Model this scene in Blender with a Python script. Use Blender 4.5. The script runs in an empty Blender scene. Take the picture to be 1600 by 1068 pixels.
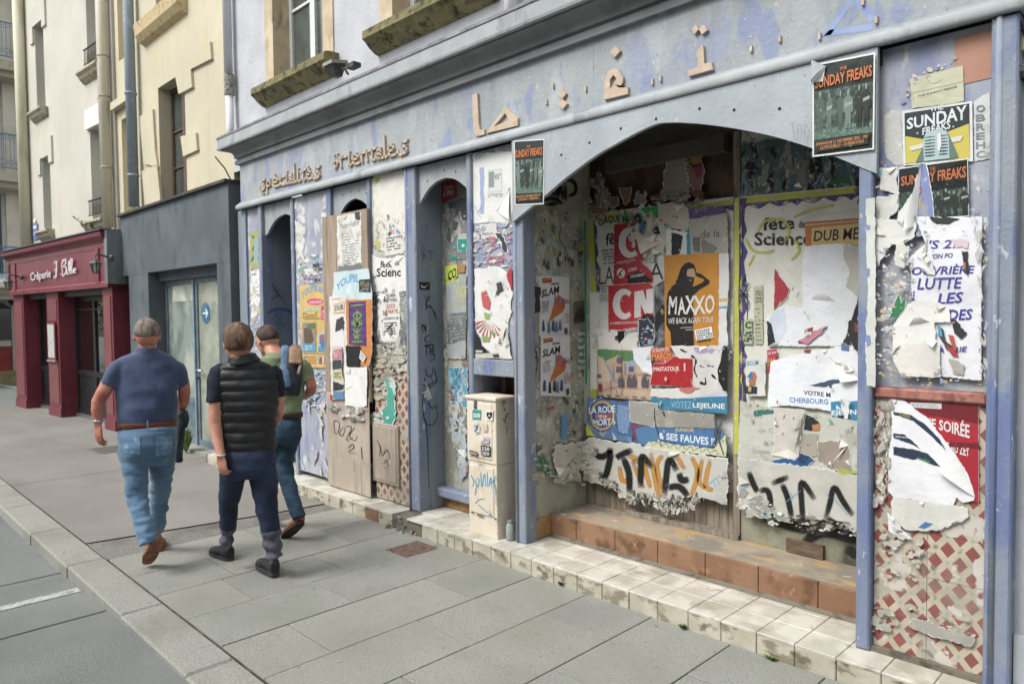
import bpy, bmesh, math, random
from mathutils import Vector, Matrix
from mathutils.noise import noise as pnoise
scene = bpy.context.scene
COL = scene.collection
PI = math.pi
# ------------------------------------------------------------------ camera
HC = 1.75
YAW, PITCH, ROLL, FPX = math.radians(45.31), math.radians(2.19), math.radians(0.61), 1123.84
def cam_axes():
    fw = Vector((-math.sin(YAW)*math.cos(PITCH), math.cos(YAW)*math.cos(PITCH), -math.sin(PITCH)))
    r0 = Vector((math.cos(YAW), math.sin(YAW), 0))
    up = r0.cross(fw)
    r = r0*math.cos(ROLL) - up*math.sin(ROLL)
    dn = fw.cross(r)
    return r, dn, fw
CR, CD, CF = cam_axes()
cd = bpy.data.cameras.new('camera'); cam = bpy.data.objects.new('camera', cd); COL.objects.link(cam)
m = Matrix((CR, -CD, -CF)).transposed().to_4x4(); m.translation = Vector((0, 0, HC)); cam.matrix_world = m
cd.sensor_width = 36; cd.lens = FPX*36/1600; cd.clip_start = .05; cd.clip_end = 500
cd.dof.use_dof = True; cd.dof.focus_distance = 4.0; cd.dof.aperture_fstop = 3.5
scene.camera = cam
# ------------------------------------------------------------------ daylight, overcast
w = bpy.data.worlds.new('World'); scene.world = w; w.use_nodes = True
nt = w.node_tree; nt.nodes.clear()
sky = nt.nodes.new('ShaderNodeTexSky'); sky.sky_type = 'NISHITA'; sky.sun_disc = False
SUN_EL, SUN_ROT = math.radians(50), math.radians(196)
sky.sun_elevation = SUN_EL; sky.sun_rotation = SUN_ROT; sky.dust_density = 4; sky.ozone_density = 1
hs = nt.nodes.new('ShaderNodeHueSaturation'); hs.inputs['Saturation'].default_value = .12
bg = nt.nodes.new('ShaderNodeBackground'); bg.inputs['Strength'].default_value = .15
wo = nt.nodes.new('ShaderNodeOutputWorld')
nt.links.new(sky.outputs[0], hs.inputs['Color']); nt.links.new(hs.outputs[0], bg.inputs[0]); nt.links.new(bg.outputs[0], wo.inputs[0])
sl = bpy.data.lights.new('sun', 'SUN'); sun = bpy.data.objects.new('sun', sl); COL.objects.link(sun)
sl.energy = 1.25; sl.angle = math.radians(22); sl.color = (1, .96, .9)
# sky rotation r: the sun stands towards (sin r, cos r) of the sky texture
sd = Vector((math.sin(SUN_ROT)*math.cos(SUN_EL), math.cos(SUN_ROT)*math.cos(SUN_EL), math.sin(SUN_EL)))
sun.rotation_euler = (-sd).to_track_quat('-Z', 'Y').to_euler()
scene.view_settings.view_transform = 'Standard'; scene.view_settings.look = 'None'
scene.view_settings.exposure = 0.80; scene.view_settings.gamma = 1
scene.view_settings.use_curve_mapping = False

# ------------------------------------------------------------------ from the survey: points on the place's planes
def ray(p): return CR*(p[0]-800) + CD*(p[1]-534) + CF*FPX
CO = Vector((0, 0, HC))
class Pl:
    """a vertical or horizontal plane of the place; call it with surveyed angles to get a point on it"""
    def __init__(s, p0, n):
        s.p0 = Vector(p0); s.n = Vector(n).normalized()
        if s.n.dot(CO - s.p0) < 0: s.n = -s.n
    def __call__(s, p, d=0):
        r = ray(p); t = s.n.dot(s.p0-CO)/s.n.dot(r)
        return CO + r*t + s.n*d
def PY(y): return Pl((0, y, 0), (0, -1, 0))
def PX(x): return Pl((x, 0, 0), (1, 0, 0))
def PZ(z): return Pl((0, 0, z), (0, 0, 1))

# ------------------------------------------------------------------ colour and material helpers
DESAT = .88
def c(h):
    if not isinstance(h, str): return tuple(h)
    v = [int(h[i:i+2], 16)/255 for i in (0, 2, 4)]
    v = [x/12.92 if x <= .04045 else ((x+.055)/1.055)**2.4 for x in v]
    g = .3*v[0]+.5*v[1]+.2*v[2]
    return tuple(g+(x-g)*DESAT for x in v)
MATS = {}
def M(name, base, layers=(), rough=.7, bump=None, metal=0, spec=.4, trans=None, attr=None, coat=0, emit=None, sheen=0):
    """layers: (colour, scale, lo, hi, (sx,sy,sz), detail, seed); bump: list of (scale, distance, stretch)"""
    if name in MATS: return MATS[name]
    m = bpy.data.materials.new(name); m.use_nodes = True; MATS[name] = m
    nt = m.node_tree; N = nt.nodes; L = nt.links
    b = N['Principled BSDF']; b.inputs['Roughness'].default_value = rough; b.inputs['Metallic'].default_value = metal
    b.inputs['Specular IOR Level'].default_value = spec
    if coat: b.inputs['Coat Weight'].default_value = coat
    if sheen: b.inputs['Sheen Weight'].default_value = sheen
    geo = N.new('ShaderNodeNewGeometry')
    def noise(scale, st, det, seed, rg=.55):
        mp = N.new('ShaderNodeVectorMath'); mp.operation = 'MULTIPLY'; mp.inputs[1].default_value = st
        ad = N.new('ShaderNodeVectorMath'); ad.operation = 'ADD'; ad.inputs[1].default_value = (seed*3.7, seed*5.1, seed*1.3)
        L.new(geo.outputs['Position'], mp.inputs[0]); L.new(mp.outputs[0], ad.inputs[0])
        n = N.new('ShaderNodeTexNoise'); n.inputs['Scale'].default_value = scale; n.inputs['Detail'].default_value = det
        n.inputs['Roughness'].default_value = rg
        L.new(ad.outputs[0], n.inputs['Vector']); return n.outputs['Fac']
    if attr:
        a = N.new('ShaderNodeVertexColor'); a.layer_name = attr; cur = a.outputs['Color']
    else:
        r = N.new('ShaderNodeRGB'); r.outputs[0].default_value = (*c(base), 1); cur = r.outputs[0]
    for ly in layers:
        col, sc, lo, hi = ly[:4]; st = ly[4] if len(ly) > 4 else (1, 1, 1); det = ly[5] if len(ly) > 5 else 6; seed = ly[6] if len(ly) > 6 else len(str(col))+sc
        f = noise(sc, st, det, seed)
        mr = N.new('ShaderNodeMapRange'); mr.inputs[1].default_value = lo; mr.inputs[2].default_value = hi
        L.new(f, mr.inputs[0]); fac = mr.outputs[0]
        if len(ly) > 7:
            mu = N.new('ShaderNodeMath'); mu.operation = 'MULTIPLY'; mu.inputs[1].default_value = ly[7]; L.new(fac, mu.inputs[0]); fac = mu.outputs[0]
        mx = N.new('ShaderNodeMix'); mx.data_type = 'RGBA'
        L.new(fac, mx.inputs[0]); L.new(cur, mx.inputs[6]); mx.inputs[7].default_value = (*c(col), 1); cur = mx.outputs[2]
    L.new(cur, b.inputs['Base Color'])
    if bump:
        prev = None
        for bu in bump:
            f = noise(bu[0], bu[2] if len(bu) > 2 else (1, 1, 1), 5, 11+bu[0])
            bp = N.new('ShaderNodeBump'); bp.inputs['Distance'].default_value = bu[1]; bp.inputs['Strength'].default_value = 1
            L.new(f, bp.inputs['Height'])
            if prev: L.new(prev, bp.inputs['Normal'])
            prev = bp.outputs[0]
        L.new(prev, b.inputs['Normal'])
    if trans: b.inputs['Transmission Weight'].default_value = trans
    if emit: b.inputs['Emission Color'].default_value = (*c(emit[0]), 1); b.inputs['Emission Strength'].default_value = emit[1]
    return m
def nodes_of(m): return m.node_tree.nodes, m.node_tree.links, m.node_tree.nodes['Principled BSDF']

# ------------------------------------------------------------------ mesh helpers
ORG = {}
class MB:
    def __init__(s): s.v = []; s.f = []; s.col = None
    def add(s, vs, fs):
        o = len(s.v); s.v += [Vector(v) for v in vs]; s.f += [tuple(i+o for i in f) for f in fs]; return s
    def box(s, x0, x1, y0, y1, z0, z1, ch=0):
        vs = [(x0,y0,z0),(x1,y0,z0),(x1,y1,z0),(x0,y1,z0),(x0,y0,z1),(x1,y0,z1),(x1,y1,z1),(x0,y1,z1)]
        return s.add(vs, [(0,3,2,1),(4,5,6,7),(0,1,5,4),(1,2,6,5),(2,3,7,6),(3,0,4,7)])
    def topbox(s, x0, x1, y0, y1, z0, z1, ch):        # chamfer on top edges
        k = ch
        vs = [(x0,y0,z0),(x1,y0,z0),(x1,y1,z0),(x0,y1,z0),(x0,y0,z1-k),(x1,y0,z1-k),(x1,y1,z1-k),(x0,y1,z1-k),
              (x0+k,y0+k,z1),(x1-k,y0+k,z1),(x1-k,y1-k,z1),(x0+k,y1-k,z1)]
        return s.add(vs, [(0,1,5,4),(1,2,6,5),(2,3,7,6),(3,0,4,7),(4,5,9,8),(5,6,10,9),(6,7,11,10),(7,4,8,11),(8,9,10,11)])
    def frontbox(s, x0, x1, y0, y1, z0, z1, k):       # chamfer on the edges facing the street (-y)
        vs = [(x0,y1,z0),(x1,y1,z0),(x1,y1,z1),(x0,y1,z1),(x0,y0+k,z0),(x1,y0+k,z0),(x1,y0+k,z1),(x0,y0+k,z1),
              (x0+k,y0,z0+k),(x1-k,y0,z0+k),(x1-k,y0,z1-k),(x0+k,y0,z1-k)]
        return s.add(vs, [(1,0,3,2),(0,1,5,4),(1,2,6,5),(2,3,7,6),(3,0,4,7),(4,5,9,8),(5,6,10,9),(6,7,11,10),(7,4,8,11),(8,9,10,11)])
    def obox(s, o, u, v, w):                          # box from corner and three edge vectors
        o, u, v, w = map(Vector, (o, u, v, w))
        vs = [o, o+u, o+u+v, o+v, o+w, o+u+w, o+u+v+w, o+v+w]
        return s.add(vs, [(0,3,2,1),(4,5,6,7),(0,1,5,4),(1,2,6,5),(2,3,7,6),(3,0,4,7)])
    def prism(s, pts, d):                             # planar polygon extruded by vector d
        n = len(pts); pts = [Vector(p) for p in pts]; d = Vector(d)
        return s.add(pts+[p+d for p in pts], [tuple(range(n)), tuple(range(2*n-1, n-1, -1))]+[(i, i+n, (i+1) % n+n, (i+1) % n) for i in range(n)])
    def tube(s, pts, r, n=8, cap=True):
        pts = [Vector(p) for p in pts]; rs = r if isinstance(r, (list, tuple)) else [r]*len(pts); o = len(s.v)
        prev = None
        for i, p in enumerate(pts):
            t = (pts[min(i+1, len(pts)-1)]-pts[max(i-1, 0)]).normalized()
            a = t.orthogonal().normalized() if prev is None else (prev-t*prev.dot(t)).normalized()
            prev = a; b = t.cross(a)
            for k in range(n):
                th = 2*PI*k/n; s.v.append(p+(a*math.cos(th)+b*math.sin(th))*rs[i])
        for i in range(len(pts)-1):
            for k in range(n):
                s.f.append((o+i*n+k, o+i*n+(k+1) % n, o+(i+1)*n+(k+1) % n, o+(i+1)*n+k))
        if cap:
            s.f.append(tuple(o+k for k in range(n-1, -1, -1))); s.f.append(tuple(o+(len(pts)-1)*n+k for k in range(n)))
        return s
    def lathe(s, cpt, prof, n=16, ax=(0, 0, 1)):      # prof: (r, h)
        cpt = Vector(cpt); ax = Vector(ax).normalized(); a = ax.orthogonal().normalized(); b = ax.cross(a); o = len(s.v)
        for r, h in prof:
            for k in range(n):
                th = 2*PI*k/n; s.v.append(cpt+ax*h+(a*math.cos(th)+b*math.sin(th))*r)
        for i in range(len(prof)-1):
            for k in range(n): s.f.append((o+i*n+k, o+i*n+(k+1) % n, o+(i+1)*n+(k+1) % n, o+(i+1)*n+k))
        s.f.append(tuple(o+k for k in range(n-1, -1, -1))); s.f.append(tuple(o+(len(prof)-1)*n+k for k in range(n)))
        return s
    def grid(s, fn, nu, nv):                          # fn(u,v)->point
        o = len(s.v)
        for j in range(nv+1):
            for i in range(nu+1): s.v.append(Vector(fn(i/nu, j/nv)))
        for j in range(nv):
            for i in range(nu):
                a = o+j*(nu+1)+i; s.f.append((a, a+1, a+nu+2, a+nu+1))
        return s
def obj(name, mb, mat, parent=None, smooth=False, kind=None, label=None, cat=None, group=None):
    me = bpy.data.meshes.new(name)
    vs = mb.v
    if parent is None:
        lo = [min(v[i] for v in vs) for i in range(3)]; hi = [max(v[i] for v in vs) for i in range(3)]
        org = Vector(((lo[0]+hi[0])/2, (lo[1]+hi[1])/2, lo[2]))
    else: org = ORG[parent.name]
    me.from_pydata([tuple(v-org) for v in vs], [], mb.f)
    if mat: me.materials.append(mat)
    if smooth: me.polygons.foreach_set('use_smooth', [True]*len(me.polygons))
    if mb.col:
        at = me.color_attributes.new('col', 'FLOAT_COLOR', 'POINT')
        for i, cc in enumerate(mb.col): at.data[i].color = (*cc, 1) if len(cc) == 3 else cc
    me.update()
    o = bpy.data.objects.new(name, me); COL.objects.link(o)
    if parent: o.parent = parent
    else: o.location = org
    ORG[o.name] = org
    if kind: o['kind'] = kind
    tagp(o, label, cat, group)
    return o
def tagp(o, label=None, cat=None, group=None):
    if label: o['label'] = label
    if cat: o['category'] = cat
    if group: o['group'] = group
    return o
def thing(name, loc, label, cat, group=None):
    o = bpy.data.objects.new(name, None); o.empty_display_size = .2; COL.objects.link(o); o.location = loc; ORG[o.name] = Vector(loc)
    return tagp(o, label, cat, group)
def struct(name, mb=None, mat=None, loc=(0, 0, 0), kind='structure'):
    if mb is None:
        o = bpy.data.objects.new(name, None); COL.objects.link(o); o.location = loc; ORG[o.name] = Vector(loc)
    else: o = obj(name, mb, mat)
    o['kind'] = kind; return o
def sharp(o, ang=40):
    me = o.data
    me.polygons.foreach_set('use_smooth', [True]*len(me.polygons))
    bm = bmesh.new(); bm.from_mesh(me)
    for e in bm.edges:
        e.smooth = not (len(e.link_faces) != 2 or e.calc_face_angle(0) > math.radians(ang))
    bm.to_mesh(me); bm.free(); return o
def sweep(prof, path, closed_ends=True):
    """prof: (outward d, z); path: list of (x,y) corners, outward is to the LEFT of travel reversed; mitred"""
    mb = MB(); n = len(prof); P = [Vector(p) for p in path]
    for i, p in enumerate(P):
        ds = []
        if i > 0: ds.append((p-P[i-1]).normalized())
        if i < len(P)-1: ds.append((P[i+1]-p).normalized())
        ns = [Vector((d.y, -d.x)) for d in ds]
        if len(ns) == 2:
            nn = (ns[0]+ns[1]).normalized(); k = 1/max(.3, nn.dot(ns[0])); nn = nn*k
        else: nn = ns[0]
        for d, z in prof: mb.v.append(Vector((p.x+nn.x*d, p.y+nn.y*d, z)))
    for i in range(len(P)-1):
        for k in range(n-1):
            a = i*n+k; mb.f.append((a, a+n, a+n+1, a+1))
    return mb
# ================================================================== THE SETTING: ground
rnd = random.Random(7)
m_slab = M('granite_slab', '83857e', [('5b5c56', 3.1, .54, .78, (1,1,1), 8, 41, .6), ('a3a49d', 230, .56, .62, (1,1,1), 2, 43, .9), ('4c4d49', 260, .60, .66, (1,1,1), 2, 44, .8), ('4c4d48', 17, .695, .71, (1,1,1), 2, 42, .75), ('969891', 90, .45, .62), ('696b65', 140, .52, .66, (1,1,1), 4, 2), ('777970', 1.3, .4, .75, (1,1,1), 5, 5), ('93958e', 2.6, .6, .8, (1,1,1), 4, 9, .5)], .85, [(160, .003), (12, .004)])
m_slab2 = M('granite_slab_warm', '878880', [('5b5c56', 3.1, .54, .78, (1,1,1), 8, 41, .6), ('a3a49d', 230, .56, .62, (1,1,1), 2, 43, .9), ('4c4d49', 260, .60, .66, (1,1,1), 2, 44, .8), ('4c4d48', 17, .695, .71, (1,1,1), 2, 42, .75), ('999a93', 90, .45, .62), ('6d6d67', 140, .52, .66, (1,1,1), 4, 2), ('7b7b71', 1.1, .4, .75, (1,1,1), 5, 6)], .85, [(160, .003), (12, .004)])
m_slab3 = M('granite_slab_dark', '80827c', [('5b5c56', 3.1, .54, .78, (1,1,1), 8, 41, .6), ('a3a49d', 230, .56, .62, (1,1,1), 2, 43, .9), ('4c4d49', 260, .60, .66, (1,1,1), 2, 44, .8), ('4c4d48', 17, .695, .71, (1,1,1), 2, 42, .75), ('92948e', 90, .45, .62), ('666863', 140, .52, .66, (1,1,1), 4, 2), ('767870', 1.6, .4, .75, (1,1,1), 5, 5)], .85, [(160, .003), (12, .004)])
m_joint = M('joint_dirt', '35342f', [('5c5a50', 9, .5, .7)], .95)
m_asph = M('footway_asphalt', '7c7974', [('9a958e', 200, .60, .64, (1,1,1), 2, 43, .6), ('55514d', 21, .70, .73, (1,1,1), 3, 42, .6), ('68645f', 1.9, .56, .75, (1,1,1), 8, 41, .6), ('888580', 110, .45, .65), ('6e6a65', 160, .5, .68, (1,1,1), 4, 1), ('716e69', .9, .4, .7, (1,1,1), 4, 3), ('8a867f', .5, .5, .75, (1, 2.5, 1), 4, 4, .7)], .9, [(190, .0015)])
m_asph2 = M('coarse_asphalt', '7a7872', [('86847d', 120, .52, .62), ('403f3c', 130, .52, .62, (1,1,1), 4, 1), ('54524c', 3, .45, .7, (1,1,1), 4, 3)], .95, [(110, .005)])
m_road = M('road_asphalt', '6c716f', [('8f9492', 200, .58, .62, (1,1,1), 2, 43, .9), ('3c403e', 210, .60, .64, (1,1,1), 2, 44, .9), ('4f5351', 2.2, .60, .78, (1,1,1), 8, 41, .5), ('7e8381', 120, .5, .64), ('595d5b', 130, .5, .66, (1,1,1), 4, 1), ('666a68', 1.1, .4, .7, (1,1,1), 4, 3), ('7f837f', .6, .5, .8, (1,1,1), 4, 7)], .9, [(150, .006), (20, .004)])
m_line = M('road_paint', 'b3b7b4', [('6b6f6b', 14, .5, .62), ('868a87', 90, .45, .6)], .8, [(150, .001)])
m_kerb = M('kerb_granite', '888981', [('5b5c56', 3.1, .54, .78, (1,1,1), 8, 41, .6), ('a3a49d', 230, .56, .62, (1,1,1), 2, 43, .9), ('4c4d49', 260, .60, .66, (1,1,1), 2, 44, .8), ('4c4d48', 17, .695, .71, (1,1,1), 2, 42, .75), ('9a9b94', 100, .45, .62), ('6c6d66', 130, .52, .66, (1,1,1), 4, 2), ('77786f', 2, .45, .75, (1,1,1), 5, 5)], .85, [(140, .004), (9, .008)])
mb = MB().add([(-90,-40,-.35),(40,-40,-.35),(40,60,-.35),(-90,60,-.35)], [(0,1,2,3)])
struct('ground', mb, m_asph)
def roadz(x): return -.10 if x < -6.2 else (-.03 if x > -4.2 else -.10 + .07*(x+6.2)/2)
xs = [-60, -30, -17, -9, -7.2, -6.2, -5.7, -5.2, -4.7, -4.2, -3, 0, 12]
mb = MB()
for y0, y1 in ((-7.2, -3), (-3, 1.29)):
    for a, b in zip(xs, xs[1:]): mb.add([(a, y0, roadz(a)), (b, y0, roadz(b)), (b, y1, roadz(b)), (a, y1, roadz(a))], [(0,1,2,3)])
mb.add([(-60,1.29,-.1),(-17.7,1.29,-.1),(-17.7,1.6,-.012),(-60,1.6,-.012)], [(0,1,2,3)])
mb.add([(-60,1.6,-.012),(-17.7,1.6,-.012),(-17.7,40,-.012),(-60,40,-.012)], [(0,1,2,3)])
road = struct('road', mb, m_road)
G = PZ(-.1)
def flat(pts, z): return [(G(p) if False else PZ(z)(p)) for p in pts]
# painted bay mark and the tar joints of a patch
mb = MB()
for k in range(8):
    y0 = -1.6+k*.36; y1 = y0+.36; x = -5.47
    for xx in ((x-.05, x+.05),): mb.add([(xx[0], y0, roadz(xx[0])+.004), (xx[1], y0, roadz(xx[1])+.004), (xx[1], y1, roadz(xx[1])+.004), (xx[0], y1, roadz(xx[0])+.004)], [(0,1,2,3)])
obj('bay_marking', mb, m_line, road)
mb = MB()
for x, dx in ((-4.9, .012), (-6.0, .012)):
    for k in range(9):
        y0 = -1.9+k*.354; y1 = y0+.354; j0 = .02*pnoise((x, y0*3, 0)); j1 = .02*pnoise((x, y1*3, 0))
        mb.add([(x+j0, y0, roadz(x)+.004), (x+dx+j0, y0, roadz(x+dx)+.004), (x+dx+j1, y1, roadz(x+dx)+.004), (x+j1, y1, roadz(x)+.004)], [(0,1,2,3)])
obj('tar_joint', mb, M('tar', '3a3c3b', (), .7), road)
mb = MB()
for a, b, y0, y1 in ((-26, -20.2, 5.05, 5.2), (-24, -18.6, 4.3, 4.42)):
    mb.add([(a, y0-.6, -.008), (b, y0, -.008), (b, y1, -.008), (a, y1-.6, -.008)], [(0,1,2,3)])
obj('far_marking', mb, M('white_marking', 'c2c4c0', [('8c8e8b', 20, .5, .6)], .8), road)
# footway
pav = struct('pavement', None, None, (0, 0, 0))
mb = MB().box(-17.7, -5.9, 1.53, 4.6, -.12, -.012); obj('base_layer', mb, m_joint, pav)
mb = MB().box(-5.9, 6, 1.53, 4.6, -.12, -.012); obj('base_layer', mb, m_joint, pav)
mb = MB()                                                      # red-grey asphalt footway beyond the slabs
for a, b, y0, y1, z in ((-17.7, -9.1, 1.53, 4.4, 0), (-9.085, -6.33, 1.53, 2.62, 0), (-9.085, -6.08, 2.63, 3.44, .001)):
    if b < -8: mb.add([(a,y0,z),(b,y0,z),(b,y1,z),(a,y1,z)], [(0,1,2,3)])
mb.add([(-9.085,1.53,0),(-6.31,1.53,0),(-6.06,2.9,0),(-5.99,3.5,0),(-8.4,3.5,0),(-8.6,3.85,0),(-9.085,3.85,0)], [(0,1,2,3,4,5,6)])
obj('asphalt_sheet', mb, m_asph, pav)
mb = MB().add([(-6.29,1.53,-.005),(-5.765,1.53,-.005),(-5.765,3.44,-.005),(-5.97,3.44,-.005),(-6.04,2.9,-.005)], [(0,1,2,3,4)])
obj('asphalt_patch', mb, m_asph2, pav)
# a little square of old asphalt mark and inspection lids
rows = [(-5.76, -5.25, [2.55, 3.1]), (-5.25, -4.77, [2.05, 2.98]), (-4.77, -4.27, [1.95, 2.62]), (-4.27, -3.785, [2.355, 3.2]), (-3.785, -3.295, [1.92, 2.9]),
        (-3.295, -2.833, [2.47]), (-2.833, -2.35, [2.02, 3.03]), (-2.35, -1.855, [1.6, 2.59]), (-1.855, -1.36, [2.1, 3.0]), (-1.36, -.87, [2.5]),
        (-.87, -.38, [2.0, 2.9]), (-.38, .12, [2.4]), (.12, .62, [2.0, 3.0]), (.62, 1.12, [2.5]), (1.12, 1.62, [2.1, 3.0])]
sm = [m_slab, m_slab2, m_slab, m_slab3]
for x0, x1, js in rows:
    ys = [1.54]+js+[3.44]
    for y0, y1 in zip(ys, ys[1:]):
        g = .0035; dz = rnd.uniform(-.0015, .0015)
        mb = MB().topbox(x0+g, x1-g, y0+g, y1-g, -.012, dz, .003)
        obj('paving_slab', mb, rnd.choice(sm), pav)
kerb = struct('kerb', None, None, (0, 0, 0))
kx = [-17.7, -15.5, -14.2, -12.8, -11.5, -10.3, -9.15, -8.05, -6.93, -5.82, -4.62, -3.6, -2.5, -1.4, -.3, .8, 1.9]
for a, b in zip(kx, kx[1:]):
    dz = rnd.uniform(-.003, .003); z = dz if a > -6 else -.002+dz
    mb = MB(); g = .004
    mb.topbox(a+g, b-g, 1.285+rnd.uniform(-.006, .006), 1.532, -.2, z, .012)
    obj('kerb_stone', mb, m_kerb, kerb)
# ------------------------------------------------------------------ things in the ground
m_iron = M('rusty_iron', '6f5a50', [('8a6f62', 60, .45, .6), ('4c413a', 20, .5, .7)], .7, [(120, .002)], metal=.3)
t = thing('inspection_cover', (-4.33, 3.2, 0), 'small square rusty iron cover set in the slabs before the white step', 'cover')
obj('lid', MB().topbox(-4.465, -4.205, 3.06, 3.36, -.01, .003, .004), m_iron, t)
mb = MB()
for i in range(6):
    for j in range(7):
        x = -4.445+i*.04; y = 3.08+j*.04; mb.topbox(x, x+.022, y, y+.022, .002, .0065, .002)
obj('raised_grip', mb, m_iron, t)
t = thing('inspection_cover', (-10.6, 3.0, 0), 'small dark cover flush with the asphalt before the red restaurant front', 'cover')
mb = MB().topbox(-10.85, -10.35, 2.75, 3.1, -.01, .004, .004); obj('lid', mb, M('dark_lid', '4f4d4a', [('66635f', 50, .5, .6)], .8), t)
obj('lid_frame', MB().topbox(-10.9, -10.3, 2.7, 3.15, -.01, .002, .002), M('lid_frame', '5f5c58'), t)

# ================================================================== BUILDINGS ABOVE AND BESIDE THE SHOP
y38 = PY(3.8)
m_plas = M('white_plaster', 'abaeb4', [('8d8f92', 1.9, .56, .8, (4,4,.15), 7, 31, .5), ('b4b7bc', 3, .4, .6), ('a9adb3', 5, .58, .75, (1,1,.5), 6, 4), ('84827c', 3.2, .67, .74, (1,1,1), 9, 8, .8), ('6f6d68', 11, .7, .76, (1,1,.6), 8, 3, .6)], .9, [(25, .006), (4, .01)])
m_sill = M('mossy_stone', '6b6649', [('7d764e', 6, .4, .6), ('3b391f', 12, .5, .65, (1,1,1), 6, 3), ('8d8558', 25, .6, .7)], .95, [(30, .008)])
m_stone = M('window_stone', 'b3a283', [('c4b496', 5, .4, .6), ('8d7c5f', 9, .58, .7, (1,1,.4), 6, 2)], .9, [(40, .003)])
m_wht = M('white_frame', 'cfd3d2', [('b9bdbc', 9, .45, .7)], .45)
m_glass = M('window_glass', '39423f', [('5a625d', 2, .4, .7)], .06, spec=.8)
m_curt = M('net_curtain', '8f958f', [('a5aaa3', 12, .4, .6, (3,3,.2))], .8)
def window(parent, x0, x1, z0, z1, y, mats=(m_wht, m_glass), bars=(.5,), trans=(), fw=.055, depth=.06):
    mb = MB(); f = fw
    mb.box(x0, x0+f, y, y+depth, z0, z1); mb.box(x1-f, x1, y, y+depth, z0, z1)
    mb.box(x0+f, x1-f, y, y+depth, z0, z0+f); mb.box(x0+f, x1-f, y, y+depth, z1-f, z1)
    W = x1-x0
    for b in bars: mb.box(x0+W*b-f*.8, x0+W*b+f*.8, y-.008, y+depth, z0+f, z1-f)
    o = obj('window', mb, mats[0], parent)
    for t_ in trans:
        z = z0+(z1-z0)*t_; obj('glazing_bar', MB().box(x0+f, x1-f, y+.006, y+depth-.006, z-.014, z+.014), mats[0], o)
    obj('pane', MB().box(x0+f*.5, x1-f*.5, y+depth*.45, y+depth*.6, z0+f*.5, z1-f*.5), mats[1], o)
    return o
def wall_openings(name, parent, x0, x1, y0, y1, z0, z1, ops, mat):
    """a wall with rectangular openings (xa,xb,za,zb), all pieces butted"""
    xs = sorted(set([x0, x1]+[v for o in ops for v in o[:2]])); mb = MB()
    for a, b in zip(xs, xs[1:]):
        mid = (a+b)/2; zc = z0
        for o in sorted([o for o in ops if o[0] < mid < o[1]], key=lambda o: o[2]):
            if o[2] > zc: mb.box(a, b, y0, y1, zc, o[2])
            zc = o[3]
        if zc < z1: mb.box(a, b, y0, y1, zc, z1)
    return obj(name, mb, mat, parent)
TOP = 9.0
wb = thing('white_house', (-3.5, 3.8, 3.9), 'white plastered house with stone window surrounds rising above the abandoned shopfront', 'house')
o1 = (-7.50, -6.45, 4.26, 6.3); o2 = (-5.28, -4.2, 4.26, 6.3); o3 = (-3.0, -1.9, 4.26, 6.3)
wall_openings('wall', wb, -8.6, 3, 3.8, 4.2, 3.5, TOP, [o1, o2, o3], m_plas)
for o in (o1, o2, o3):
    mb = MB(); s = .19
    obj('stone_surround', mb.box(o[0]-s, o[0]+.004, 3.785, 4.06, o[2], o[3]), m_stone, wb)
    obj('stone_surround', MB().box(o[1]-.004, o[1]+s, 3.785, 4.06, o[2], o[3]), m_stone, wb)
    obj('stone_surround', MB().box(o[0]-s, o[1]+s, 3.786, 4.059, o[3]-.004, o[3]+.3), m_stone, wb)
    mb = MB().add([], []); x0, x1 = o[0]-.24, o[1]+.27
    prof = [(3.67, 4.285), (3.635, 4.27), (3.63, 4.2), (3.66, 4.18), (3.70, 4.14), (3.76, 4.10), (3.8, 4.09), (4.06, 4.09), (4.06, 4.30), (3.69, 4.29)]
    n = 7
    for k in range(n):
        a = x0+(x1-x0)*k/n; 
    mb.prism([(x0, y, z) for y, z in prof], (x1-x0, 0, 0))
    obj('mossy_sill', mb, m_sill, wb)
    wo_ = window(wb, o[0], o[1], o[2], o[3], 3.98, bars=(.5,), trans=(.42,), fw=.06)
    obj('net_curtain', MB().box(o[0]+.06, o[1]-.06, 4.055, 4.06, o[2]+.06, o[3]-.06), m_curt, wo_)
# dark room behind
obj('dark_interior', MB().box(-8.4, 2.8, 4.21, 4.25, 3.9, 8.9), M('dark_room', '15171a'), wb)
m_pipe = M('white_pipe', 'c7cbd3', [('9a9fa6', 6, .5, .7, (1,1,.4))], .55)
mb = MB().tube([(-8.5, 3.72, 9), (-8.5, 3.72, 4.62)], .05, 12); dp = obj('downpipe', mb, m_pipe, wb, True)
obj('pipe_collar', MB().lathe((-8.49, 3.72, 4.38), [(.052, 0), (.06, .02), (.056, .1), (.062, .18), (.056, .25)], 14), M('old_collar', '8b8a84', [('4c4a45', 30, .5, .6)], .7, [(60, .004)]), dp)
obj('pipe_tail', MB().tube([(-8.49, 3.72, 4.38), (-8.47, 3.71, 4.0), (-8.44, 3.69, 3.8)], .044, 12), m_pipe, dp, True)
mb = MB().tube([(-3.74, 3.72, 3.84), (-3.74, 3.72, 4.3)], .045, 10); obj('pipe_stub', mb, m_pipe, wb, True)

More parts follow.
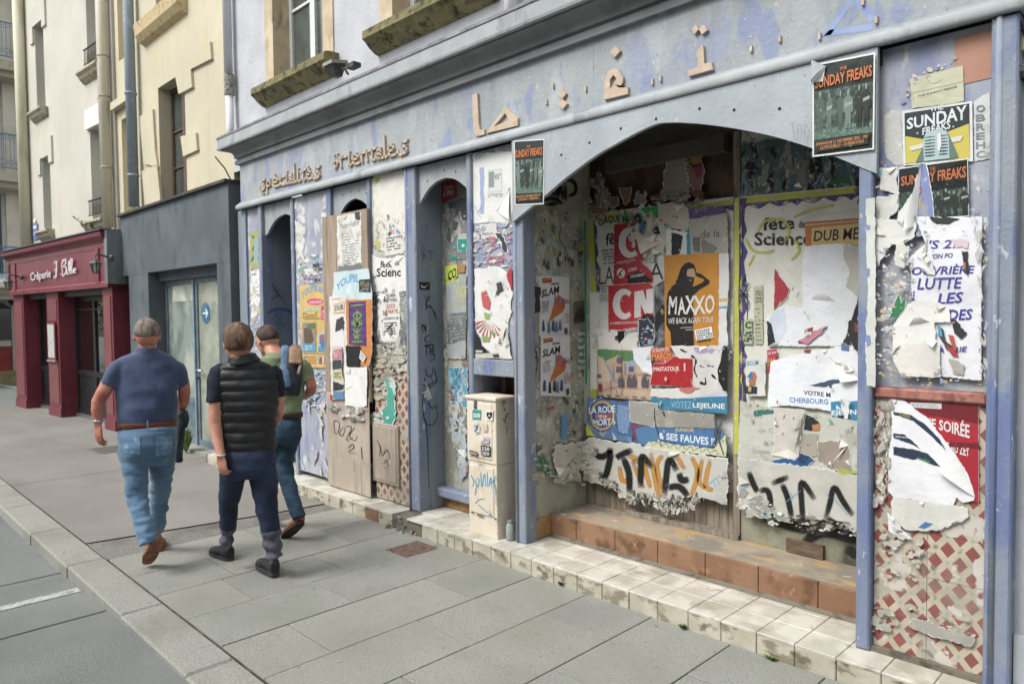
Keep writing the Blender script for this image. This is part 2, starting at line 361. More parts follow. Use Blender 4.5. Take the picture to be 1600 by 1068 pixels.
# beige building
m_beige = M('beige_render', 'b9b29a', [('a79d82', 1.6, .56, .8, (4,4,.15), 7, 31, .5), ('c4bca1', 1.2, .4, .65), ('bcb18d', 4, .55, .75, (1,1,.4), 5, 3), ('ada281', 16, .66, .72, (1,1,.3), 4, 8, .5)], .92, [(50, .003)])
m_beige2 = M('beige_reveal', 'c2b182', [('cdbd90', 2, .4, .6)], .92)
m_brown = M('brown_frame', '56423a', [('685046', 20, .5, .6)], .6)
bb = thing('beige_building', (-10.5, 3.8, 3.3), 'cream yellow rendered building with stepped relief blocks and brown framed windows', 'building')
b1 = (-11.07, -10.08, 3.42, 5.07); b2 = (-11.05, -10.02, 6.1, 7.8); b3 = (-12.75, -12.15, 3.3, 4.95); b4 = (-12.78, -12.1, 5.25, 7.2)
wall_openings('wall', bb, -12.95, -8.6, 3.8, 4.25, 3.2, TOP, [b1, b2, b3, b4], m_beige)
for b in (b1, b2):
    window(bb, b[0], b[1], b[2]+.02, b[3], 3.97, (m_brown, m_glass), (.5,), (.3, .62), .06)
    obj('curtain', MB().grid(lambda u, v: (b[0]+.06+u*(b[1]-b[0]-.12), 4.07+.012*math.sin(u*60), b[2]+.05+v*(b[3]-b[2]-.1)), 40, 1), m_curt, bb, True)
for b in (b3, b4):
    obj('blind_panel', MB().box(b[0], b[1], 3.98, 4.02, b[2], b[3]), m_beige2, bb)
obj('window_sill', MB().box(-11.06, -10.09, 3.78, 3.96, 3.40, 3.45), m_brown, bb)
mb = MB(); mb.prism([(-11.55, y, z) for y, z in [(3.8, 5.78), (3.72, 5.82), (3.66, 5.9), (3.64, 6.06), (4.08, 6.09), (4.08, 5.78)]], (1.65, 0, 0)); obj('window_sill', mb, M('sill_stone', 'c0ad80', [('9c8b62', 12, .5, .7)], .9, [(40, .004)]), bb)
obj('window_sill', MB().box(-12.95, -12.1, 3.7, 3.97, 5.12, 5.24), m_beige, bb)
def relief(pts, t=.035):
    P = [y38(p) for p in pts]; mb = MB().prism([p+Vector((0, -t, 0)) for p in P], (0, t+.002, 0)); obj('relief_block', mb, m_beige, bb)
relief([(221,183),(242,171),(246,236),(250,262),(228,256)])
relief([(225,268),(249,258),(255,318),(230,322)])
relief([(278,122),(283,148),(304,137),(302,109),(334,93),(332,66),(300,84),(276,96)])
relief([(286,214),(310,208),(312,235),(290,245)])
relief([(187,98),(203,88),(205,150),(190,160)])
m_zpipe = M('zinc_pipe', '8494a0', [('73838f', 3, .4, .7, (1,1,.3)), ('9aa6b0', 14, .6, .7)], .55)
o = obj('downpipe', MB().tube([(-11.87, 3.68, 9), (-11.87, 3.68, 3.45)], .075, 14), m_zpipe, bb, True)
for z in (3.9, 5.13, 6.9): obj('pipe_clip', MB().lathe((-11.87, 3.68, z), [(.078, 0), (.086, .005), (.086, .035), (.078, .04)], 14), m_zpipe, o, True)
obj('cable', MB().tube([(-8.42, 3.5+.0, 3.62), (-8.40, 3.6, 3.5), (-8.36, 3.66, 3.35), (-8.34, 3.7, 3.31)], .008, 6), M('black_cable', '18191b', (), .6), bb, True)

# cream building, its wall turned four degrees
A4 = math.radians(4); DV = Vector((-math.cos(A4), -math.sin(A4), 0)); NV = Vector((math.sin(A4)*-1, math.cos(A4), 0)) * -1
if NV.y > 0: NV = -NV
NV = Vector((-DV.y, DV.x, 0)); NV = -NV if NV.y > 0 else NV       # points towards the street
class Frame:
    def __init__(s, o): s.o = Vector(o); s.pl = Pl(o, NV)
    def at(s, u, d, z): p = s.o + DV*u + NV*d; return Vector((p.x, p.y, z))
    def uz(s, p): q = s.pl(p); return (q-s.o).dot(DV), q.z
    def box(s, mb, u0, u1, d0, d1, z0, z1):
        a = s.at(u0, d0, z0); return mb.obox(a, DV*(u1-u0), NV*(d1-d0), Vector((0, 0, z1-z0)))
    def openings(s, name, parent, u0, u1, d0, d1, z0, z1, ops, mat):
        xs = sorted(set([u0, u1]+[v for o in ops for v in o[:2]])); mb = MB()
        for a, b in zip(xs, xs[1:]):
            mid = (a+b)/2; zc = z0
            for o in sorted([o for o in ops if o[0] < mid < o[1]], key=lambda o: o[2]):
                if o[2] > zc: s.box(mb, a, b, d0, d1, zc, o[2])
                zc = o[3]
            if zc < z1: s.box(mb, a, b, d0, d1, zc, z1)
        return obj(name, mb, mat, parent)
FC = Frame((-12.97, 3.76, 0))
m_cream = M('cream_render', 'b8b5a9', [('a09a88', 1.6, .56, .8, (4,4,.12), 7, 31, .5), ('bfbcb0', 1.2, .4, .6), ('b8b3a1', 3, .55, .75, (1,1,.3), 5, 3)], .92, [(60, .002)])
m_csill = M('weathered_sill', 'a39a85', [('7d7462', 8, .45, .7), ('bdb49e', 16, .55, .7)], .9, [(40, .006)])
m_blkr = M('black_rail', '2e2c30', (), .5)
cb = thing('cream_building', (-15, 3.6, 3.2), 'tall off-white rendered building with narrow windows above the red restaurant front', 'building')
U = FC.uz
ops = []
for tl, br in (((54,50),(72,180)), ((66,262),(82,372)), ((134,8),(158,112)), ((139,238),(168,345))):
    a, b = U(tl), U(br); ops.append((b[0], a[0], b[1], a[1]))
ops[0] = (ops[0][0], ops[0][1], 5.85, 7.5); ops[1] = (ops[1][0], ops[1][1], 3.5, 4.9)
ops[2] = (ops[2][0]+.0, ops[2][1], 6.02, 7.5); ops[3] = (ops[2][0], ops[2][1], 3.45, 5.02)
FC.openings('wall', cb, 0, 4.62, 0, -.4, 3.0, TOP+1, ops, m_cream)
for i, (a, b, z0, z1) in enumerate(ops):
    mb = MB(); f = .05
    FC.box(mb, a, a+f, -.15, -.23, z0, z1); FC.box(mb, b-f, b, -.15, -.23, z0, z1); FC.box(mb, a+f, b-f, -.15, -.23, z0, z0+f); FC.box(mb, a+f, b-f, -.15, -.23, z1-f, z1)
    FC.box(mb, (a+b)/2-f/2, (a+b)/2+f/2, -.145, -.23, z0+f, z1-f)
    wn = obj('window', mb, m_wht, cb)
    obj('pane', FC.box(MB(), a+.02, b-.02, -.19, -.2, z0+.02, z1-.02), m_curt if i > 1 else m_glass, wn)
    mb = MB(); q = .14 if i < 2 else .16
    pr = [(-.22, z0), (.14, z0-.02), (.15, z0-.06), (.11, z0-.1), (.09, z0-.14), (.03, z0-.2), (0, z0-.21), (-.22, z0-.21)]
    mb.prism([FC.at(a-q, d, z) for d, z in pr], DV*(b-a+2*q)); obj('window_sill', mb, m_csill, wn)
    if i > 1:
        rl = MB()
        for z in (z0+.33,): rl.tube([FC.at(a, .06, z), FC.at(b, .06, z)], .014, 6)
        rl.tube([FC.at(a, .06, z0+.08), FC.at(b, .06, z0+.08)], .01, 6)
        for k in range(9): u = a+(b-a)*(k+.5)/9; rl.tube([FC.at(u, .06, z0+.08), FC.at(u, .06, z0+.33)], .006, 5)
        obj('window_rail', rl, m_blkr, wn, True)
    mb = MB(); zt = z1+.0
    if i < 2: FC.box(mb, a-.22, a-.02, .0, .035, zt-.15, zt+.35); FC.box(mb, a-.02, b+.02, 0, .035, zt+.0, zt+.35); FC.box(mb, b+.02, b+.2, 0, .035, zt-.3, zt+.25)
    else: FC.box(mb, a-.1, b+.1, 0, .05, zt, zt+.33)
    obj('lintel_relief', mb, m_cream if i < 2 else M('white_lintel', 'dedcd6', [('c9c6bd', 5, .5, .7)], .9), cb)
for u, r in ((.12, .075), (.30, .03)):
    pp = obj('downpipe', MB().tube([FC.at(u, .1, 10), FC.at(u, .1, 3.25)], r, 12), M('cream_pipe', 'cbc5b2', [('b0a996', 5, .5, .7, (1,1,.3))], .7), cb, True)
    for z in (4.2, 5.35, 6.0): obj('pipe_clip', MB().lathe(FC.at(u, .1, z), [(r+.002, 0), (r+.01, .004), (r+.01, .03), (r+.002, .034)], 12), m_csill, pp, True)
pp = obj('downpipe', MB().tube([FC.at(4.5, .1, 10), FC.at(4.5, .1, 3.1)], .1, 12), M('cream_pipe2', 'cbc6ac', [('b0a98c', 5, .5, .7, (1,1,.3))], .7), cb, True)
sg = thing('street_sign', FC.at(3.95, .02, 3.6), 'small blue street name plate fixed to the off-white wall above the red front', 'sign')
a0, z0 = U((61,374)); a1, z1 = U((53,351))
obj('plate', FC.box(MB(), a0, a1, .005, .02, z0, z1), M('sign_blue', '4a6bb0', [('6b86bd', 30, .5, .6)], .4), sg)
mb = MB()
for k in range(3): FC.box(mb, a0+.05+.02*k, a1-.05, .021, .024, z0+.1+.13*k, z0+.16+.13*k)
obj('lettering', mb, M('sign_white', 'd9dee6'), sg)

# ------------------------------------------------------------------ creperie front
m_red = M('red_paint', '6f2b38', [('783340', 2, .4, .65), ('62232f', 6, .55, .75, (1,1,.3), 4, 3)], .38, [(30, .001)])
m_red2 = M('red_panel', '764044', [('7e494a', 3, .4, .7), ('6c353b', 7, .55, .75)], .42)
m_dk = M('black_joinery', '1f2123', [('292b2d', 5, .45, .65)], .35)
m_dglass = M('dark_glass', '0c1012', (), .02, spec=1); m_dglass.node_tree.nodes['Principled BSDF'].inputs['IOR'].default_value = 2.4
m_zinc = M('zinc_sheet', '83898c', [('6d7376', 4, .45, .65, (1,1,.3)), ('989da0', 10, .6, .75)], .45, metal=.4)
FR = Frame((-12.12, 3.43, 0)); Ur = FR.uz
cr = thing('creperie_front', (-14.7, 3.2, 0), 'dark red panelled restaurant shopfront with white raised lettering and two wall lanterns', 'shopfront')
def rbox(name, u0, u1, d0, d1, z0, z1, m, par=cr): return obj(name, FR.box(MB(), u0, u1, d0, d1, z0, z1), m, par)
rbox('fascia', .06, 5.3, -.3, .04, 2.235, 2.92, m_red)
rbox('fascia_rail', .06, 5.3, .041, .06, 2.235, 2.31, m_red); rbox('fascia_rail', .06, 5.3, .041, .06, 2.86, 2.92, m_red)
for a, b in ((.06, .12), (.42, .55), (4.82, 4.95), (5.24, 5.3)): rbox('fascia_stile', a, b, .041, .06, 2.311, 2.859, m_red)
for a, b in ((.12, .42), (.55, 4.82), (4.95, 5.24)):
    mb = MB(); FR.box(mb, a+.0, b-.0, .041, .052, 2.311, 2.325); FR.box(mb, a, b, .041, .052, 2.845, 2.859); obj('panel_moulding', mb, M('red_highlight', 'a8656b', (), .4), cr)
mb = MB(); pr = [(-.3, 2.921), (.07, 2.921), (.08, 2.95), (.12, 2.98), (.15, 3.01), (.16, 3.07), (-.3, 3.09)]
mb.prism([FR.at(.03, d, z) for d, z in pr], DV*5.33); obj('cornice', mb, m_red, cr)
mb = MB(); FR.box(mb, .0, 5.4, -.34, .175, 3.091, 3.112); obj('zinc_capping', mb, M('dark_capping', '4a4a4e', (), .5), cr)
mb = MB(); FR.box(mb, -.06, .055, -.36, .1, 2.28, 3.09); obj('side_casing', mb, m_zinc, cr)
mb = MB(); FR.box(mb, -.07, -.061, -.34, -.14, 2.3, 3.07); obj('casing_panel', mb, M('casing_dark', '62665f', [('777b74', 5, .4, .7)], .6), cr)
def pilaster(u0, u1, deep, low=.16):
    p = rbox('pilaster', u0, u1, -deep, -.02, low, 2.234, m_red)
    rbox('plinth', u0-.015, u1+.015, -deep, .0, 0, low, m_red, p)
    for z0, z1 in ((.25, 1.0), (1.72, 2.1)) if u1-u0 > .55 and u0 > 2 and u0 < 3 else ((.25, 2.1),):
        rbox('panel', u0+.07, u1-.07, -.019, -.008, z0, z1, m_red2, p)
    return p
pilaster(.12, .52, .42); pm = pilaster(2.62, 3.25, .42); pilaster(4.64, 5.3, .42)
rbox('wall_core', -.15, 5.35, -.8, -.75, 0, 3.1, m_dk)
def shopwindow(u0, u1, panes, step, door=False):
    rbox('head_board', u0, u1, -.3, -.1, 2.14, 2.234, m_dk)
    rbox('sill_board', u0, u1, -.42, -.24, 0, .06, M('metal_threshold', '8c8f90', (), .35, metal=.7))
    us = [u0+(u1-u0)*k for k in panes]
    for a, b in zip(us, us[1:]):
        mb = MB(); f = .05
        FR.box(mb, a, a+f, -.28, -.34, .061, 2.139); FR.box(mb, b-f, b, -.28, -.34, .061, 2.139)
        FR.box(mb, a+f, b-f, -.28, -.34, 2.06, 2.139); FR.box(mb, a+f, b-f, -.28, -.34, .75, .84); FR.box(mb, a+f, b-f, -.28, -.34, .061, .16)
        FR.box(mb, a+f, b-f, -.3, -.33, .16, .75)
        if b-a > .5: FR.box(mb, a+f, b-f, -.285, -.335, 1.9, 1.93)
        wn = obj('window', mb, m_dk, cr)
        obj('pane', FR.box(MB(), a+.03, b-.03, -.305, -.315, .84, 2.06), m_dglass, wn)
shopwindow(.54, 2.62, [0, .28, .56, 1], 0); shopwindow(3.25, 4.64, [0, .33, .66, 1], 0)
# menu case
mc = thing('menu_case', FR.at(2.93, .03, 1.05), 'white sheeted menu board in a slim case on the red middle pilaster', 'menu board')
obj('case', FR.box(MB(), 2.72, 3.14, -.005, .02, 1.02, 1.7), m_red, mc)
obj('menu_sheet', FR.box(MB(), 2.76, 3.1, .021, .024, 1.06, 1.66), M('menu_sheet', 'b9bcb4', [('8f938c', 30, .5, .6, (.3,.3,3))], .6), mc)
obj('ledge', FR.box(MB(), 2.7, 3.16, .0, .035, .99, 1.019), M('ledge_w', '8f8783'), mc)
# lanterns
def lantern(u, z, lab):
    t = thing('wall_lantern', FR.at(u, .07, z), lab, 'lantern', 'wall lanterns on the red fascia')
    mg = M('lantern_green', '3a413c', [('5b625c', 30, .5, .6)], .5)
    obj('wall_plate', MB().lathe(FR.at(u, .06, z+.12), [(.05, 0), (.05, .03), (.03, .05)], 12, NV), mg, t, True)
    obj('arm', MB().tube([FR.at(u, .1, z+.12), FR.at(u, .2, z+.15), FR.at(u, .27, z+.17), FR.at(u, .3, z+.13)], .014, 8), mg, t, True)
    cc = FR.at(u, .3, z)
    obj('hood', sharp_mb := MB().lathe(cc, [(.1, .02), (.096, .032), (.055, .066), (.024, .08), (.012, .11)], 6), mg, t)
    obj('glass', MB().lathe(cc, [(.034, -.11), (.064, .018)], 6), M('lantern_glass', '9aa0a0', (), .2), t)
    cg = MB()
    for k in range(6):
        th = PI/3*k; a = Vector((math.cos(th), math.sin(th), 0)); cg.tube([cc+a*.038+Vector((0, 0, -.115)), cc+a*.07+Vector((0, 0, .022))], .007, 5)
    cg.lathe(cc, [(.038, -.122), (.038, -.11)], 6); obj('cage', cg, mg, t)
UL = lambda p: (lambda q: ((q-FR.o).dot(DV), q.z))(Pl(FR.at(0, .3, 0), NV)(p))
lu, lz = UL((149, 411)); lantern(lu, lz-.03, 'dark green lantern on the right end of the red fascia beside the white lettering')
lu, lz = UL((13, 440)); lantern(lu, lz-.03, 'dark green lantern at the far left corner of the red fascia')

# ------------------------------------------------------------------ grey shopfront
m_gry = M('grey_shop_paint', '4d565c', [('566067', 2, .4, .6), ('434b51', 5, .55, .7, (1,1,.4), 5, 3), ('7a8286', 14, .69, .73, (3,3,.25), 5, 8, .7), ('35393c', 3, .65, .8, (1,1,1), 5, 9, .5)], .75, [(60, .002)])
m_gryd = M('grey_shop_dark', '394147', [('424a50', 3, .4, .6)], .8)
gs = thing('grey_shopfront', (-10.2, 3.55, 0), 'plain dark grey rendered shopfront with a glazed door and dirty window', 'shopfront')
yg = PY(3.55); X = lambda px, py, y=3.55: PY(y)((px, py)).x
zf = 2.4
obj('fascia_wall', MB().box(-12.1, -8.2, 3.55, 3.785, zf, 3.3), m_gry, gs)
obj('coping', MB().box(-12.12, -8.18, 3.5, 3.79, 3.301, 3.335), M('dark_coping', '3b3a38', [('55534e', 12, .5, .7)], .8), gs)
xa, xb, xc = X(203, 500), X(233, 500), X(341, 500)
obj('pier', MB().box(xa, xb, 3.552, 3.79, 0, zf-.001), m_gry, gs)
obj('pier', MB().box(xc, -8.2, 3.552, 3.79, 0, zf-.001), m_gry, gs)
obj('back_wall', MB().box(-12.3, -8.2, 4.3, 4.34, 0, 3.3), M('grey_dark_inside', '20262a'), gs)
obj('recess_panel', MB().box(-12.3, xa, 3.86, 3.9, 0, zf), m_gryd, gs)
yd = 3.80
xw0, xw1, xd0, xd1 = xb, PY(yd)((311, 600)).x, PY(yd)((311, 600)).x, xc+.12
m_aluf = M('grey_alu_frame', '5f7078', [('6e8089', 8, .4, .6)], .45, metal=.2)
m_dirty = M('dirty_glass', '84908a', [('9aa49c', 1.6, .45, .65), ('6d7b76', 3, .5, .62, (1,1,.6), 6, 4), ('a5ab9f', 2.2, .58, .66, (1,1,.5), 7, 6), ('7d9a96', 5, .63, .7, (1,1,1), 6, 2)], .22, spec=.7)
m_film = M('white_film', 'a7ab9d', [('c0c3b6', 5, .5, .62, (1,1,.5)), ('8b9087', 3, .5, .7)], .6)
zt = 2.3; mb = MB()
obj('head_panel', MB().box(xb, xc, 3.7, 3.84, zt-.02, zf-.001), m_gry, gs)
def leaf(name, a, b, z0, z1, zm, par):
    mb = MB(); f = .06
    mb.box(a, a+f, yd-.02, yd+.03, z0, z1); mb.box(b-f, b, yd-.02, yd+.03, z0, z1); mb.box(a+f, b-f, yd-.02, yd+.03, z1-f, z1); mb.box(a+f, b-f, yd-.02, yd+.03, z0, z0+.1)
    if zm: mb.box(a+f, b-f, yd-.02, yd+.03, zm-.04, zm+.04); mb.box(a+f, b-f, yd-.005, yd+.01, z0+.1, zm-.04)
    return obj(name, mb, m_aluf, par)
wl = leaf('shop_window', xb, xw1-.04, 0, zt-.021, .62, gs)
obj('pane', MB().box(xb+.05, xw1-.09, yd+.0, yd+.012, .66, zt-.08), m_dirty, wl)
obj('film', MB().box(xb+.25, xw1-.1, yd-.006, yd-.003, 1.98, 2.2), m_film, wl)
dl = leaf('door', xw1+.0, xc+.16, .02, zt-.021, 0, gs)
obj('pane', MB().box(xw1+.05, xc+.12, yd+.0, yd+.012, .12, zt-.08), M('dirty_door_glass', '888f82', [('a1a697', 2.2, .45, .62), ('6f7a72', 3, .55, .7)], .25), dl)
obj('mullion', MB().box(xw1-.04, xw1, yd-.045, yd+.03, 0, zt-.021), M('blue_mullion', '71879a', [('8096a6', 9, .45, .6)], .45), gs)
hp = PY(yd-.07)((309, 578))
hd = obj('door_handle', MB().tube([hp+Vector((.13, 0, -.005)), hp+Vector((.02, -.01, .0)), hp+Vector((-.03, 0, 0)), hp+Vector((-.03, .06, 0))], .013, 8), M('steel_bright', 'd5d9dc', (), .25, metal=.8), dl, True)
lp = PY(yd-.03)((310, 590)); obj('lock', MB().lathe(lp, [(.018, 0), (.018, .02)], 10, (0, -1, 0)), m_dk, dl)
hx, hz = PY(yd)((322, 489)).x, PY(yd)((322, 489)).z
st = thing('arrow_sticker', (hx, yd-.02, hz), 'round blue sticker with a white arrow on the glazed grey door', 'sticker')
obj('disc', MB().lathe((hx, yd-.003, hz), [(.135, 0), (.135, .003)], 28, (0, -1, 0)), M('disc_blue', '2f6288', [('4a7797', 9, .5, .65)], .3), st)
mb = MB(); q = Vector((hx, yd-.008, hz))
mb.prism([q+Vector((a, 0, b)) for a, b in [(-.09,-.012),(.03,-.012),(-.005,-.055),(.03,-.055),(.085,0),(.03,.055),(-.005,.055),(.03,.012),(-.09,.012)]], (0, .002, 0)); obj('arrow', mb, M('arrow_white', 'c5d0d4'), st)
mb = MB()
for k in range(26):
    a0 = rnd.uniform(xb+.1, xw1-.2); z0 = rnd.uniform(1.3, 1.9)
xx0 = PY(yd)((262, 560)).x
q = lambda px, py: PY(yd-.0045)((px, py))
obj('bottom_step', MB().box(xb, xc, 3.57, 3.84, -.01, .03), m_kerb, gs)

# ------------------------------------------------------------------ far corner building with balconies (faces this street's end)
fx = PX(-24)
fb = thing('balcony_building', (-24, 6, 0), 'far cream and brick apartment building with blue balcony railings at the left edge', 'building')
m_fcream = M('far_cream', 'd6d2c0', [('b5af97', 1.5, .45, .7)], .9); m_brick = M('far_brick', 'a07a6b', [('b48c7c', 12, .45, .6, (1,1,3)), ('8a6457', 20, .5, .65)], .9)
m_blue = M('blue_rail', '3f74a8', [('7b97ac', 20, .5, .6)], .5)
fo = []
for z in (2.95, 5.95, 8.9): fo += [(3.0, 3.9, z+.1, z+2.45), (4.05-.0, 4.32, z+.1, z+2.4)]
def fwall(name, y0, y1, x, z0, z1, m): return obj(name, MB().box(-24.6, x, y0, y1, z0, z1), m, fb)
ys = [-1.5, 0.4, 1.5, 2.9, 3.95+.2, 4.5]
fwall('wall', 1.0, 3.35, -24, 2.75, 13, m_fcream); fwall('wall', 4.16, 4.5, -24, 2.75, 13, m_fcream); fwall('brick_pier', 4.5, 4.95, -23.95, 2.75, 13, m_brick); fwall('wall', 4.95, 9, -24, 2.75, 13, m_fcream)
for z in (2.75, 5.75, 8.7, 11.6):
    fwall('band', 3.35, 4.16, -24, z+2.5, z+2.95, m_fcream)
    mb = MB(); mb.box(-24.3, -24.22, 3.35, 4.16, z, z+2.5)
    wn = obj('window', MB().box(-24.3, -24.2, 3.35, 3.43, z, z+2.5).box(-24.3, -24.2, 3.72, 3.8, z, z+2.5).box(-24.3, -24.2, 4.08, 4.16, z, z+2.5), m_wht, fb)
    obj('pane', MB().box(-24.28, -24.25, 3.43, 3.72, z, z+2.5).box(-24.28, -24.25, 3.8, 4.08, z, z+2.5), M('far_glass', '4a545c', (), .15), wn)
    bl = obj('balcony_slab', MB().box(-24, -23.2, 1.5, 4.6, z-.3, z-.05).box(-24, -23.35, 1.6, 4.5, z-.45, z-.3), M('balcony_stone', 'b9b29c', [('8d8672', 3, .5, .7)], .9), fb)
    r = MB(); r.tube([(-23.25, 1.5, z+.95), (-23.25, 4.55, z+.95), (-24, 4.55, z+.95)], .02, 6); r.tube([(-23.25, 1.5, z+.06), (-23.25, 4.55, z+.06), (-24, 4.55, z+.06)], .015, 6)
    for k in range(32): y = 1.6+k*.095; r.tube([(-23.25, y, z+.06), (-23.25, y, z+.95)], .008, 5)
    for k in range(7): x = -23.25-k*.11; r.tube([(x, 4.55, z+.06), (x, 4.55, z+.95)], .008, 5)
    for k in range(16):
        y = 1.7+k*.19; pts = [(-23.24, y+.07*math.cos(a*PI/5), z+.2+.07*math.sin(a*PI/5)) for a in range(11)]; r.tube(pts, .008, 4)
        pts = [(-23.24, y+.06*math.cos(a*PI/5), z+.86+.05*math.sin(a*PI/5)) for a in range(11)]; r.tube(pts, .008, 4)
    obj('railing', r, m_blue, bl)
# bar at its foot
bar = thing('bar_front', (-23.9, 4, 0), 'black bar front with pale star sign and red counter at the far left edge', 'shopfront')
obj('facade', MB().box(-24.5, -23.9, 0, 5.2, 1.0, 2.75), M('bar_black', '17191b', [('22262a', 3, .4, .6)], .3), bar)
obj('glass', MB().box(-23.89, -23.87, 1, 4.2, 1.02, 2.05), m_dglass, bar)
obj('red_counter', MB().box(-24.3, -23.85, 0, 5.2, .35, 1.0), M('bar_red', '8a2227', [('6e191e', 3, .4, .7)], .35), bar)
obj('plinth', MB().box(-24.3, -23.7, 0, 5.2, -.01, .35), M('bar_plinth', '8b7d58', [('6d6144', 4, .4, .7)], .8), bar)
obj('rail', MB().box(-23.86, -23.8, 4.15, 4.25, .3, 2.15), M('bar_post', '9b9488'), bar)
obj('awning', MB().prism([(-24, 0, 2.76), (-22.9, 0, 2.6), (-22.9, 0, 2.75), (-24, 0, 3.02)], (0, 4.9, 0)), M('awning_white', 'd6d3cb'), bar)
mb = MB(); cen = Vector((-23.86, 3.95, 2.36)); pts = []
for k in range(10):
    r_ = .33 if k % 2 == 0 else .13; a = PI/2+k*PI/5; pts.append(cen+Vector((0, r_*math.cos(a), r_*math.sin(a))))
obj('star', MB().prism(pts, (.03, 0, 0)), M('star_grey', '8f918c'), bar)
# neighbour wall right of the shop
nb = thing('grey_neighbour_wall', (1, 3.7, 0), 'pale grey rendered house wall at the right edge of the abandoned shop', 'wall')
m_nb = M('neighbour_render', '9da3ab', [('aab0b6', 2, .4, .6), ('878d95', 4, .5, .7, (1,1,.5), 6, 3), ('6d7176', 7, .66, .76, (1,1,.4), 6, 5, .6)], .9, [(40, .004)])
obj('wall', MB().box(-.66, 4, 3.69, 4.2, 0, 3.49), m_nb, nb)
obj('plinth', MB().box(-.655, 4, 3.665, 3.689, 0, .35), m_nb, nb)
cb_ = M('black_cable', '18191b', (), .6)
q = lambda px, py, y=3.64: PY(y)((px, py))
mb = MB().tube([q(1588,-10), q(1583,20), q(1583,35), q(1594,46), q(1610,48)], .008, 6).tube([q(1596,-10), q(1592,30), q(1604,60)], .006, 6)
obj('cable', mb, cb_, nb, True)
mb = MB().tube([q(1588,80), q(1589,95), q(1596,102), (q(1608,103))], .003, 6); obj('cable', mb, M('grey_cable', '7a7c7e'), nb, True)
obj('junction_box', MB().frontbox(q(1590,60).x, q(1590,60).x+.04, 3.65, 3.689, q(1590,80).z, q(1590,52).z, .006), M('box_cream', 'a9a590', [('86816c', 20, .5, .7)], .7), nb)
obj('cable_clip', MB().frontbox(-.665, -.635, 3.64, 3.688, q(1585,125).z, q(1585,113).z, .004), cb_, nb)
# opposite side of the street (behind the camera; seen only in reflections)
ob = thing('opposite_house', (-6, -8, 0), 'pale rendered house across the street facing the abandoned shop', 'house')
m_op = M('opposite_render', '9c988c', [('8e8a7e', 1, .4, .7)], .9)
for k in range(9):
    x0 = -26+k*6
    ops = [(x0+.8+j*1.8, x0+1.8+j*1.8, z, z+1.7) for j in range(3) for z in (.9, 3.9, 6.2)]
    if k in (2,): continue
    wall_openings('wall', ob, x0, x0+5.9, -8.3, -8.0, 0, 8.3, ops, m_op)
    for o in ops: obj('pane', MB().box(o[0], o[1], -8.2, -8.15, o[2], o[3]), m_glass, ob)
for X0_, Y0_, sd_ in ((-31, -4.6, 3), (-24, -1.7, 5)):
    tr = thing('street_tree', (X0_, Y0_, 0), 'leafy street tree %s, reflected in the red restaurant windows' % ('farther away' if sd_ == 3 else 'nearer'), 'tree'); r5 = random.Random(sd_)
    obj('trunk', MB().tube([(X0_, Y0_, 0), (X0_+.1, Y0_, 1.6), (X0_, Y0_+.1, 3)], [.14, .11, .08], 8), M('bark', '4d4438', [('6a6052', 20, .5, .65)], .9), tr)
    mb = MB()
    for _ in range(2600):
        a = Vector((r5.gauss(0, 1), r5.gauss(0, 1), r5.gauss(0, 1))).normalized()*r5.uniform(.5, 1)**.5; q = Vector((X0_+a.x*1.5, Y0_+a.y*1.5, 3.1+a.z*1.9)); d1 = Vector((r5.uniform(-1, 1), r5.uniform(-1, 1), r5.uniform(-1, 1)))*.11; d2 = d1.cross(Vector((0, .3, 1)))*.7
        mb.add([q, q+d1*.5+d2, q+d1, q+d1*.5-d2], [(0,1,2,3)])
    obj('crown', mb, M('tree_leaf', '5a7a2c', [('7c9a40', 9, .45, .6), ('3a541d', 6, .5, .66)], .6), tr)['kind'] = 'stuff'
# ================================================================== THE ABANDONED SHOPFRONT
m_frz = M('frieze_paint', '949b9f', [('9ea5a8', 2.2, .42, .6), ('8e979e', 5, .55, .7, (1,1,.5), 6, 2), ('8590b0', 2.6, .51, .60, (1,1,.45), 9, 12, .6), ('7484b0', 4.5, .57, .62, (1,1,.5), 9, 4, .6), ('a9b0b4', 6, .56, .62, (1,1,.35), 8, 3, .6), ('93a09f', 9, .62, .68, (1,1,.3), 8, 15, .5), ('b39d7d', 22, .69, .72, (1,1,.6), 6, 7, .7), ('77736c', 42, .69, .70, (1,1,.5), 4, 31, .7), ('bfc1be', 33, .685, .70, (1,1,.5), 5, 33, .6), ('7e8284', 1.7, .58, .8, (3,3,.5), 5, 6, .6)], .8, [(35, .004), (9, .008, (1,1,.4)), (2, .02)])
m_corn = M('cornice_paint', '969c9f', [('a0a6a9', 4, .45, .6), ('80878b', 7, .57, .7, (1,1,.4), 6, 2), ('5e6265', 18, .66, .74, (1,1,1), 8, 5, .6), ('b5b9b8', 30, .66, .7, (1,1,1), 5, 9, .6)], .7, [(40, .002)])
m_corn2 = M('cornice_lower_dirt_shade', '7f8486', [('6f7476', 3, .45, .62), ('8d9192', 8, .58, .7), ('5a5c5d', 15, .66, .75, (1,1,1), 8, 5, .5)], .75, [(40, .002)])  # darker than the fascia: dirt plus shade of the undercut painted into the colour
m_post = M('blue_post_paint', '727e98', [('868f99', 1.9, .40, .56, (1,1,.5), 4, 5), ('64749b', 4, .5, .6, (1,1,.4), 6, 2), ('b9bfc6', 17, .655, .69, (1,1,.45), 8, 4, .8), ('77736c', 42, .69, .70, (1,1,.5), 4, 31, .7), ('bfc1be', 33, .685, .70, (1,1,.5), 5, 33, .6), ('5c6170', 9, .66, .74, (1,1,.3), 8, 6, .5)], .72, [(45, .003), (22, .006, (2,2,.12)), (7, .006)])
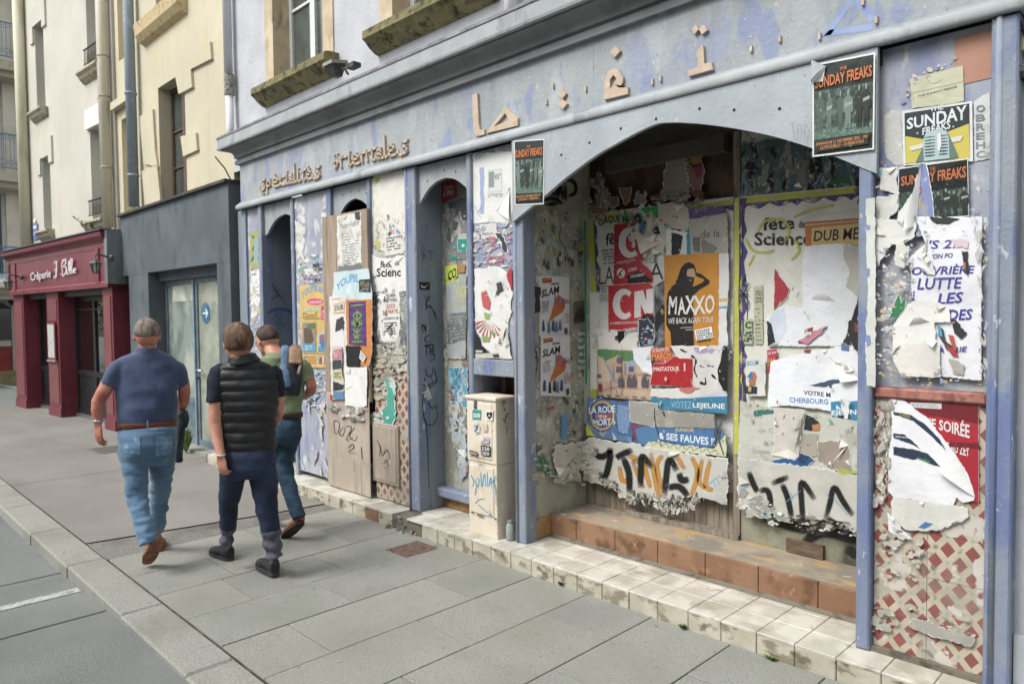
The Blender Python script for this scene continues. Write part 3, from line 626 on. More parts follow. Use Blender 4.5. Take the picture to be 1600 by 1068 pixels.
m_head = M('arch_board_paint', '8d9498', [('999fa3', 3, .42, .6), ('858d93', 6, .55, .7, (1,1,.4), 6, 2), ('8497c0', 5, .64, .68, (1,1,.5), 8, 12, .6), ('77736c', 42, .69, .70, (1,1,.5), 4, 31, .7), ('bfc1be', 33, .685, .70, (1,1,.5), 5, 33, .6), ('6a6e70', 12, .64, .76, (1,1,.3), 6, 6, .5)], .78, [(35, .003), (9, .006)])
m_span = M('spandrel_paint', '979fa6', [('a1a9af', 2.5, .42, .6), ('929ca8', 6, .56, .7, (1,1,.5), 6, 2), ('8d9cc0', 6, .66, .7, (1,1,.5), 8, 12, .6), ('77736c', 42, .69, .70, (1,1,.5), 4, 31, .7), ('bfc1be', 33, .685, .70, (1,1,.5), 5, 33, .6), ('8b9298', 3, .55, .7, (2,2,.3), 8, 21, .6)], .75, [(35, .003), (9, .008, (1,1,.5))])
m_jamb = M('grey_jamb_paint', '7f8a94', [('6e7a85', 2, .42, .62, (1,1,.4)), ('8f9aa6', 4, .55, .7, (1,1,.3), 6, 2), ('6d7dae', 4, .6, .66, (1,1,.4), 8, 12, .6)], .6, [(35, .002)])
m_lav = M('lavender_panel', '8f95a6', [('a0a4ac', 3, .42, .58, (1,1,.5)), ('7d87a3', 6, .53, .62, (1,1,.4), 7, 2), ('c0c1bf', 9, .6, .65, (1,1,.6), 9, 4, .85), ('6b6c72', 14, .66, .74, (1,1,.3), 8, 6, .6), ('a89d86', 11, .66, .71, (1,1,.4), 6, 8, .6)], .7, [(40, .002), (8, .006, (1,1,.3))])
m_resid = M('paper_residue', 'aaa89e', [('b9b7ae', 7, .49, .51, (1,1,.7), 10, 2), ('9b998f', 13, .53, .55, (1,1,.6), 10, 3), ('c2c0b8', 17, .56, .575, (1,1,.8), 10, 4), ('8a887e', 11, .6, .62, (1,1,.6), 10, 5), ('a4b0ae', 16, .63, .645, (1,1,1), 8, 6, .7), ('66645c', 24, .65, .68, (1,1,.6), 9, 7, .8)], .85, [(17, .008, (1,1,.6)), (60, .002)])
m_resid_d = M('dirty_residue', '8a897c', [('a3a295', 5, .46, .55, (1,1,.7), 9, 2), ('6c6b60', 6, .53, .63, (1,1,.5), 9, 3), ('bab8ae', 11, .6, .64, (1,1,1), 9, 4), ('47463f', 5, .6, .7, (1,1,.8), 9, 5, .8)], .9, [(14, .006), (60, .002)])
m_conc = M('mouldy_render', '9b9c8c', [('a8a898', 3, .45, .6), ('868778', 5, .52, .64, (1,1,.7), 8, 3), ('3c3e38', 6, .63, .74, (1,1,.8), 9, 5, .9), ('b4b2a4', 14, .63, .67, (1,1,1), 8, 7, .7)], .92, [(20, .005)])
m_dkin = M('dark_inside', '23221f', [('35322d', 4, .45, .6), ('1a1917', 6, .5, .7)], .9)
m_brn = M('dark_brown_paint', '57402f', [('694f3d', 3, .45, .6), ('33251c', 6, .5, .65, (1,1,.6), 6, 3), ('6b5a4c', 12, .64, .7, (1,1,.5), 8, 4, .5)], .8, [(25, .003)])
m_wood = M('weathered_wood', '7d7466', [('958b7b', 7, .45, .6, (4,4,.25), 8, 2), ('5c5448', 11, .53, .66, (5,5,.2), 8, 3), ('3d382f', 16, .62, .7, (6,6,.25), 8, 4, .7)], .9, [(60, .004, (3,3,.1))])
m_ply = M('brown_board', '92806e', [('a08e7b', 3, .42, .6, (2,2,.4)), ('7d6c5c', 8, .53, .66, (4,4,.25), 7, 3), ('5d4a3f', 5, .64, .75, (1,1,.5), 7, 5, .5)], .8, [(60, .001, (3,3,.2))])
m_beigep = M('beige_board', '9f9384', [('aca092', 3, .45, .6), ('857a6d', 5, .52, .66, (3,3,.3), 8, 3), ('6d655b', 9, .62, .72, (4,4,.15), 8, 5, .6), ('b7afa3', 15, .64, .69, (2,2,.6), 6, 2, .6)], .8, [(30, .002)])
m_terr = M('terracotta_tile', '7f5d42', [('8d6b4f', 4, .43, .58), ('66482f', 7, .52, .64, (1,1,1), 7, 3), ('9c765c', 14, .6, .68, (1,1,1), 7, 6), ('6b4a3a', 9, .63, .74, (1,1,1), 8, 8, .7)], .6, [(60, .001)])
m_terr2 = M('ochre_tile', 'a07a44', [('b38b52', 5, .45, .6), ('86633a', 8, .53, .66)], .6, [(60, .001)])
m_tile = M('cream_tile', 'b0aca0', [('827d72', 2.2, .52, .7, (1,1,1), 9, 51, .7), ('c4c0b4', 5, .43, .57), ('9d9887', 4, .54, .66, (1,1,1), 8, 3), ('77705f', 8, .63, .72, (1,1,1), 9, 5, .7)], .5, [(40, .001)])
m_riser = M('stained_riser_tile', 'a9a391', [('b7b2a2', 6, .45, .57), ('857d69', 7, .52, .6, (1,1,1.6), 9, 3), ('625a47', 9, .585, .66, (1,1,1.6), 9, 5, .85), ('5e6148', 4, .64, .72, (1,1,2), 8, 7, .5)], .6, [(40, .002)])
m_grout = M('grout', '6e685b', [('4c483f', 12, .5, .65)], .95, [(60, .003)])
m_ledge = M('worn_ledge', '7f786c', [('9d8f79', 3, .45, .58, (1,1,1), 7, 2), ('b59058', 2.6, .56, .62, (1,2,1), 8, 4, .8), ('a86f4b', 3.1, .62, .68, (1,2,1), 8, 6, .7), ('6b6459', 6, .6, .72, (1,1,1), 8, 3, .6), ('b0a898', 14, .62, .68)], .85, [(50, .002)])

sf = thing('abandoned_shopfront', (-4.4, 3.62, .11), 'long derelict blue-grey wooden shopfront with pointed arches and raised arabic style letters', 'shopfront')
SB = lambda n, x0, x1, y0, y1, z0, z1, m, p=None, k=0: obj(n, (MB().frontbox(x0, x1, y0, y1, z0, z1, k) if k else MB().box(x0, x1, y0, y1, z0, z1)), m, p or sf)
XL, XR = -8.03, -.66
# cornice, frieze board, lower moulding
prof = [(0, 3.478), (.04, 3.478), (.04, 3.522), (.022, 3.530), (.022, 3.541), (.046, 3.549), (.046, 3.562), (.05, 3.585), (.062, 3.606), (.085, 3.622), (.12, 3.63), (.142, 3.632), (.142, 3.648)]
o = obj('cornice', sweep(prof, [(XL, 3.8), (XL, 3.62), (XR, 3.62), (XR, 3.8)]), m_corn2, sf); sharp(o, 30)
prof = [(.14, 3.655), (.15, 3.643), (.183, 3.643), (.188, 3.66), (.18, 3.664), (.18, 3.775), (.10, 3.775)]
obj('cornice_fascia', sweep(prof, [(XL, 3.8), (XL, 3.62), (XR, 3.62), (XR, 3.8)]), m_corn, sf)
m_flash = M('lead_flashing', '8b8a8e', [('a4a3a6', 9, .5, .6), ('6c6b6e', 14, .55, .7)], .5, [(20, .006)], metal=.3)
prof = [(.187, 3.765), (.19, 3.786), (.10, 3.80), (-.18, 3.855)]
o = obj('flashing', sweep(prof, [(XL, 3.8), (XL, 3.62), (XR, 3.62), (XR, 3.8)]), m_flash, sf)
mb = MB()                                                        # loose strip of lead lying on the cornice edge
mb.grid(lambda u, v: (-5.6+u*3.2, 3.445+.06*v+.01*math.sin(u*17), 3.789+.018*v+.006*pnoise((u*14, v, 0))), 40, 2)
obj('loose_flashing', mb, m_flash, sf, True)
for a, b in ((XL, -5.35), (-5.348, -2.9), (-2.898, XR)): SB('frieze_board', a, b, 3.62, 3.70, 3.0, 3.484, m_frz)
prof = [(0, 2.977), (.034, 2.974), (.042, 2.98), (.046, 2.992), (.045, 3.01), (.038, 3.024), (.024, 3.034), (.022, 3.04), (.014, 3.041), (.012, 3.052), (0, 3.053)]
o = obj('lower_moulding', sweep(prof, [(XL, 3.8), (XL, 3.62), (XR, 3.62), (XR, 3.8)]), m_corn, sf); sharp(o, 35)
P62, P65 = PY(3.62), PY(3.65)
# posts: (x0, x1, y front, y back, z0, z1)
posts = [(-8.17, -7.985, 3.64, 3.78, .11, 2.97), (-7.62, -7.545, 3.62, 3.75, .25, 2.97), (-6.897, -6.842, 3.625, 3.75, .11, 2.97), (-6.198, -6.115, 3.63, 3.75, 2.0, 2.97),
         (-5.5, -5.445, 3.63, 3.75, 2.0, 2.97), (-4.925, -4.775, 3.62, 3.75, .11, 2.97), (-4.15, -4.10, 3.63, 3.74, .115, 2.97), (-3.652, -3.545, 3.625, 3.74, .11, 2.97),
         (-1.285, -1.222, 3.60, 3.74, .113, 2.97), (-.757, -.66, 3.605, 3.80, .0, 2.97)]
for i, (a, b, y0, y1, z0, z1) in enumerate(posts):
    p = SB('post', a, b, y0, y1, z0, z1, m_post if i not in (0,) else m_jamb, k=.008)
    if i in (5, 7, 9): 
        r = MB().tube([(a+.03, y0+.002, z0), (a+.03, y0+.002, z1)], .014, 8); obj('bead', r, m_post, p, True)
# tiny rail edge strips of post 0 and first opening
SB('edge_strip', -7.982, -7.96, 3.635, 3.75, .15, 2.97, m_post)
# panels between posts
SB('panel', -7.958, -7.622, 3.66, 3.75, .25, 2.97, m_lav)
SB('panel', -6.84, -6.2, 3.65, 3.75, .16, 2.97, m_lav)
SB('panel', -5.443, -4.927, 3.65, 3.75, 1.415, 2.97, m_resid)
SB('panel', -4.098, -3.654, 3.66, 3.74, 1.42, 2.97, m_lav)
SB('cross_rail', -4.098, -3.654, 3.635, 3.76, 1.295, 1.418, m_post, k=.006)
SB('panel', -1.22, -.759, 3.655, 3.78, 1.39, 2.97, m_lav)
m_rrail = M('rusty_red_rail', '9a6157', [('ad7568', 8, .45, .6, (.5,1,1)), ('7b4a42', 10, .55, .66), ('c4beb2', 14, .66, .7, (1,1,1), 7, 2, .7)], .7, [(40, .002)])
SB('red_rail', -1.22, -.759, 3.63, 3.70, 1.335, 1.388, m_rrail, k=.01)
SB('brown_backing', -4.098, -3.654, 3.92, 3.95, .11, 1.3, m_brn)
SB('brown_upright', -4.03, -3.98, 3.86, 3.91, .11, 1.29, m_brn)
# patterned tiles
m_pat = M('patterned_tile', 'c2b79f', (), .45)
N_, L_, B_ = nodes_of(m_pat)
ge = N_.new('ShaderNodeNewGeometry'); sx = N_.new('ShaderNodeSeparateXYZ'); L_.new(ge.outputs['Position'], sx.inputs[0])
def mth(op, a, b=None, c_=None):
    n = N_.new('ShaderNodeMath'); n.operation = op
    for i, v in enumerate((a, b, c_)):
        if v is None: continue
        if isinstance(v, (int, float)): n.inputs[i].default_value = v
        else: L_.new(v, n.inputs[i])
    return n.outputs[0]
def tri(off, sgn, per):
    s_ = mth('ADD', sx.outputs[0], mth('MULTIPLY', sx.outputs[2], sgn*.098/.119)); s_ = mth('ADD', mth('DIVIDE', s_, per), off)
    f = mth('FRACT', s_); return mth('ABSOLUTE', mth('SUBTRACT', f, .5)), mth('FLOOR', s_)
PER = .098
f1, c1 = tri(20.15, 1.0, PER); f2, c2 = tri(20.35, -1.0, PER)
red = mth('MULTIPLY', mth('LESS_THAN', f1, .31), mth('LESS_THAN', f2, .31))
crs = mth('MULTIPLY', mth('GREATER_THAN', f1, .40), mth('GREATER_THAN', f2, .40))
par = mth('MODULO', mth('ADD', c1, c2), 2.0)
tq = mth('MULTIPLY', crs, 1.0)
def nz(scale, det, sd):
    n = N_.new('ShaderNodeTexNoise'); n.inputs['Scale'].default_value = scale; n.inputs['Detail'].default_value = det
    a = N_.new('ShaderNodeVectorMath'); a.operation = 'ADD'; a.inputs[1].default_value = (sd, sd*2, sd*3); L_.new(ge.outputs['Position'], a.inputs[0]); L_.new(a.outputs[0], n.inputs['Vector']); return n.outputs['Fac']
def mixc(fac, a, b):
    n = N_.new('ShaderNodeMix'); n.data_type = 'RGBA'; L_.new(fac, n.inputs[0]) if not isinstance(fac, float) else None
    for i, v in ((6, a), (7, b)):
        if isinstance(v, str): n.inputs[i].default_value = (*c(v), 1)
        else: L_.new(v, n.inputs[i])
    return n.outputs[2]
def mrange(v, lo, hi):
    n = N_.new('ShaderNodeMapRange'); n.inputs[1].default_value = lo; n.inputs[2].default_value = hi; L_.new(v, n.inputs[0]); return n.outputs[0]
redc = mixc(mrange(nz(30, 4, 3), .4, .65), '8e4a45', '7d4d49')
col = mixc(red, mixc(mrange(nz(12, 5, 8), .4, .65), 'b9ae97', 'a8a08e'), redc)
col = mixc(tq, col, '8fa39b')
col = mixc(mrange(nz(3, 9, 11), .50, .85), col, '8f897d'); col = mixc(mrange(nz(5, 8, 1), .58, .62), col, 'a39e93')                    # grey cement smears and paper left on the glaze
col = mixc(mrange(nz(7, 9, 5), .595, .62), col, 'bdb9af')
col = mixc(mrange(nz(14, 8, 9), .62, .72), col, '6b675e')
L_.new(col, B_.inputs['Base Color'])
bp = N_.new('ShaderNodeBump'); bp.inputs['Distance'].default_value = .004; L_.new(nz(16, 6, 4), bp.inputs['Height']); L_.new(bp.outputs[0], B_.inputs['Normal'])
def tilefield(par, x0, x1, y, z0, z1, s, mat, name='tile', back=.03, skip=None):
    nx = max(1, round((x1-x0)/s)); nz_ = max(1, round((z1-z0)/s)); g = .0006
    for i in range(nx):
        for j in range(nz_):
            a = x0+(x1-x0)*i/nx; b = x0+(x1-x0)*(i+1)/nx; c0 = z0+(z1-z0)*j/nz_; c1_ = z0+(z1-z0)*(j+1)/nz_
            if skip and skip(a, b, c0, c1_): continue
            yy = y+rnd.uniform(-.0012, .0012)
            obj(name, MB().frontbox(a+g, b-g, yy, y+back, c0+g, c1_-g, .0012), mat, par)
tw = SB('tiled_base', -5.443, -4.927, 3.665, 3.75, .12, 1.41, m_grout)
tilefield(tw, -5.443, -4.927, 3.648, .12, 1.38, .17, m_pat, back=.016)
SB('cement_top', -5.443, -4.93, 3.638, 3.70, 1.381, 1.413, m_conc)
tw = SB('tiled_base', -1.22, -.759, 3.675, 3.78, .112, 1.334, m_grout)
tilefield(tw, -1.22, -.759, 3.655, .112, 1.334, .2, m_pat, back=.018)
SB('base_strip', -1.23, -.75, 3.62, 3.66, .1, .135, m_grout)
# boarded third bay
SB('brown_board', -6.215, -5.448, 3.60, 3.625, .98, 2.70, m_ply)
SB('beige_board', -6.195, -5.455, 3.605, 3.625, .12, 1.16, m_beigep) if False else obj('beige_board', MB().frontbox(-6.19, -5.46, 3.592, 3.60, .12, 1.02, .003), m_beigep, sf)
# arched head boards (polygons surveyed on the facade)
def headboard(pts, y, th=.03, mat=m_head):
    P = [PY(y)(p) for p in pts]; x0, x1 = P[0].x, P[-1].x
    poly = [Vector((x0, y, 2.972))]+P+[Vector((x1, y, 2.972))]
    return obj('arched_board', MB().prism(poly, (0, th, 0)), mat, sf)
def P_(l): return l
def zcurve(xa, za, xm, zm, xb, zb, n=8, bulge=.35):
    pts = []
    for k in range(n+1):
        t_ = k/n; pts.append((xa+(xm-xa)*t_, za+(zm-za)*(t_+bulge*t_*(1-t_)*1.0 + bulge*.4*math.sin(PI*t_))))
    for k in range(1, n+1):
        t_ = 1-k/n; pts.append((xb+(xm-xb)*t_, zb+(zm-zb)*(t_+bulge*t_*(1-t_)*1.0 + bulge*.4*math.sin(PI*t_))))
    return pts
def archp(pts, y, th=.03, mat=m_head, x0=None, x1=None):
    c_ = [(PY(y)(p).x, PY(y)(p).z) for p in pts]
    ia = min(range(len(pts)), key=lambda i: pts[i][1]) if y > 3.6 else 9
    c_ = smoothc(c_[:ia+1])[:-1]+smoothc(c_[ia:])
    if x0 is not None: c_[0] = (x0, c_[0][1])
    if x1 is not None: c_[-1] = (x1, c_[-1][1])
    mb = MB()
    for (a, z0), (b, z1) in zip(c_, c_[1:]):
        mb.add([(a, y, z0), (b, y, z1), (b, y, 2.972), (a, y, 2.972), (a, y+th, z0), (b, y+th, z1), (b, y+th, 2.972), (a, y+th, 2.972)], [(0,1,2,3), (7,6,5,4), (0,4,5,1)])
    mb.box(c_[0][0]-.001, c_[0][0], y, y+th, c_[0][1], 2.972); mb.box(c_[-1][0], c_[-1][0]+.001, y, y+th, c_[-1][1], 2.972)
    return obj('arched_board', mb, mat, sf)
def smoothc(P):
    Q = [P[0]]+list(P)+[P[-1]]; out = []
    for i in range(1, len(Q)-2):
        for k in range(4):
            t = k/4; a, b, c_, d = Q[i-1:i+3]; out.append(tuple(.5*(2*b[j]+(c_[j]-a[j])*t+(2*a[j]-5*b[j]+4*c_[j]-d[j])*t*t+(3*b[j]-a[j]-3*c_[j]+d[j])*t**3) for j in (0, 1)))
    return out+[tuple(P[-1])]
def arch(xa, za, xm, zm, xb, zb, y, th=.03, mat=m_head, bulge=.35):
    c_ = zcurve(xa, za, xm, zm, xb, zb, bulge=bulge)
    mb = MB()                                        # strips so the board is a clean solid
    for (x0, z0), (x1, z1) in zip(c_, c_[1:]):
        mb.add([(x0, y, z0), (x1, y, z1), (x1, y, 2.972), (x0, y, 2.972), (x0, y+th, z0), (x1, y+th, z1), (x1, y+th, 2.972), (x0, y+th, 2.972)], [(0,1,2,3), (7,6,5,4), (0,4,5,1)])
    return obj('arched_board', mb, mat, sf)
archp([(417,368),(425,351),(435,339.5),(445,334),(454,337),(462,345)], 3.665, x0=-7.544, x1=-6.898)
archp([(527,345),(532,334),(540,320),(548,313),(555,310),(566,314),(579,326)], 3.665, x0=-6.114, x1=-5.502)
a5 = archp([(655,320),(668,297),(683,283),(697,277.5),(713,281),(732,296)], 3.665, x0=-4.774, x1=-4.151)
big = archp([(801,347),(825,327),(850,307),(880,281),(910,258),(935,240.5),(962,225),(995,207),(1026,193.5),(1045,191.5),(1060,191.2),(1100,194),(1150,201),(1200,211),(1240,222),(1275,234),(1310,247),(1338,258.5),(1369,271)], 3.594, .03, m_span)
for p in ((877,242),(921,223),(970,201),(1025,186),(1093,170),(1147,172),(1218,170)):
    q = PY(3.594)(p); obj('screw_plug', MB().lathe(q, [(.009, 0), (.007, .003)], 10, (0, -1, 0)), M('screw_black', '14161a'), big)
for p in ((429,320),(440,316),(452,312),(536,305),(548,300),(561,298),(572,302),(668,283),(694,266),(712,268)):
    q = PY(3.665)(p); obj('screw_plug', MB().lathe(q, [(.008, 0), (.006, .003)], 8, (0, -1, 0)), M('screw_black', '14161a'), sf)
# deep first bay: jamb, door
SB('jamb', -7.60, -7.546, 3.752, 4.1, .13, 2.97, m_jamb)
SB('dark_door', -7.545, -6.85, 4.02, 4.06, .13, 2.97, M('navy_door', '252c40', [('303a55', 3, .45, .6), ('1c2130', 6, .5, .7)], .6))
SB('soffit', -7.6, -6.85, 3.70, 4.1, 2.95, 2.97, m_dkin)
# blocked second bay, fourth bay
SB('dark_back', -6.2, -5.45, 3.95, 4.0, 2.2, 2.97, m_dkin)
SB('jamb', -4.83, -4.776, 3.752, 3.92, .115, 2.97, m_jamb)
SB('jamb', -4.15, -4.10, 3.742, 3.92, .115, 2.97, m_jamb)
b5 = SB('back_board', -4.775, -4.151, 3.90, 3.93, .115, 2.97, m_resid_d)
SB('sill_rail', -4.775, -4.151, 3.80, 3.899, .215, .29, m_post, k=.01)
tilefield(b5, -4.775, -4.151, 3.88, .115, .214, .21, m_terr2, 'base_tile', .018)
# big alcove
SB('alcove_side', -3.62, -3.572, 3.742, 4.40, .11, 2.97, m_conc)
SB('alcove_side', -1.28, -1.24, 3.742, 4.40, .11, 2.97, m_conc)
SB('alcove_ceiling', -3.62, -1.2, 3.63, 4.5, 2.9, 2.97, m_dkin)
bw = SB('alcove_back', -3.62, -1.2, 4.36, 4.42, .11, 2.97, m_brn)
SB('facade_back', -8.17, -.67, 4.46, 4.52, 0, 3.48, m_dkin)
SB('floor_block', -8.17, -.67, 3.93, 4.46, 0, .12, m_grout)
PB = PY(4.33); xdiv = PB((1151, 600)).x; xdiv2 = PB((1161, 600)).x
k = 0; x = -3.570
while x < xdiv-.02:
    w_ = min(.098+rnd.uniform(-.01, .01), xdiv-x); SB('wood_plank', x+.0015, x+w_-.0015, 4.335+rnd.uniform(-.002, .002), 4.359, .272, 1.25, m_wood); x += w_
SB('corner_trim', -3.57, -3.515, 4.31, 4.334, .9, 2.9, m_conc)
SB('door_stile', xdiv, xdiv2, 4.285, 4.36, .272, 2.9, m_wood)
SB('bottom_strip', PB((985,800)).x, xdiv2+.0, 4.27, 4.334, .272, .305, m_wood)
SB('paper_board', -3.512, xdiv-.003, 4.326, 4.334, .56, 2.33, m_resid)
obj('right_board', MB().box(xdiv2+.003, -1.28, 4.30, 4.359, .272, 2.9), M('mouldy_board', '7c7b66', [('8d8c77', 2.5, .45, .6), ('2c2c28', 1.9, .46, .56, (1,1,.8), 7, 3), ('5a5847', 6, .55, .68, (1,1,.5), 8, 4)], .8, [(20, .002)]), sf)
SB('paper_board', xdiv2+.006, -1.285, 4.292, 4.299, .63, 2.9, m_resid)
SB('wood_offcut', PB((1235,845)).x, PB((1292,855)).x, 4.27, 4.299, .275, .355, M('offcut', '5b4a3a', [('6d5b49', 12, .45, .6, (1,1,4))], .85))
mb = MB(); sbd = SB('shutter_box', -3.32, xdiv-.06, 4.27, 4.35, 2.79, 2.9, M('shutter_grey', '57524b', [('665f56', 2, .45, .6), ('49443d', 4, .5, .7)], .8))
# step and ledge
step = struct('shop_step', None, None, (-4.5, 3.6, 0))
obj('step_core', MB().box(-8.8, .2, 3.452, 3.93, -.05, .098), m_grout, step)
xj = -1.113+.2*8; g = .0018
while xj > -8.7:
    a, b = xj-.2, xj
    broken = -4.98 < a < -4.6
    if not broken:
        mt = m_riser; 
        if -5.45 < a < -5.2: mt = m_terr
        yy = 3.438+rnd.uniform(-.002, .002)
        obj('riser_tile', MB().frontbox(a+g, b-g, yy, 3.453, -.01, .099, .004), mt, step)
    y1 = 3.637
    if not (-5.1 < a < -4.75): obj('tread_tile', MB().topbox(a+g, b-g, 3.437, y1-g, .097, .11+rnd.uniform(-.0012, .0012), .003), m_tile, step)
    obj('tread_tile', MB().topbox(a+g, b-g, y1+g, 3.838, .097, .1095+rnd.uniform(-.001, .001), .003), m_tile, step)
    obj('tread_tile', MB().topbox(a+g, b-g, 3.841, 3.925, .097, .1095, .003), m_tile, step)
    xj -= .2
mb = MB()
for k in range(60):                                               # crumbled corner
    x = rnd.uniform(-4.98, -4.58); y = rnd.uniform(3.40, 3.60); z = rnd.uniform(.0, .1)*(1 if y > 3.44 else .2); r_ = rnd.uniform(.012, .035)
    vs = [Vector((x, y, z))+Vector((rnd.uniform(-1, 1), rnd.uniform(-1, 1), rnd.uniform(-.7, .7)))*r_ for _ in range(6)]
    mb.add(vs, [(0,1,2), (0,2,3), (0,3,1), (5,1,2), (5,2,3), (5,3,1), (4,0,1), (4,1,5), (4,5,2)])
rb = obj('rubble', mb, M('rubble', '7f776a', [('958d80', 20, .45, .6), ('57503f', 15, .55, .7)], .95, [(60, .004)]), step); rb['kind'] = 'stuff'
lz = .27
obj('ledge_slab', MB().box(-3.572, -1.25, 3.925, 4.335, .11, lz), m_ledge, step)
xj = -.9
while xj > -3.57:
    a, b = max(xj-.345, -3.57), min(xj, -1.28)
    if b > a+.02: obj('ledge_tile', MB().frontbox(a+.002, b-.002, 3.905, 3.924, .118, lz+.003, .003), m_terr, step)
    xj -= .345
obj('ledge_tile', MB().box(-3.571, -3.56, 3.745, 3.903, .118, .262), m_terr2, step)
obj('mortar_skirt', MB().prism([(-3.57, 3.88, .112), (-3.57, 3.905, .112), (-3.57, 3.905, .13)], (2.3, 0, 0)), m_grout, step)

# raised letters on the frieze
m_let = M('raw_letter_wood', 'b8a48f', [('c3b09c', 9, .45, .6), ('b89c82', 14, .6, .7), ('e6d8c8', 20, .66, .7)], .8, [(60, .001)])
GL = {'s': [[(.85,.95),(.5,.85),(.42,.62),(.8,.5),(.85,.1),(.45,-.12),(.1,0),(0,.3)]], 'p': [[(.15,.75),(.2,-.55)], [(.15,.7),(.7,.8),(.75,.3),(.2,.15)]],
      'e': [[(.1,.42),(.75,.5),(.62,.88),(.25,.85),(.05,.35),(.35,.02),(.95,.06)]], 'c': [[(.8,.8),(.35,.85),(.05,.35),(.35,.02),(.95,.06)]],
      'i': [[(.25,.85),(.3,.03),(.85,.05)]], 'a': [[(.2,.8),(.65,.8),(.7,.03),(.98,.03)], [(.66,.45),(.12,.35),(.2,.02),(.66,.1)]],
      'l': [[(.3,1.7),(.35,.03),(.9,.05)]], 't': [[(.45,.9),(.48,.03),(.85,.05)], [(0,.86),(.95,.98)]],
      'o': [[(.45,.9),(.08,.45),(.4,.02),(.85,.45),(.45,.9)]], 'r': [[(.2,.9),(.28,.03)], [(.2,.75),(.6,.95),(.95,.85)]],
      'n': [[(.12,.85),(.18,.03)], [(.12,.75),(.75,.9),(.85,.03)]]}
YL = 3.60; PL = PY(YL)
def stroke(mb, pts, nib, th):
    nb_ = Vector((math.cos(math.radians(35)), 0, math.sin(math.radians(35))))*nib*.5; tk = Vector((0, 0, nib*.22))
    for a, b in zip(pts, pts[1:]):
        d = (b-a).normalized()*nib*.18; a2, b2 = a-d, b+d
        hull = [a2-nb_-tk, a2+nb_-tk, a2+nb_+tk, a2-nb_+tk, b2-nb_-tk, b2+nb_-tk, b2+nb_+tk, b2-nb_+tk]
        pp = sorted([(v.x, v.z) for v in hull]); 
        def half(ps):
            o = []
            for p in ps:
                while len(o) > 1 and (o[-1][0]-o[-2][0])*(p[1]-o[-2][1])-(o[-1][1]-o[-2][1])*(p[0]-o[-2][0]) <= 0: o.pop()
                o.append(p)
            return o
        h = half(pp)[:-1]+half(pp[::-1])[:-1]
        mb.prism([Vector((x, YL, z)) for x, z in h], (0, th, 0))
def letter(ch, px0, px1, b0, b1, h, acc=0):
    a, b = PL((px0, b0)), PL((px1, b1)); top = PL((px0, b0-h)); hh = (top-a).length; W = b.x-a.x
    def pt(u, v): return Vector((a.x+W*u, YL, a.z+(b.z-a.z)*u+hh*v))
    mb = MB()
    for s_ in GL[ch]: stroke(mb, [pt(*p) for p in s_], hh*.19, .03)
    for (u, v) in ((((.35, 1.25),) if acc == 1 else ()) + (((.2, 1.3), (.7, 1.35)) if acc == 2 else ()) + (((.35, -.42), (.62, -.45)) if acc == 3 else ())):
        q = pt(u, v); r_ = hh*.14; mb.prism([q+Vector((-r_, 0, 0)), q+Vector((0, 0, -r_)), q+Vector((r_, 0, 0)), q+Vector((0, 0, r_))], (0, .03, 0))
    return obj('letter', mb, m_let, sf)
W1 = [('s',405,414.5,0,3),('p',415,424,0,0),('e',424,437,0,1),('c',436,446.5,0,0),('i',445.5,451.5,0,1),('a',450,459,0,0),('l',457.5,463.5,0,0),('i',463.5,469.5,0,1),('t',469,477.5,0,0),('e',477,487,0,1),('s',487,501,0,0)]
W2 = [('o',520,529,0,2),('r',529,541,0,0),('i',543,549.5,0,1),('e',549,562,0,0),('n',563,575,0,0),('t',575,587.5,0,0),('a',587,598,0,0),('l',598.5,604.5,0,0),('e',605,618,0,0),('s',620,638,0,3)]
for W, (bx0, by0, bx1, by1), (h0, h1) in ((W1, (405, 297, 501, 275.5), (15, 17)), (W2, (520, 264.5, 638, 237.5), (17, 20))):
    for ch, a, b, _, acc in W:
        f0 = (a-bx0)/(bx1-bx0); f1_ = (b-bx0)/(bx1-bx0); letter(ch, a, b, by0+(by1-by0)*f0, by0+(by1-by0)*f1_, h0+(h1-h0)*f0, acc)
def raised(pts, hole=None, th=.035):
    P = [PL(p) for p in pts]
    mb = MB()
    if hole:                                         # bridge the hole: quads between outer and inner outlines
        H = [PL(p) for p in hole]; n = len(P); m_ = len(H); 
        near = [min(range(m_), key=lambda j: (H[j]-p).length) for p in P]
        for i in range(n):
            j0, j1 = near[i], near[(i+1) % n]
            f = [P[i], P[(i+1) % n], H[j1]] if j0 == j1 else [P[i], P[(i+1) % n], H[j1], H[j0]]
            mb.prism(f, (0, th, 0))
            mids = []
            k_ = j0
    else: mb.prism(P, (0, th, 0))
    return obj('letter', mb, m_let, sf)
C3 = lambda l: [(700+x/2.67, y/2.67) for x, y in l]
C6 = lambda l: [(900+x/5.333, y/5.333) for x, y in l]
raised(C3([(100,395),(122,390),(128,520),(134,542),(152,540),(150,562),(122,567),(110,560),(106,530)]))
raised(C3([(158,556),(240,443),(290,492),(290,524)]), C3([(190,528),(238,472),(255,502)]))
raised(C3([(457,392),(476,370),(492,390),(476,413)])); raised(C3([(459,434),(476,413),(496,432),(478,456)]))
raised(C3([(650,416),(653,340),(668,298),(690,284),(712,292),(730,325),(728,345),(714,366),(750,364),(750,392)]), C3([(674,372),(676,330),(690,312),(703,328),(694,352)]))
raised(C3([(675,216),(698,192),(718,213),(694,240)]))
raised(C6([(930,590),(1012,560),(1016,500),(1002,440),(1042,378),(1060,380),(1068,532),(1130,520),(1140,578),(936,636)]))
raised(C6([(962,245),(998,200),(1022,242),(985,287)])); raised(C6([(1022,245),(1058,208),(1095,250),(1048,287)]))
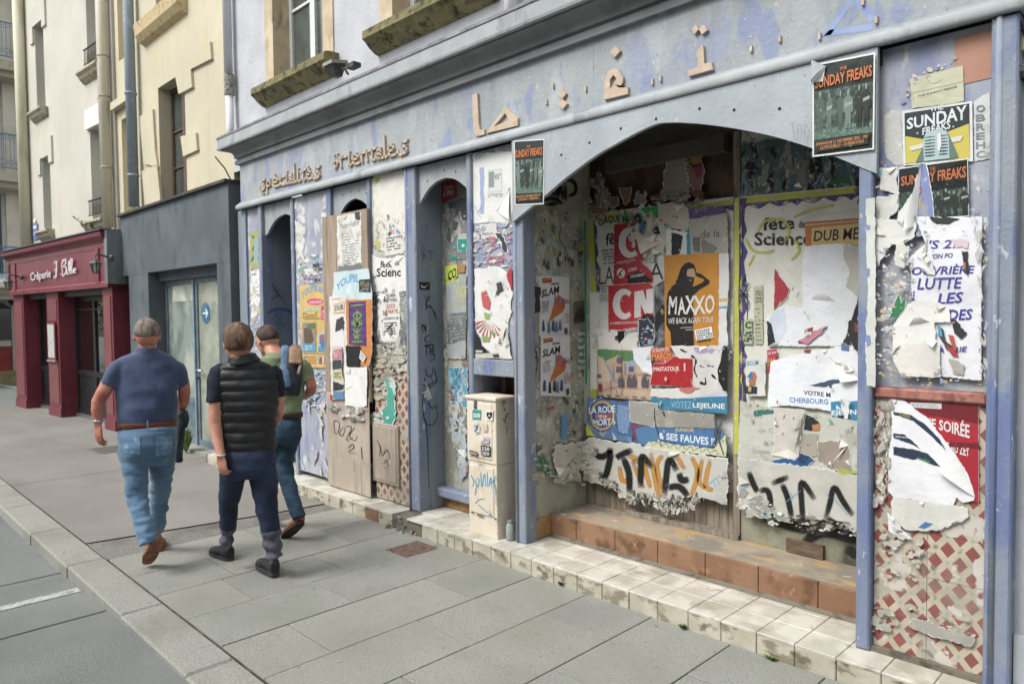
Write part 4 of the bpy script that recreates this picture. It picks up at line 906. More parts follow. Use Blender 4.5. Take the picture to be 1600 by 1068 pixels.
for p in C3([(406,425),(434,357),(570,370),(848,340),(882,327)])+[(1172,76),(1217,60),(1279,56),(1368,30),(1347,2)]:
    q = PL(p); obj('wood_plug', MB().box(q.x-.006, q.x+.006, 3.605, 3.625, q.z-.016, q.z+.016), m_let, sf)
m_ghost = M('old_blue_paint', '7e92bf', [('8d9fc6', 8, .45, .6), ('a2acb8', 14, .6, .66)], .7)
P619 = PY(3.619)
for pl in ([(1282,57),(1330,0),(1338,-4),(1298,55)], [(1285,58),(1362,48),(1366,36),(1296,47)], [(1330,-6),(1342,-8),(1372,28),(1360,36)]):
    obj('letter_ghost', MB().prism([P619(p) for p in pl], (0, .003, 0)), m_ghost, sf)
# orange patch on the right panel
P65b = PY(3.652)
pp = [P65b(p) for p in ((1491,60),(1551,46),(1551,121),(1491,135))]
obj('orange_patch', MB().prism(pp, (0, .006, 0)), M('orange_patch', 'a0745f', [('aa7f69', 3, .45, .6), ('a06a50', 8, .6, .7)], .7), sf)

# ------------------------------------------------------------------ utility cabinet
m_cab = M('cabinet_cream', 'cfc4b0', [('d6ccba', 3, .43, .6), ('bcaf98', 5, .55, .7, (1,1,.5), 6, 3), ('8b7a5f', 16, .68, .73, (1,1,.6), 8, 6, .7), ('d6ccb6', 9, .6, .68)], .6, [(40, .0015)])
cx0, cx1, cy0, cy1 = -4.075, -3.765, 3.555, 3.765
cabt = thing('utility_cabinet', ((cx0+cx1)/2, 3.66, .11), 'cream metal utility cabinet covered in stickers and blue scrawl on the tiled step', 'cabinet')
zc = PY(cy0)((760, 723)).z
obj('lower_body', MB().frontbox(cx0, cx1, cy0, cy1, .11, zc-.003, .004), m_cab, cabt)
obj('upper_body', MB().frontbox(cx0-.006, cx1+.004, cy0-.006, cy1, zc, 1.125, .004), m_cab, cabt)
obj('top_cap', MB().topbox(cx0-.016, cx1+.012, cy0-.016, cy1, 1.126, 1.15, .006), m_cab, cabt)
ud = obj('upper_door', MB().frontbox(cx0+.02, cx1-.035, cy0-.012, cy0-.0065, zc+.03, 1.10, .004), m_cab, cabt)
ld = obj('lower_door', MB().frontbox(cx0+.02, cx1-.03, cy0-.008, cy0-.0005, .27, zc-.03, .004), m_cab, cabt)
obj('lock', MB().lathe((cx0+.17, cy0-.012, zc+.17), [(.022, 0), (.02, .01), (.008, .012)], 12, (0, -1, 0)), m_cab, ud)
obj('latch', MB().box(cx0+.1, cx0+.17, cy0-.012, cy0-.0085, .255, .268), M('latch_grey', '7b7362'), ld)
jar = thing('glass_jar', (-3.70, 3.63, .11), 'small clear jar standing on the step between the cabinet and the blue post', 'jar')
obj('body', MB().lathe((-3.70, 3.62, .112), [(.028, 0), (.032, .006), (.032, .10), (.024, .118), (.022, .13)], 16), M('jar_glass', '8d9896', [('a7b0ac', 9, .5, .6)], .12, spec=.8), jar, True)
obj('lid', MB().lathe((-3.70, 3.62, .242), [(.025, 0), (.026, .014), (.024, .016)], 16), M('jar_lid', '8b9092', (), .35, metal=.6), jar)
# meter door in the tiled pilaster
mt = thing('meter_door', (-5.33, 3.64, .3), 'flat beige metal meter door with black scrawl set in the patterned tiles', 'meter door')
q0, q1 = PY(3.63)((583, 757)), PY(3.63)((622, 676))
obj('frame', MB().frontbox(q0.x, q1.x, 3.625, 3.647, .27, .80, .006), m_beigep, mt)
obj('leaf', MB().frontbox(q0.x+.025, q1.x-.022, 3.618, 3.6245, .295, .775, .004), m_beigep, mt)
# floodlight on the cornice
fl = thing('floodlight', (-5.93, 3.55, 3.8), 'dark floodlight with pale glass standing on the cornice below the white wall', 'floodlight')
K = PY(3.56)
mg = M('floodlight_body', '3d3e36', [('55564c', 30, .55, .65)], .6); mgl = M('floodlight_glass', 'b7bab0', [('8f938b', 20, .5, .65)], .2)
a = K((513, 107)); u_ = Vector((.16, 0, 0)); v_ = Vector((.0, .17, .03))
o0 = Vector((a.x-.0, 3.50, a.z-.0))
mb = MB().obox(o0, u_, v_, (0, 0, .03)); obj('bezel', mb, M('bezel_grey', '8f907f', (), .6), fl)
obj('lens', MB().obox(o0+Vector((.02, .02, .031)), (.12, 0, 0), (0, .13, .023), (0, 0, .003)), mgl, fl)
mb = MB(); t0 = [o0+Vector((.01, .01, 0)), o0+Vector((.15, .01, 0)), o0+Vector((.15, .16, .026)), o0+Vector((.01, .16, .026))]; b0_ = [o0+Vector((.05, .06, -.09)), o0+Vector((.12, .06, -.09)), o0+Vector((.12, .13, -.09)), o0+Vector((.05, .13, -.09))]
mb.add(t0+b0_, [(0,1,5,4), (1,2,6,5), (2,3,7,6), (3,0,4,7), (4,5,6,7), (0,1,2,3)]); obj('housing', mb, mg, fl)
obj('bracket', MB().tube([o0+Vector((.15, .1, -.04)), o0+Vector((.22, .1, -.05)), o0+Vector((.24, .12, -.1))], .012, 6).box(o0.x+.2, o0.x+.33, 3.62, 3.70, o0.z-.04, o0.z+.0), mg, fl)
# ================================================================== POSTERS, PAPER, PAINT ON THE WALLS
R_ = random.Random(11)
class Surf:
    def __init__(s, pl, d=.002): s.pl = pl; s.d = d
    def up(s, k=.0007): s.d += k; return s.d
    def __call__(s, p, d=None): return s.pl(p, s.d if d is None else d)
def crop(ox, oy, k):
    def f(*a):
        if len(a) == 1 and isinstance(a[0], list): return [(ox+x/k, oy+y/k) for x, y in a[0]]
        return (ox+a[0]/k, oy+a[1]/k)
    return f
A, Bc, Cc, D, E, Fh, G_, H, I, J, K_, L_c, Q, N = (crop(340,260,3.56), crop(560,260,3.56), crop(440,540,3.14), crop(800,180,3.56), crop(900,300,4.107), crop(900,540,4.107),
    crop(1120,200,3.142), crop(1120,500,2.81), crop(1340,60,3.142), crop(1340,340,3.56), crop(1340,600,2.281), crop(800,360,2.425), crop(1200,0,2.67), crop(680,580,3.56))
S1, S2, S3, S3b, S4, S4t, S5, S6, SS, SW, SL, SR, SP, SPt = (Surf(PY(v)) for v in (3.66, 3.65, 3.60, 3.592, 3.65, 3.638, 3.90, 3.66, 3.594, 0, 4.326, 4.292, 3.655, 3.648))
SW = Surf(PX(-3.572)); SJ1 = Surf(PX(-7.546)); SJ5 = Surf(PX(-4.776)); SC = Surf(PY(3.543), .0006); SCl = Surf(PY(3.547), .0006); SCs = Surf(PX(-3.761), .0008); SF = Surf(PY(3.62), .0008)
SSt = Surf(PY(4.33), .002); SRl = Surf(PY(4.30), .002)
PAP = {}
def paper(h, old=0, gloss=.45):
    k = (h, old, gloss)
    if k not in PAP:
        ly = [(h, 3, .4, .6)]
        cc = [int(h[i:i+2], 16) for i in (0, 2, 4)]
        dk = ''.join('%02x' % int(v*.82) for v in cc); lt = ''.join('%02x' % min(255, int(v*1.08+9)) for v in cc)
        ly = [(dk, 4, .5, .75, (1,1,1), 6, 2, .5), (lt, 7, .5, .72, (1,1,1), 5, 4, .5)]
        if old: ly += [('a39f90', 9, .60-.05*old, .66, (1,1,.8), 8, 6, .8), ('77756a', 14, .66-.03*old, .72, (1,1,1), 8, 9, .7), ('cfccc2', 22, .66-.02*old, .69, (1,1,1), 8, 3, .8)]
        PAP[k] = M('paper_%s_%d' % (h, old), tuple(v*1.15 for v in c(h)) if min(cc) > 175 and max(cc)-min(cc) < 20 else h, ly, gloss, [(18, .004), (70, .0008)], spec=.35)
    return PAP[k]
def ink(h): return M('ink_'+h, h, [('bdbcb6', 45, .66, .70, (1,1,.7), 5, 8, .5), (''.join('%02x' % min(255, int(int(h[i:i+2], 16)*.9+14)) for i in (0, 2, 4)), 30, .55, .7)], .55)
WHT, WH2, WH3, CORE = 'cfd0cf', 'c1c1bc', 'adaca4', 'cfd0cf'
def jag(pts, amp, step=4, rn=R_):
    out = []
    for a, b in zip(pts, pts[1:]+pts[:1]):
        L = math.dist(a, b); n = max(1, int(L/step)); nx, ny = -(b[1]-a[1])/max(L, .01), (b[0]-a[0])/max(L, .01); ph = rn.uniform(0, 99)
        for i in range(n):
            t_ = i/n; w_ = min(1, 4*t_*(1-t_)+.3)
            j = amp*w_*(1.3*pnoise((ph+t_*L*.06, 0, 3))+.9*pnoise((ph+t_*L*.22, 7, 3))+.5*rn.uniform(-1, 1))
            out.append((a[0]+(b[0]-a[0])*t_+nx*j, a[1]+(b[1]-a[1])*t_+ny*j))
    return out
def poly(parent, s, pts, mat, name='print', torn=0, d=None, kind=None, step=4):
    if d is None: d = s.up(.00035)
    if torn: pts = jag(pts, torn, step)
    mb = MB(); mb.add([s(p, d) for p in pts], [tuple(range(len(pts)))])
    o = obj(name, mb, mat if not isinstance(mat, str) else ink(mat), parent)
    if kind: o['kind'] = kind
    return o
def sheet(s, pts, mat, label, name='poster', cat='poster', group=None, torn=0, core=0, lift=0, step=4, old=0, gloss=.45):
    """a sheet of paper on the wall, its own thing; optional white torn core showing round its edge"""
    if isinstance(mat, str): mat = paper(mat, old, gloss)
    s.up(); e = jag(pts, torn, step) if torn else pts; P3 = []
    n = len(e); cx = sum(p[0] for p in e)/n; cy = sum(p[1] for p in e)/n
    ph = R_.uniform(0, 50)
    for i, p in enumerate(e):
        P3.append(s(p, s.d))
    mb = MB(); mb.add(P3, [tuple(range(n))])
    for i in range(n): pass
    th = s(e[0], s.d)-s(e[0], s.d-.0006)
    mb.add([v-th for v in P3], []); mb.f += [(i, (i+1) % n, (i+1) % n+n, i+n) for i in range(n)]
    o = obj(name, mb, mat, None, label=label, cat=cat, group=group)
    if core:
        e2 = [(cx+(x-cx)*1.0+(R_.uniform(.3, 1)*core)*(1 if x > cx else -1), y+(R_.uniform(.3, 1)*core)*(1 if y > cy else -1)) for x, y in e]
        mb = MB(); mb.add([s(p, s.d-.00065) for p in e2], [tuple(range(len(e2)))]); obj('torn_edge', mb, paper(CORE), o)
    s.up(.0003)
    if lift > .002:                                  # torn tongues folded back over the sheet
        for _ in range(int(2+lift*90)):
            i = R_.randrange(n); k = min(n-1, R_.randint(2, 4)); a, b = e[i], e[(i+k) % n]; mx, my = (a[0]+b[0])/2, (a[1]+b[1])/2; L = math.dist(a, b)
            if L < 2: continue
            dx, dy = cx-mx, cy-my; dl = max(1, math.hypot(dx, dy)); f = L*R_.uniform(.5, 1.2); curl(o, s, a, b, (mx+dx/dl*f+R_.uniform(-2, 2), my+dy/dl*f), min(.02, lift*.8), paper(R_.choice(('cfcfcb', 'c4c3bc', 'b9b7ae'))), roll=.8)
    return o
FC_ = {}
def glyphs(t_, bold, shear):
    bold = min(bold, .024)
    k = (t_, bold, shear)
    if k not in FC_:
        cu = bpy.data.curves.new('txt', 'FONT'); cu.body = t_; cu.offset = bold; cu.shear = shear; cu.resolution_u = 2; cu.fill_mode = 'FRONT'
        o = bpy.data.objects.new('txt', cu); COL.objects.link(o)
        dg = bpy.context.evaluated_depsgraph_get(); e = o.evaluated_get(dg); me = e.to_mesh()
        v = [(q.co.x, q.co.y) for q in me.vertices]; f = [tuple(p.vertices) for p in me.polygons]; e.to_mesh_clear(); bpy.data.objects.remove(o); bpy.data.curves.remove(cu)
        x0 = min(a for a, b in v); x1 = max(a for a, b in v); y0 = min(b for a, b in v); y1 = max(b for a, b in v)
        FC_[k] = ([((a-x0)/(x1-x0), (b-y0)/(y1-y0)) for a, b in v], f)
    return FC_[k]
def txt(parent, s, t_, bl, br, h0, h1, mat, bold=.015, shear=0, arc=0, wob=0, d=None, name='lettering'):
    """bl, br: surveyed ends of the line's foot; h0, h1: heights there; arc bends it"""
    v, f = glyphs(t_, bold, shear); 
    if d is None: d = s.up(.00035)
    mb = MB(); vs = []
    for u, w_ in v:
        h = h0+(h1-h0)*u; x = bl[0]+(br[0]-bl[0])*u; y = bl[1]+(br[1]-bl[1])*u-h*w_-arc*4*u*(1-u)
        if wob: x += wob*pnoise((u*20, w_*3, 1)); y += wob*pnoise((u*20, w_*3, 5))
        vs.append(s((x, y), d))
    mb.add(vs, f)
    return obj(name, mb, ink(mat) if isinstance(mat, str) else mat, parent)
def greek(parent, s, q, rows, mat, dens=.8, hk=.45, name='small_print'):
    """rows of tiny words, too small to read; q: TL TR BR BL"""
    mb = MB(); d = s.up(.00035)
    def P(u, v): return s((( q[0][0]*(1-u)+q[1][0]*u)*(1-v)+(q[3][0]*(1-u)+q[2][0]*u)*v, (q[0][1]*(1-u)+q[1][1]*u)*(1-v)+(q[3][1]*(1-u)+q[2][1]*u)*v), d)
    for r in range(rows):
        v0 = (r+.25)/rows; v1 = v0+hk/rows; u = R_.uniform(0, .04); end = R_.uniform(.75, 1)
        while u < end:
            w_ = R_.uniform(.04, .14)
            if R_.random() < dens: mb.add([P(u, v0), P(min(1, u+w_), v0), P(min(1, u+w_), v1), P(u, v1)], [(0,1,2,3)])
            u += w_+.025
    o = obj(name, mb, ink(mat) if isinstance(mat, str) else mat, parent); o['kind'] = 'stuff'; return o
def catmull(pts, n=6):
    P = [pts[0]]+list(pts)+[pts[-1]]; out = []
    for i in range(1, len(P)-2):
        for k in range(n):
            t_ = k/n; a, b, c_, d_ = P[i-1], P[i], P[i+1], P[i+2]
            out.append(tuple(.5*((2*b[j])+(-a[j]+c_[j])*t_+(2*a[j]-5*b[j]+4*c_[j]-d_[j])*t_*t_+(-a[j]+3*b[j]-3*c_[j]+d_[j])*t_**3) for j in (0, 1)))
    out.append(tuple(pts[-1])); return out
SPR = {}
def spray(h):
    """paint whose edge thins out into overspray (vertex attribute carries the paint's cover)"""
    if h in SPR: return SPR[h]
    m = M('spray_'+h, h, [], .5); N2, L2, B2_ = nodes_of(m); a = N2.new('ShaderNodeVertexColor'); a.layer_name = 'col'
    n = N2.new('ShaderNodeTexNoise'); n.inputs['Scale'].default_value = 160; g = N2.new('ShaderNodeNewGeometry'); L2.new(g.outputs['Position'], n.inputs['Vector'])
    mu = N2.new('ShaderNodeMath'); mu.operation = 'MULTIPLY_ADD'; mu.inputs[1].default_value = .7; L2.new(n.outputs['Fac'], mu.inputs[0]); mu.inputs[2].default_value = -.35
    ad = N2.new('ShaderNodeMath'); ad.operation = 'ADD'; L2.new(a.outputs['Color'], ad.inputs[0]); L2.new(mu.outputs[0], ad.inputs[1])
    mr = N2.new('ShaderNodeMapRange'); mr.inputs[1].default_value = .12; mr.inputs[2].default_value = .75; L2.new(ad.outputs[0], mr.inputs[0]); mr.inputs[4].default_value = .94; L2.new(mr.outputs[0], B2_.inputs['Alpha'])
    SPR[h] = m; return m
def brush(s, strokes, w_, mat, label=None, parent=None, soft=0, name='graffiti', group=None, jit=0, shape=None):
    """hand painted strokes along surveyed points; one thing per tag"""
    d = s.up(.0004); mb = MB(); mb.col = []
    for st in strokes:
        p = catmull(st) if len(st) > 2 else [st[0], ((st[0][0]+st[1][0])/2, (st[0][1]+st[1][1])/2), st[1]]; n = len(p); o = len(mb.v)
        offs = [-1.5, -.75, 0, .75, 1.5] if soft else [-1, 1]; al = [0, .8, 1, .8, 0] if soft else [1, 1]
        for i, q in enumerate(p):
            a = p[max(0, i-1)]; b = p[min(n-1, i+1)]; L = max(.01, math.dist(a, b)); nx, ny = -(b[1]-a[1])/L, (b[0]-a[0])/L
            t_ = i/(n-1); wk = w_*.5*((.55+.45*math.sin(PI*min(1, t_*1.15+.1))) if not soft else 1)*(1+jit*pnoise((q[0]*.2, q[1]*.2, 2)))
            for k_, of in enumerate(offs):
                mb.v.append(s((q[0]+nx*wk*of, q[1]+ny*wk*of), d)); e = al[k_]*(1 if not soft else min(1, 3*t_+.25, 3*(1-t_)+.35)); mb.col.append((e, e, e))
        m_ = len(offs)
        for i in range(n-1):
            for k_ in range(m_-1): mb.f.append((o+i*m_+k_, o+i*m_+k_+1, o+(i+1)*m_+k_+1, o+(i+1)*m_+k_))
    mt = spray(mat) if soft else (ink(mat) if isinstance(mat, str) else mat)
    if not soft: mb.col = None
    if parent: return obj(name, mb, mt, parent)
    return obj(name, mb, mt, None, label=label, cat='graffiti', group=group)
m_scrap = M('torn_paper_scraps', 'ffffff', [('9a978c', 26, .55, .62, (1,1,1), 7, 4, .6), ('d0cfc9', 34, .60, .63, (1,1,1), 6, 6, .7)], .8, [(30, .004)], attr='col')
def scraps(s, pts, n, smin, smax, pal, label, lift=.006, long=1.0, name='torn_paper'):
    """uncountable remnants of torn posters over a patch of wall"""
    mb = MB(); mb.col = []; xs = [p[0] for p in pts]; ys = [p[1] for p in pts]
    def inside(x, y):
        c_ = False; j = len(pts)-1
        for i in range(len(pts)):
            if (pts[i][1] > y) != (pts[j][1] > y) and x < (pts[j][0]-pts[i][0])*(y-pts[i][1])/(pts[j][1]-pts[i][1])+pts[i][0]: c_ = not c_
            j = i
        return c_
    base = s.up(.0006); cnt = 0
    while cnt < n:
        x, y = R_.uniform(min(xs), max(xs)), R_.uniform(min(ys), max(ys)); cnt += .2
        if not inside(x, y): continue
        cnt += .8; r = R_.uniform(smin, smax)*R_.choice((.4, .6, .8, 1, 1.4)); k = R_.randint(12, 20); o = len(mb.v); asp = R_.uniform(.3, .9); cc = c(R_.choice(pal)); sh = R_.uniform(-.5, .5)
        dd = base+R_.uniform(0, .0009); ti = lift*.3 if R_.random() < .14 else 0; ph = R_.uniform(0, 99)
        for i in range(k):
            th = 2*PI*i/k; rr = r*(.75+.5*pnoise((ph+2*math.cos(th), 2*math.sin(th), 1))+R_.uniform(-.16, .16)); qx = rr*math.cos(th)*(asp if long > 1 else 1); qy = rr*math.sin(th)*long*(1 if long > 1 else asp)
            qx += qy*sh; l = ti*max(0, qy/max(r, .1)) if ti else 0; mb.v.append(s((x+qx, y+qy), dd+l)); mb.col.append(cc)
        mb.f.append(tuple(range(o, o+k)))
    o = obj(name, mb, m_scrap, None, label=label, cat='torn paper'); o['kind'] = 'stuff'; return o
def curl(parent, s, a, b, tip, lift, mat=None, name='curled_paper', roll=.6):
    """a flap peeled off the wall: from the line a-b it rises and bends towards tip"""
    mb = MB(); base = s.d
    def fn(u, v):
        x = a[0]+(b[0]-a[0])*u; y = a[1]+(b[1]-a[1])*u; x2 = x+(tip[0]-x)*v; y2 = y+(tip[1]-y)*v
        return s((x2, y2), base+lift*math.sin(v*PI*roll)+.001)
    mb.grid(fn, 6, 8)
    return obj(name, mb, mat or paper(CORE), parent, True)
GREYP = ['b3b1a8', 'a8a69b', 'bdbbb3', '99978b', 'aeaca1', 'a19f93', 'b8b6ae', '8d8b80', 'b5b3ab', 'a9adaa']
COLP = GREYP*2+['7fb2b0', '9b5a58', '5b8fb0', 'b9b14a', '4b4a48', 'b97f8c', '34332f', '6a9a86', '8f86a8', 'b3854f']
LAVP = ['9aa2b6', 'b3b3ad', 'a6aab6', 'b9b9b4', '8a94b2', 'aeada5', '9f9ba4', 'b8b7b0', 'a8a193']

# ---------- narrow first panel and first jamb
p = sheet(S1, [(391,364),(408,359),(409,417),(392,421)], '9aa04a', 'narrow yellow and blue poster at the top of the far left slim panel', old=1)
brush(S1, [[(394,368),(400,375),(406,368)],[(395,392),(400,380),(405,392)],[(393,408),(400,398),(407,408)]], 2.6, '39484a', parent=p, name='print')
poly(p, S1, [(397,372),(404,371),(404,412),(397,414)], '86a2a4')
sheet(S1, [(392,424),(408,420),(409,455),(403,490),(393,500)], WHT, 'long white torn paper strip under the yellow poster on the slim far left panel', torn=1.6, old=1, lift=.006)
scraps(S1, [(389,424),(410,420),(411,560),(390,566)], 60, 2, 6, LAVP+['55564c', 'b9b14a'], 'torn paper remnants on the narrow far left panel', .006)
for st_, lab in (([[A(305,650),A(325,700),A(345,680)],[A(300,740),A(345,715),A(375,770)],[A(318,670),A(350,735)]], 'thin black scrawl high on the jamb of the far left arch'),): brush(SJ1, st_, 1.2, '2d3038', lab)
brush(SJ1, [[A(310,795),A(325,790),A(322,830)],[A(305,855),A(335,815),A(355,825),A(330,862),A(362,868)],[A(330,885),A(350,870),A(368,888),A(348,905),A(330,890)]], 1.6, '2a6f96', 'blue marker numbers on the jamb of the far left arch')
brush(SJ1, [[(418,490),(430,483),(448,484),(460,492)]], 4, '5b5a94', 'purple spray arc low on the jamb of the far left arch', soft=1)
SD1 = Surf(PY(4.02)); sheet(SD1, [(455,465),(463,463),(463,512),(455,512)], 'a58272', 'faded orange paper on the dark door inside the far left arch', old=1)
# ---------- second panel: circus poster
scraps(S2, A([(445,190),(480,190),(478,330),(470,640),(446,650)]), 60, 2.5, 8, ['c6c7c4','b9b8b0','c9cac8','a3a8ba'], 'white torn paper strip along the left edge of the lavender panel', .006, 1.6)
scraps(S2, A([(590,170),(622,160),(622,470),(600,460),(596,330)]), 50, 2.5, 7, ['c6c7c4','b9b8b0','c9cac8'], 'white torn paper strip along the right edge of the lavender panel', .006, 1.6)
scraps(S2, A([(465,480),(580,500),(585,650),(460,650)]), 110, 2, 6, ['c6c7c4','b9b8b0','b5697c','3d3c3c','6c9a80','c9cac8','4b8fb0','8f99b8'], 'colourful torn paper above the circus poster on the lavender panel', .012)
q_ = sheet(S2, A([(458,662),(620,652),(622,800),(624,1040),(478,1035),(460,860)]), 'c6a85c', 'yellow circus poster with arched blue title and pink ellipse on the lavender panel', old=0)
txt(q_, S2, 'YOUPIILAND', A(470,745), A(618,738), 11, 12, '4f8cc0', .03, arc=13, name='lettering')
poly(q_, S2, [(A(545,752)[0]+13*math.cos(a*PI/9), A(545,752)[1]+5.5*math.sin(a*PI/9)) for a in range(18)], 'c04a78'); txt(q_, S2, 'GONFLABLES', A(512,762), A(580,758), 3.4, 3.4, 'e3cdb0', .02)
poly(q_, S2, A([(482,788),(572,782),(572,800),(482,806)]), '7aa394'); txt(q_, S2, 'SPECTACLES', A(484,804), A(570,798), 3.8, 3.8, 'd9d3a8', .02)
greek(q_, S2, A([(475,812),(572,806),(572,850),(475,856)]), 4, '6f5f33'); poly(q_, S2, A([(580,775),(622,770),(616,855),(576,850)]), 'b8436a'); txt(q_, S2, '1 TARIF', A(584,845), A(614,850), 12, 14, 'e0cfc8', .02)
poly(q_, S2, A([(475,870),(552,865),(552,1028),(478,1028)]), '8d7f6b', torn=1); poly(q_, S2, A([(565,925),(618,918),(616,1032),(562,1028)]), '8fb3c4', torn=.8)
for pts_, cc in ((A([(485,900),(520,890),(540,960),(515,1000),(488,980)]), '5c4a40'), (A([(500,880),(545,872),(548,900),(505,910)]), '5d6b48'), (A([(480,990),(550,985),(552,1026),(480,1028)]), '4f93b3'), (A([(570,940),(612,930),(608,985),(572,990)]), '9b5560'), (A([(575,960),(600,955),(605,1010),(578,1015)]), '4a6d9a'), (A([(565,1000),(614,1010),(612,1032),(562,1026)]), '3f8bab')):
    poly(q_, S2, pts_, cc, torn=1.2)
greek(q_, S2, A([(492,995),(540,992),(540,1022),(492,1024)]), 2, 'c9d8dd')
q_ = sheet(S2, A([(478,1042),(624,1046),(622,1120),(480,1115)]), 'c2a05a', 'strip of a second yellow circus poster below the first one', torn=.6, old=1)
greek(q_, S2, A([(485,1052),(560,1055),(560,1100),(485,1098)]), 3, '8d4d3c'); 
for k in range(7): poly(q_, S2, [(A(570+k*7,1060)[0]+R_.uniform(-1,1), A(570,1060)[1]+R_.uniform(-2,2)), (A(578+k*7,1062)[0], A(0,1064)[1]), (A(576+k*7,0)[0], A(0,1100)[1]), (A(568+k*7,0)[0], A(0,1095)[1])], R_.choice(['8d4d3c','4f8a5c','5b6f9a','c9c2a8']))
scraps(S2, [(470,576),(517,576),(517,640),(470,632)], 130, 1.5, 6, ['c6c7c4','8f99b8','b9b8b0','3d4048','6f9cc0','c2b668','c9cac8','a3a8ba'], 'dense torn paper below the circus posters on the lavender panel', .008)
scraps(S2, [(472,630),(517,640),(517,750),(472,730)], 22, 1.5, 4, LAVP, 'peeling lavender paint flakes low on the lavender panel', .002, 3.5)
# ---------- boarded bay
q_ = sheet(S3, A([(668,278),(795,255),(800,570),(672,590)]), WH2, 'tall weathered list poster pasted on the brown board', torn=1, core=1, old=1, lift=.004)
txt(q_, S3, 'Plaisir d\'offrir', A(682,350), A(790,326), 9, 9, '55585a', .0, .2); greek(q_, S3, A([(690,375),(785,360),(788,540),(695,552)]), 12, '6f716f', .75, .3); poly(q_, S3, A([(765,258),(795,253),(795,300),(770,296)]), '3c3f40', torn=1.5); poly(q_, S3, A([(672,555),(800,535),(800,572),(674,590)]), '6f7472', torn=2)
q_ = sheet(S3, A([(652,590),(840,568),(862,700),(860,740),(640,735),(650,660)]), 'b9cccf', 'pale sheet with blue curved lettering on the brown board', torn=.7, core=.6)
txt(q_, S3, 'YOUPIIL', A(665,700), A(790,650), 12, 14, '4a93c4', .03, arc=7); 
q2 = sheet(S3, A([(790,630),(855,625),(855,700),(790,698)]), '33363a', 'small black flyer with yellow text over the pale blue lettered sheet'); greek(q2, S3, A([(795,640),(850,636),(850,668),(795,670)]), 3, 'b0a04c'); greek(q2, S3, A([(797,675),(850,672),(850,694),(797,695)]), 2, 'a5a5a0')
q_ = sheet(S3, A([(628,725),(720,718),(725,1100),(730,1300),(640,1290),(632,1000)]), 'c4c2bc', 'tall white poster with DUB panel and striding figure on the brown board', torn=.8, core=.8)
poly(q_, S3, A([(640,738),(682,732),(682,737),(640,743)]), 'c07a3a'); poly(q_, S3, A([(650,765),(712,752),(712,815),(652,820)]), 'c98a4c'); poly(q_, S3, A([(654,770),(708,758),(708,808),(656,814)]), 'c5c3b4'); txt(q_, S3, 'DUB.', A(658,803), A(706,795), 8, 8.5, '2f2f31', .02, .1)
poly(q_, S3, A([(665,850),(705,835),(710,900),(690,960),(660,940)]), '3a3a3c', torn=1.5); poly(q_, S3, A([(655,930),(700,900),(712,1010),(700,1080),(672,1080),(668,1010),(650,1060)]), 'cfd0cf', torn=1); poly(q_, S3, A([(650,1000),(668,1000),(672,1080),(655,1085)]), '2d2e30')
q_ = sheet(S3, A([(718,742),(865,738),(864,1035),(845,1110),(740,1110),(725,960)]), 'c27a3c', 'orange sheet behind the purple poster on the brown board', torn=.8, core=.6)
q_ = sheet(S3, A([(735,755),(830,748),(835,998),(738,990)]), '4b2f63', 'purple poster with a green ornamental emblem on the brown board')
poly(q_, S3, A([(740,762),(826,756),(831,992),(742,984)]), '553670')
GN = '6b9c2c'
for st_ in ([A(783,800),A(783,960)],[A(760,830),A(783,810),A(806,828),A(783,850),A(760,830)],[A(755,860),A(783,890),A(812,858)],[A(762,900),A(783,925),A(805,898)],[A(752,880),A(770,870),A(765,850)],[A(815,880),A(797,870),A(802,850)],[A(765,930),A(783,950),A(803,930)],[A(750,775),A(822,768)],[A(752,975),A(822,972)],[A(770,960),A(783,945),A(797,960)]): brush(S3, [st_], 2.4, GN, parent=q_, name='emblem')
poly(q_, S3, A([(775,870),(783,862),(791,870),(783,900)]), '1f1c20'); 
for yy in (795, 840, 880, 925, 968): poly(q_, S3, [A(745,yy),A(752,yy-1),A(752,yy+3),A(745,yy+4)], '1f1c20'); poly(q_, S3, [A(818,yy-2),A(825,yy-3),A(825,yy+1),A(818,yy+2)], '1f1c20')
q_ = sheet(S3, Cc([(322,108),(428,104),(426,292),(410,300),(322,290)]), 'c8c9c6', 'large blank white sheet at the foot of the brown board', torn=.8, core=.8, lift=.004)
q2 = sheet(S3, Cc([(325,0),(395,0),(393,106),(330,100)]), '232426', 'black torn flyer between orange and white sheets on the brown board', torn=1); 
q2 = sheet(S3, Cc([(398,20),(425,55),(412,82),(392,60)]), 'c4c6c4', 'small tilted white sticker with text on the orange sheet', torn=.3); greek(q2, S3, Cc([(400,28),(422,55),(412,76),(396,58)]), 4, '46484a')
q_ = sheet(S3, Cc([(260,0),(306,0),(308,50),(306,128),(318,168),(318,262),(262,262)]), 'b9b6ae', 'stack of small torn posters with pink and blue scenes on the brown board', torn=.6)
for pts_, cc in (([(262,20),(306,16),(306,60),(262,66)], 'b5647c'), ([(262,70),(306,66),(306,110),(262,118)], '3a3d40'), ([(264,125),(308,122),(308,165),(264,160)], 'b3b078'), ([(264,172),(318,190),(316,212),(264,222)], '2b2d33'), ([(264,225),(318,222),(318,262),(266,258)], '4f7ba0'), ([(250,235),(265,245),(258,270),(250,262)], 'a3232e')): poly(q_, S3, Cc(pts_), cc, torn=.8)
greek(q_, S3, Cc([(266,26),(302,22),(302,56),(266,60)]), 3, 'd0ccc8'); greek(q_, S3, Cc([(268,130),(304,128),(304,158),(268,156)]), 3, '4e5246')
scraps(S3, Cc([(245,270),(300,300),(420,300),(430,370),(330,350),(250,310)]), 90, 2, 7, ['b9b8b0','c6c5be','8b897d','5c5b55','a3a196'], 'ragged paper edge where the posters end on the board', .010)
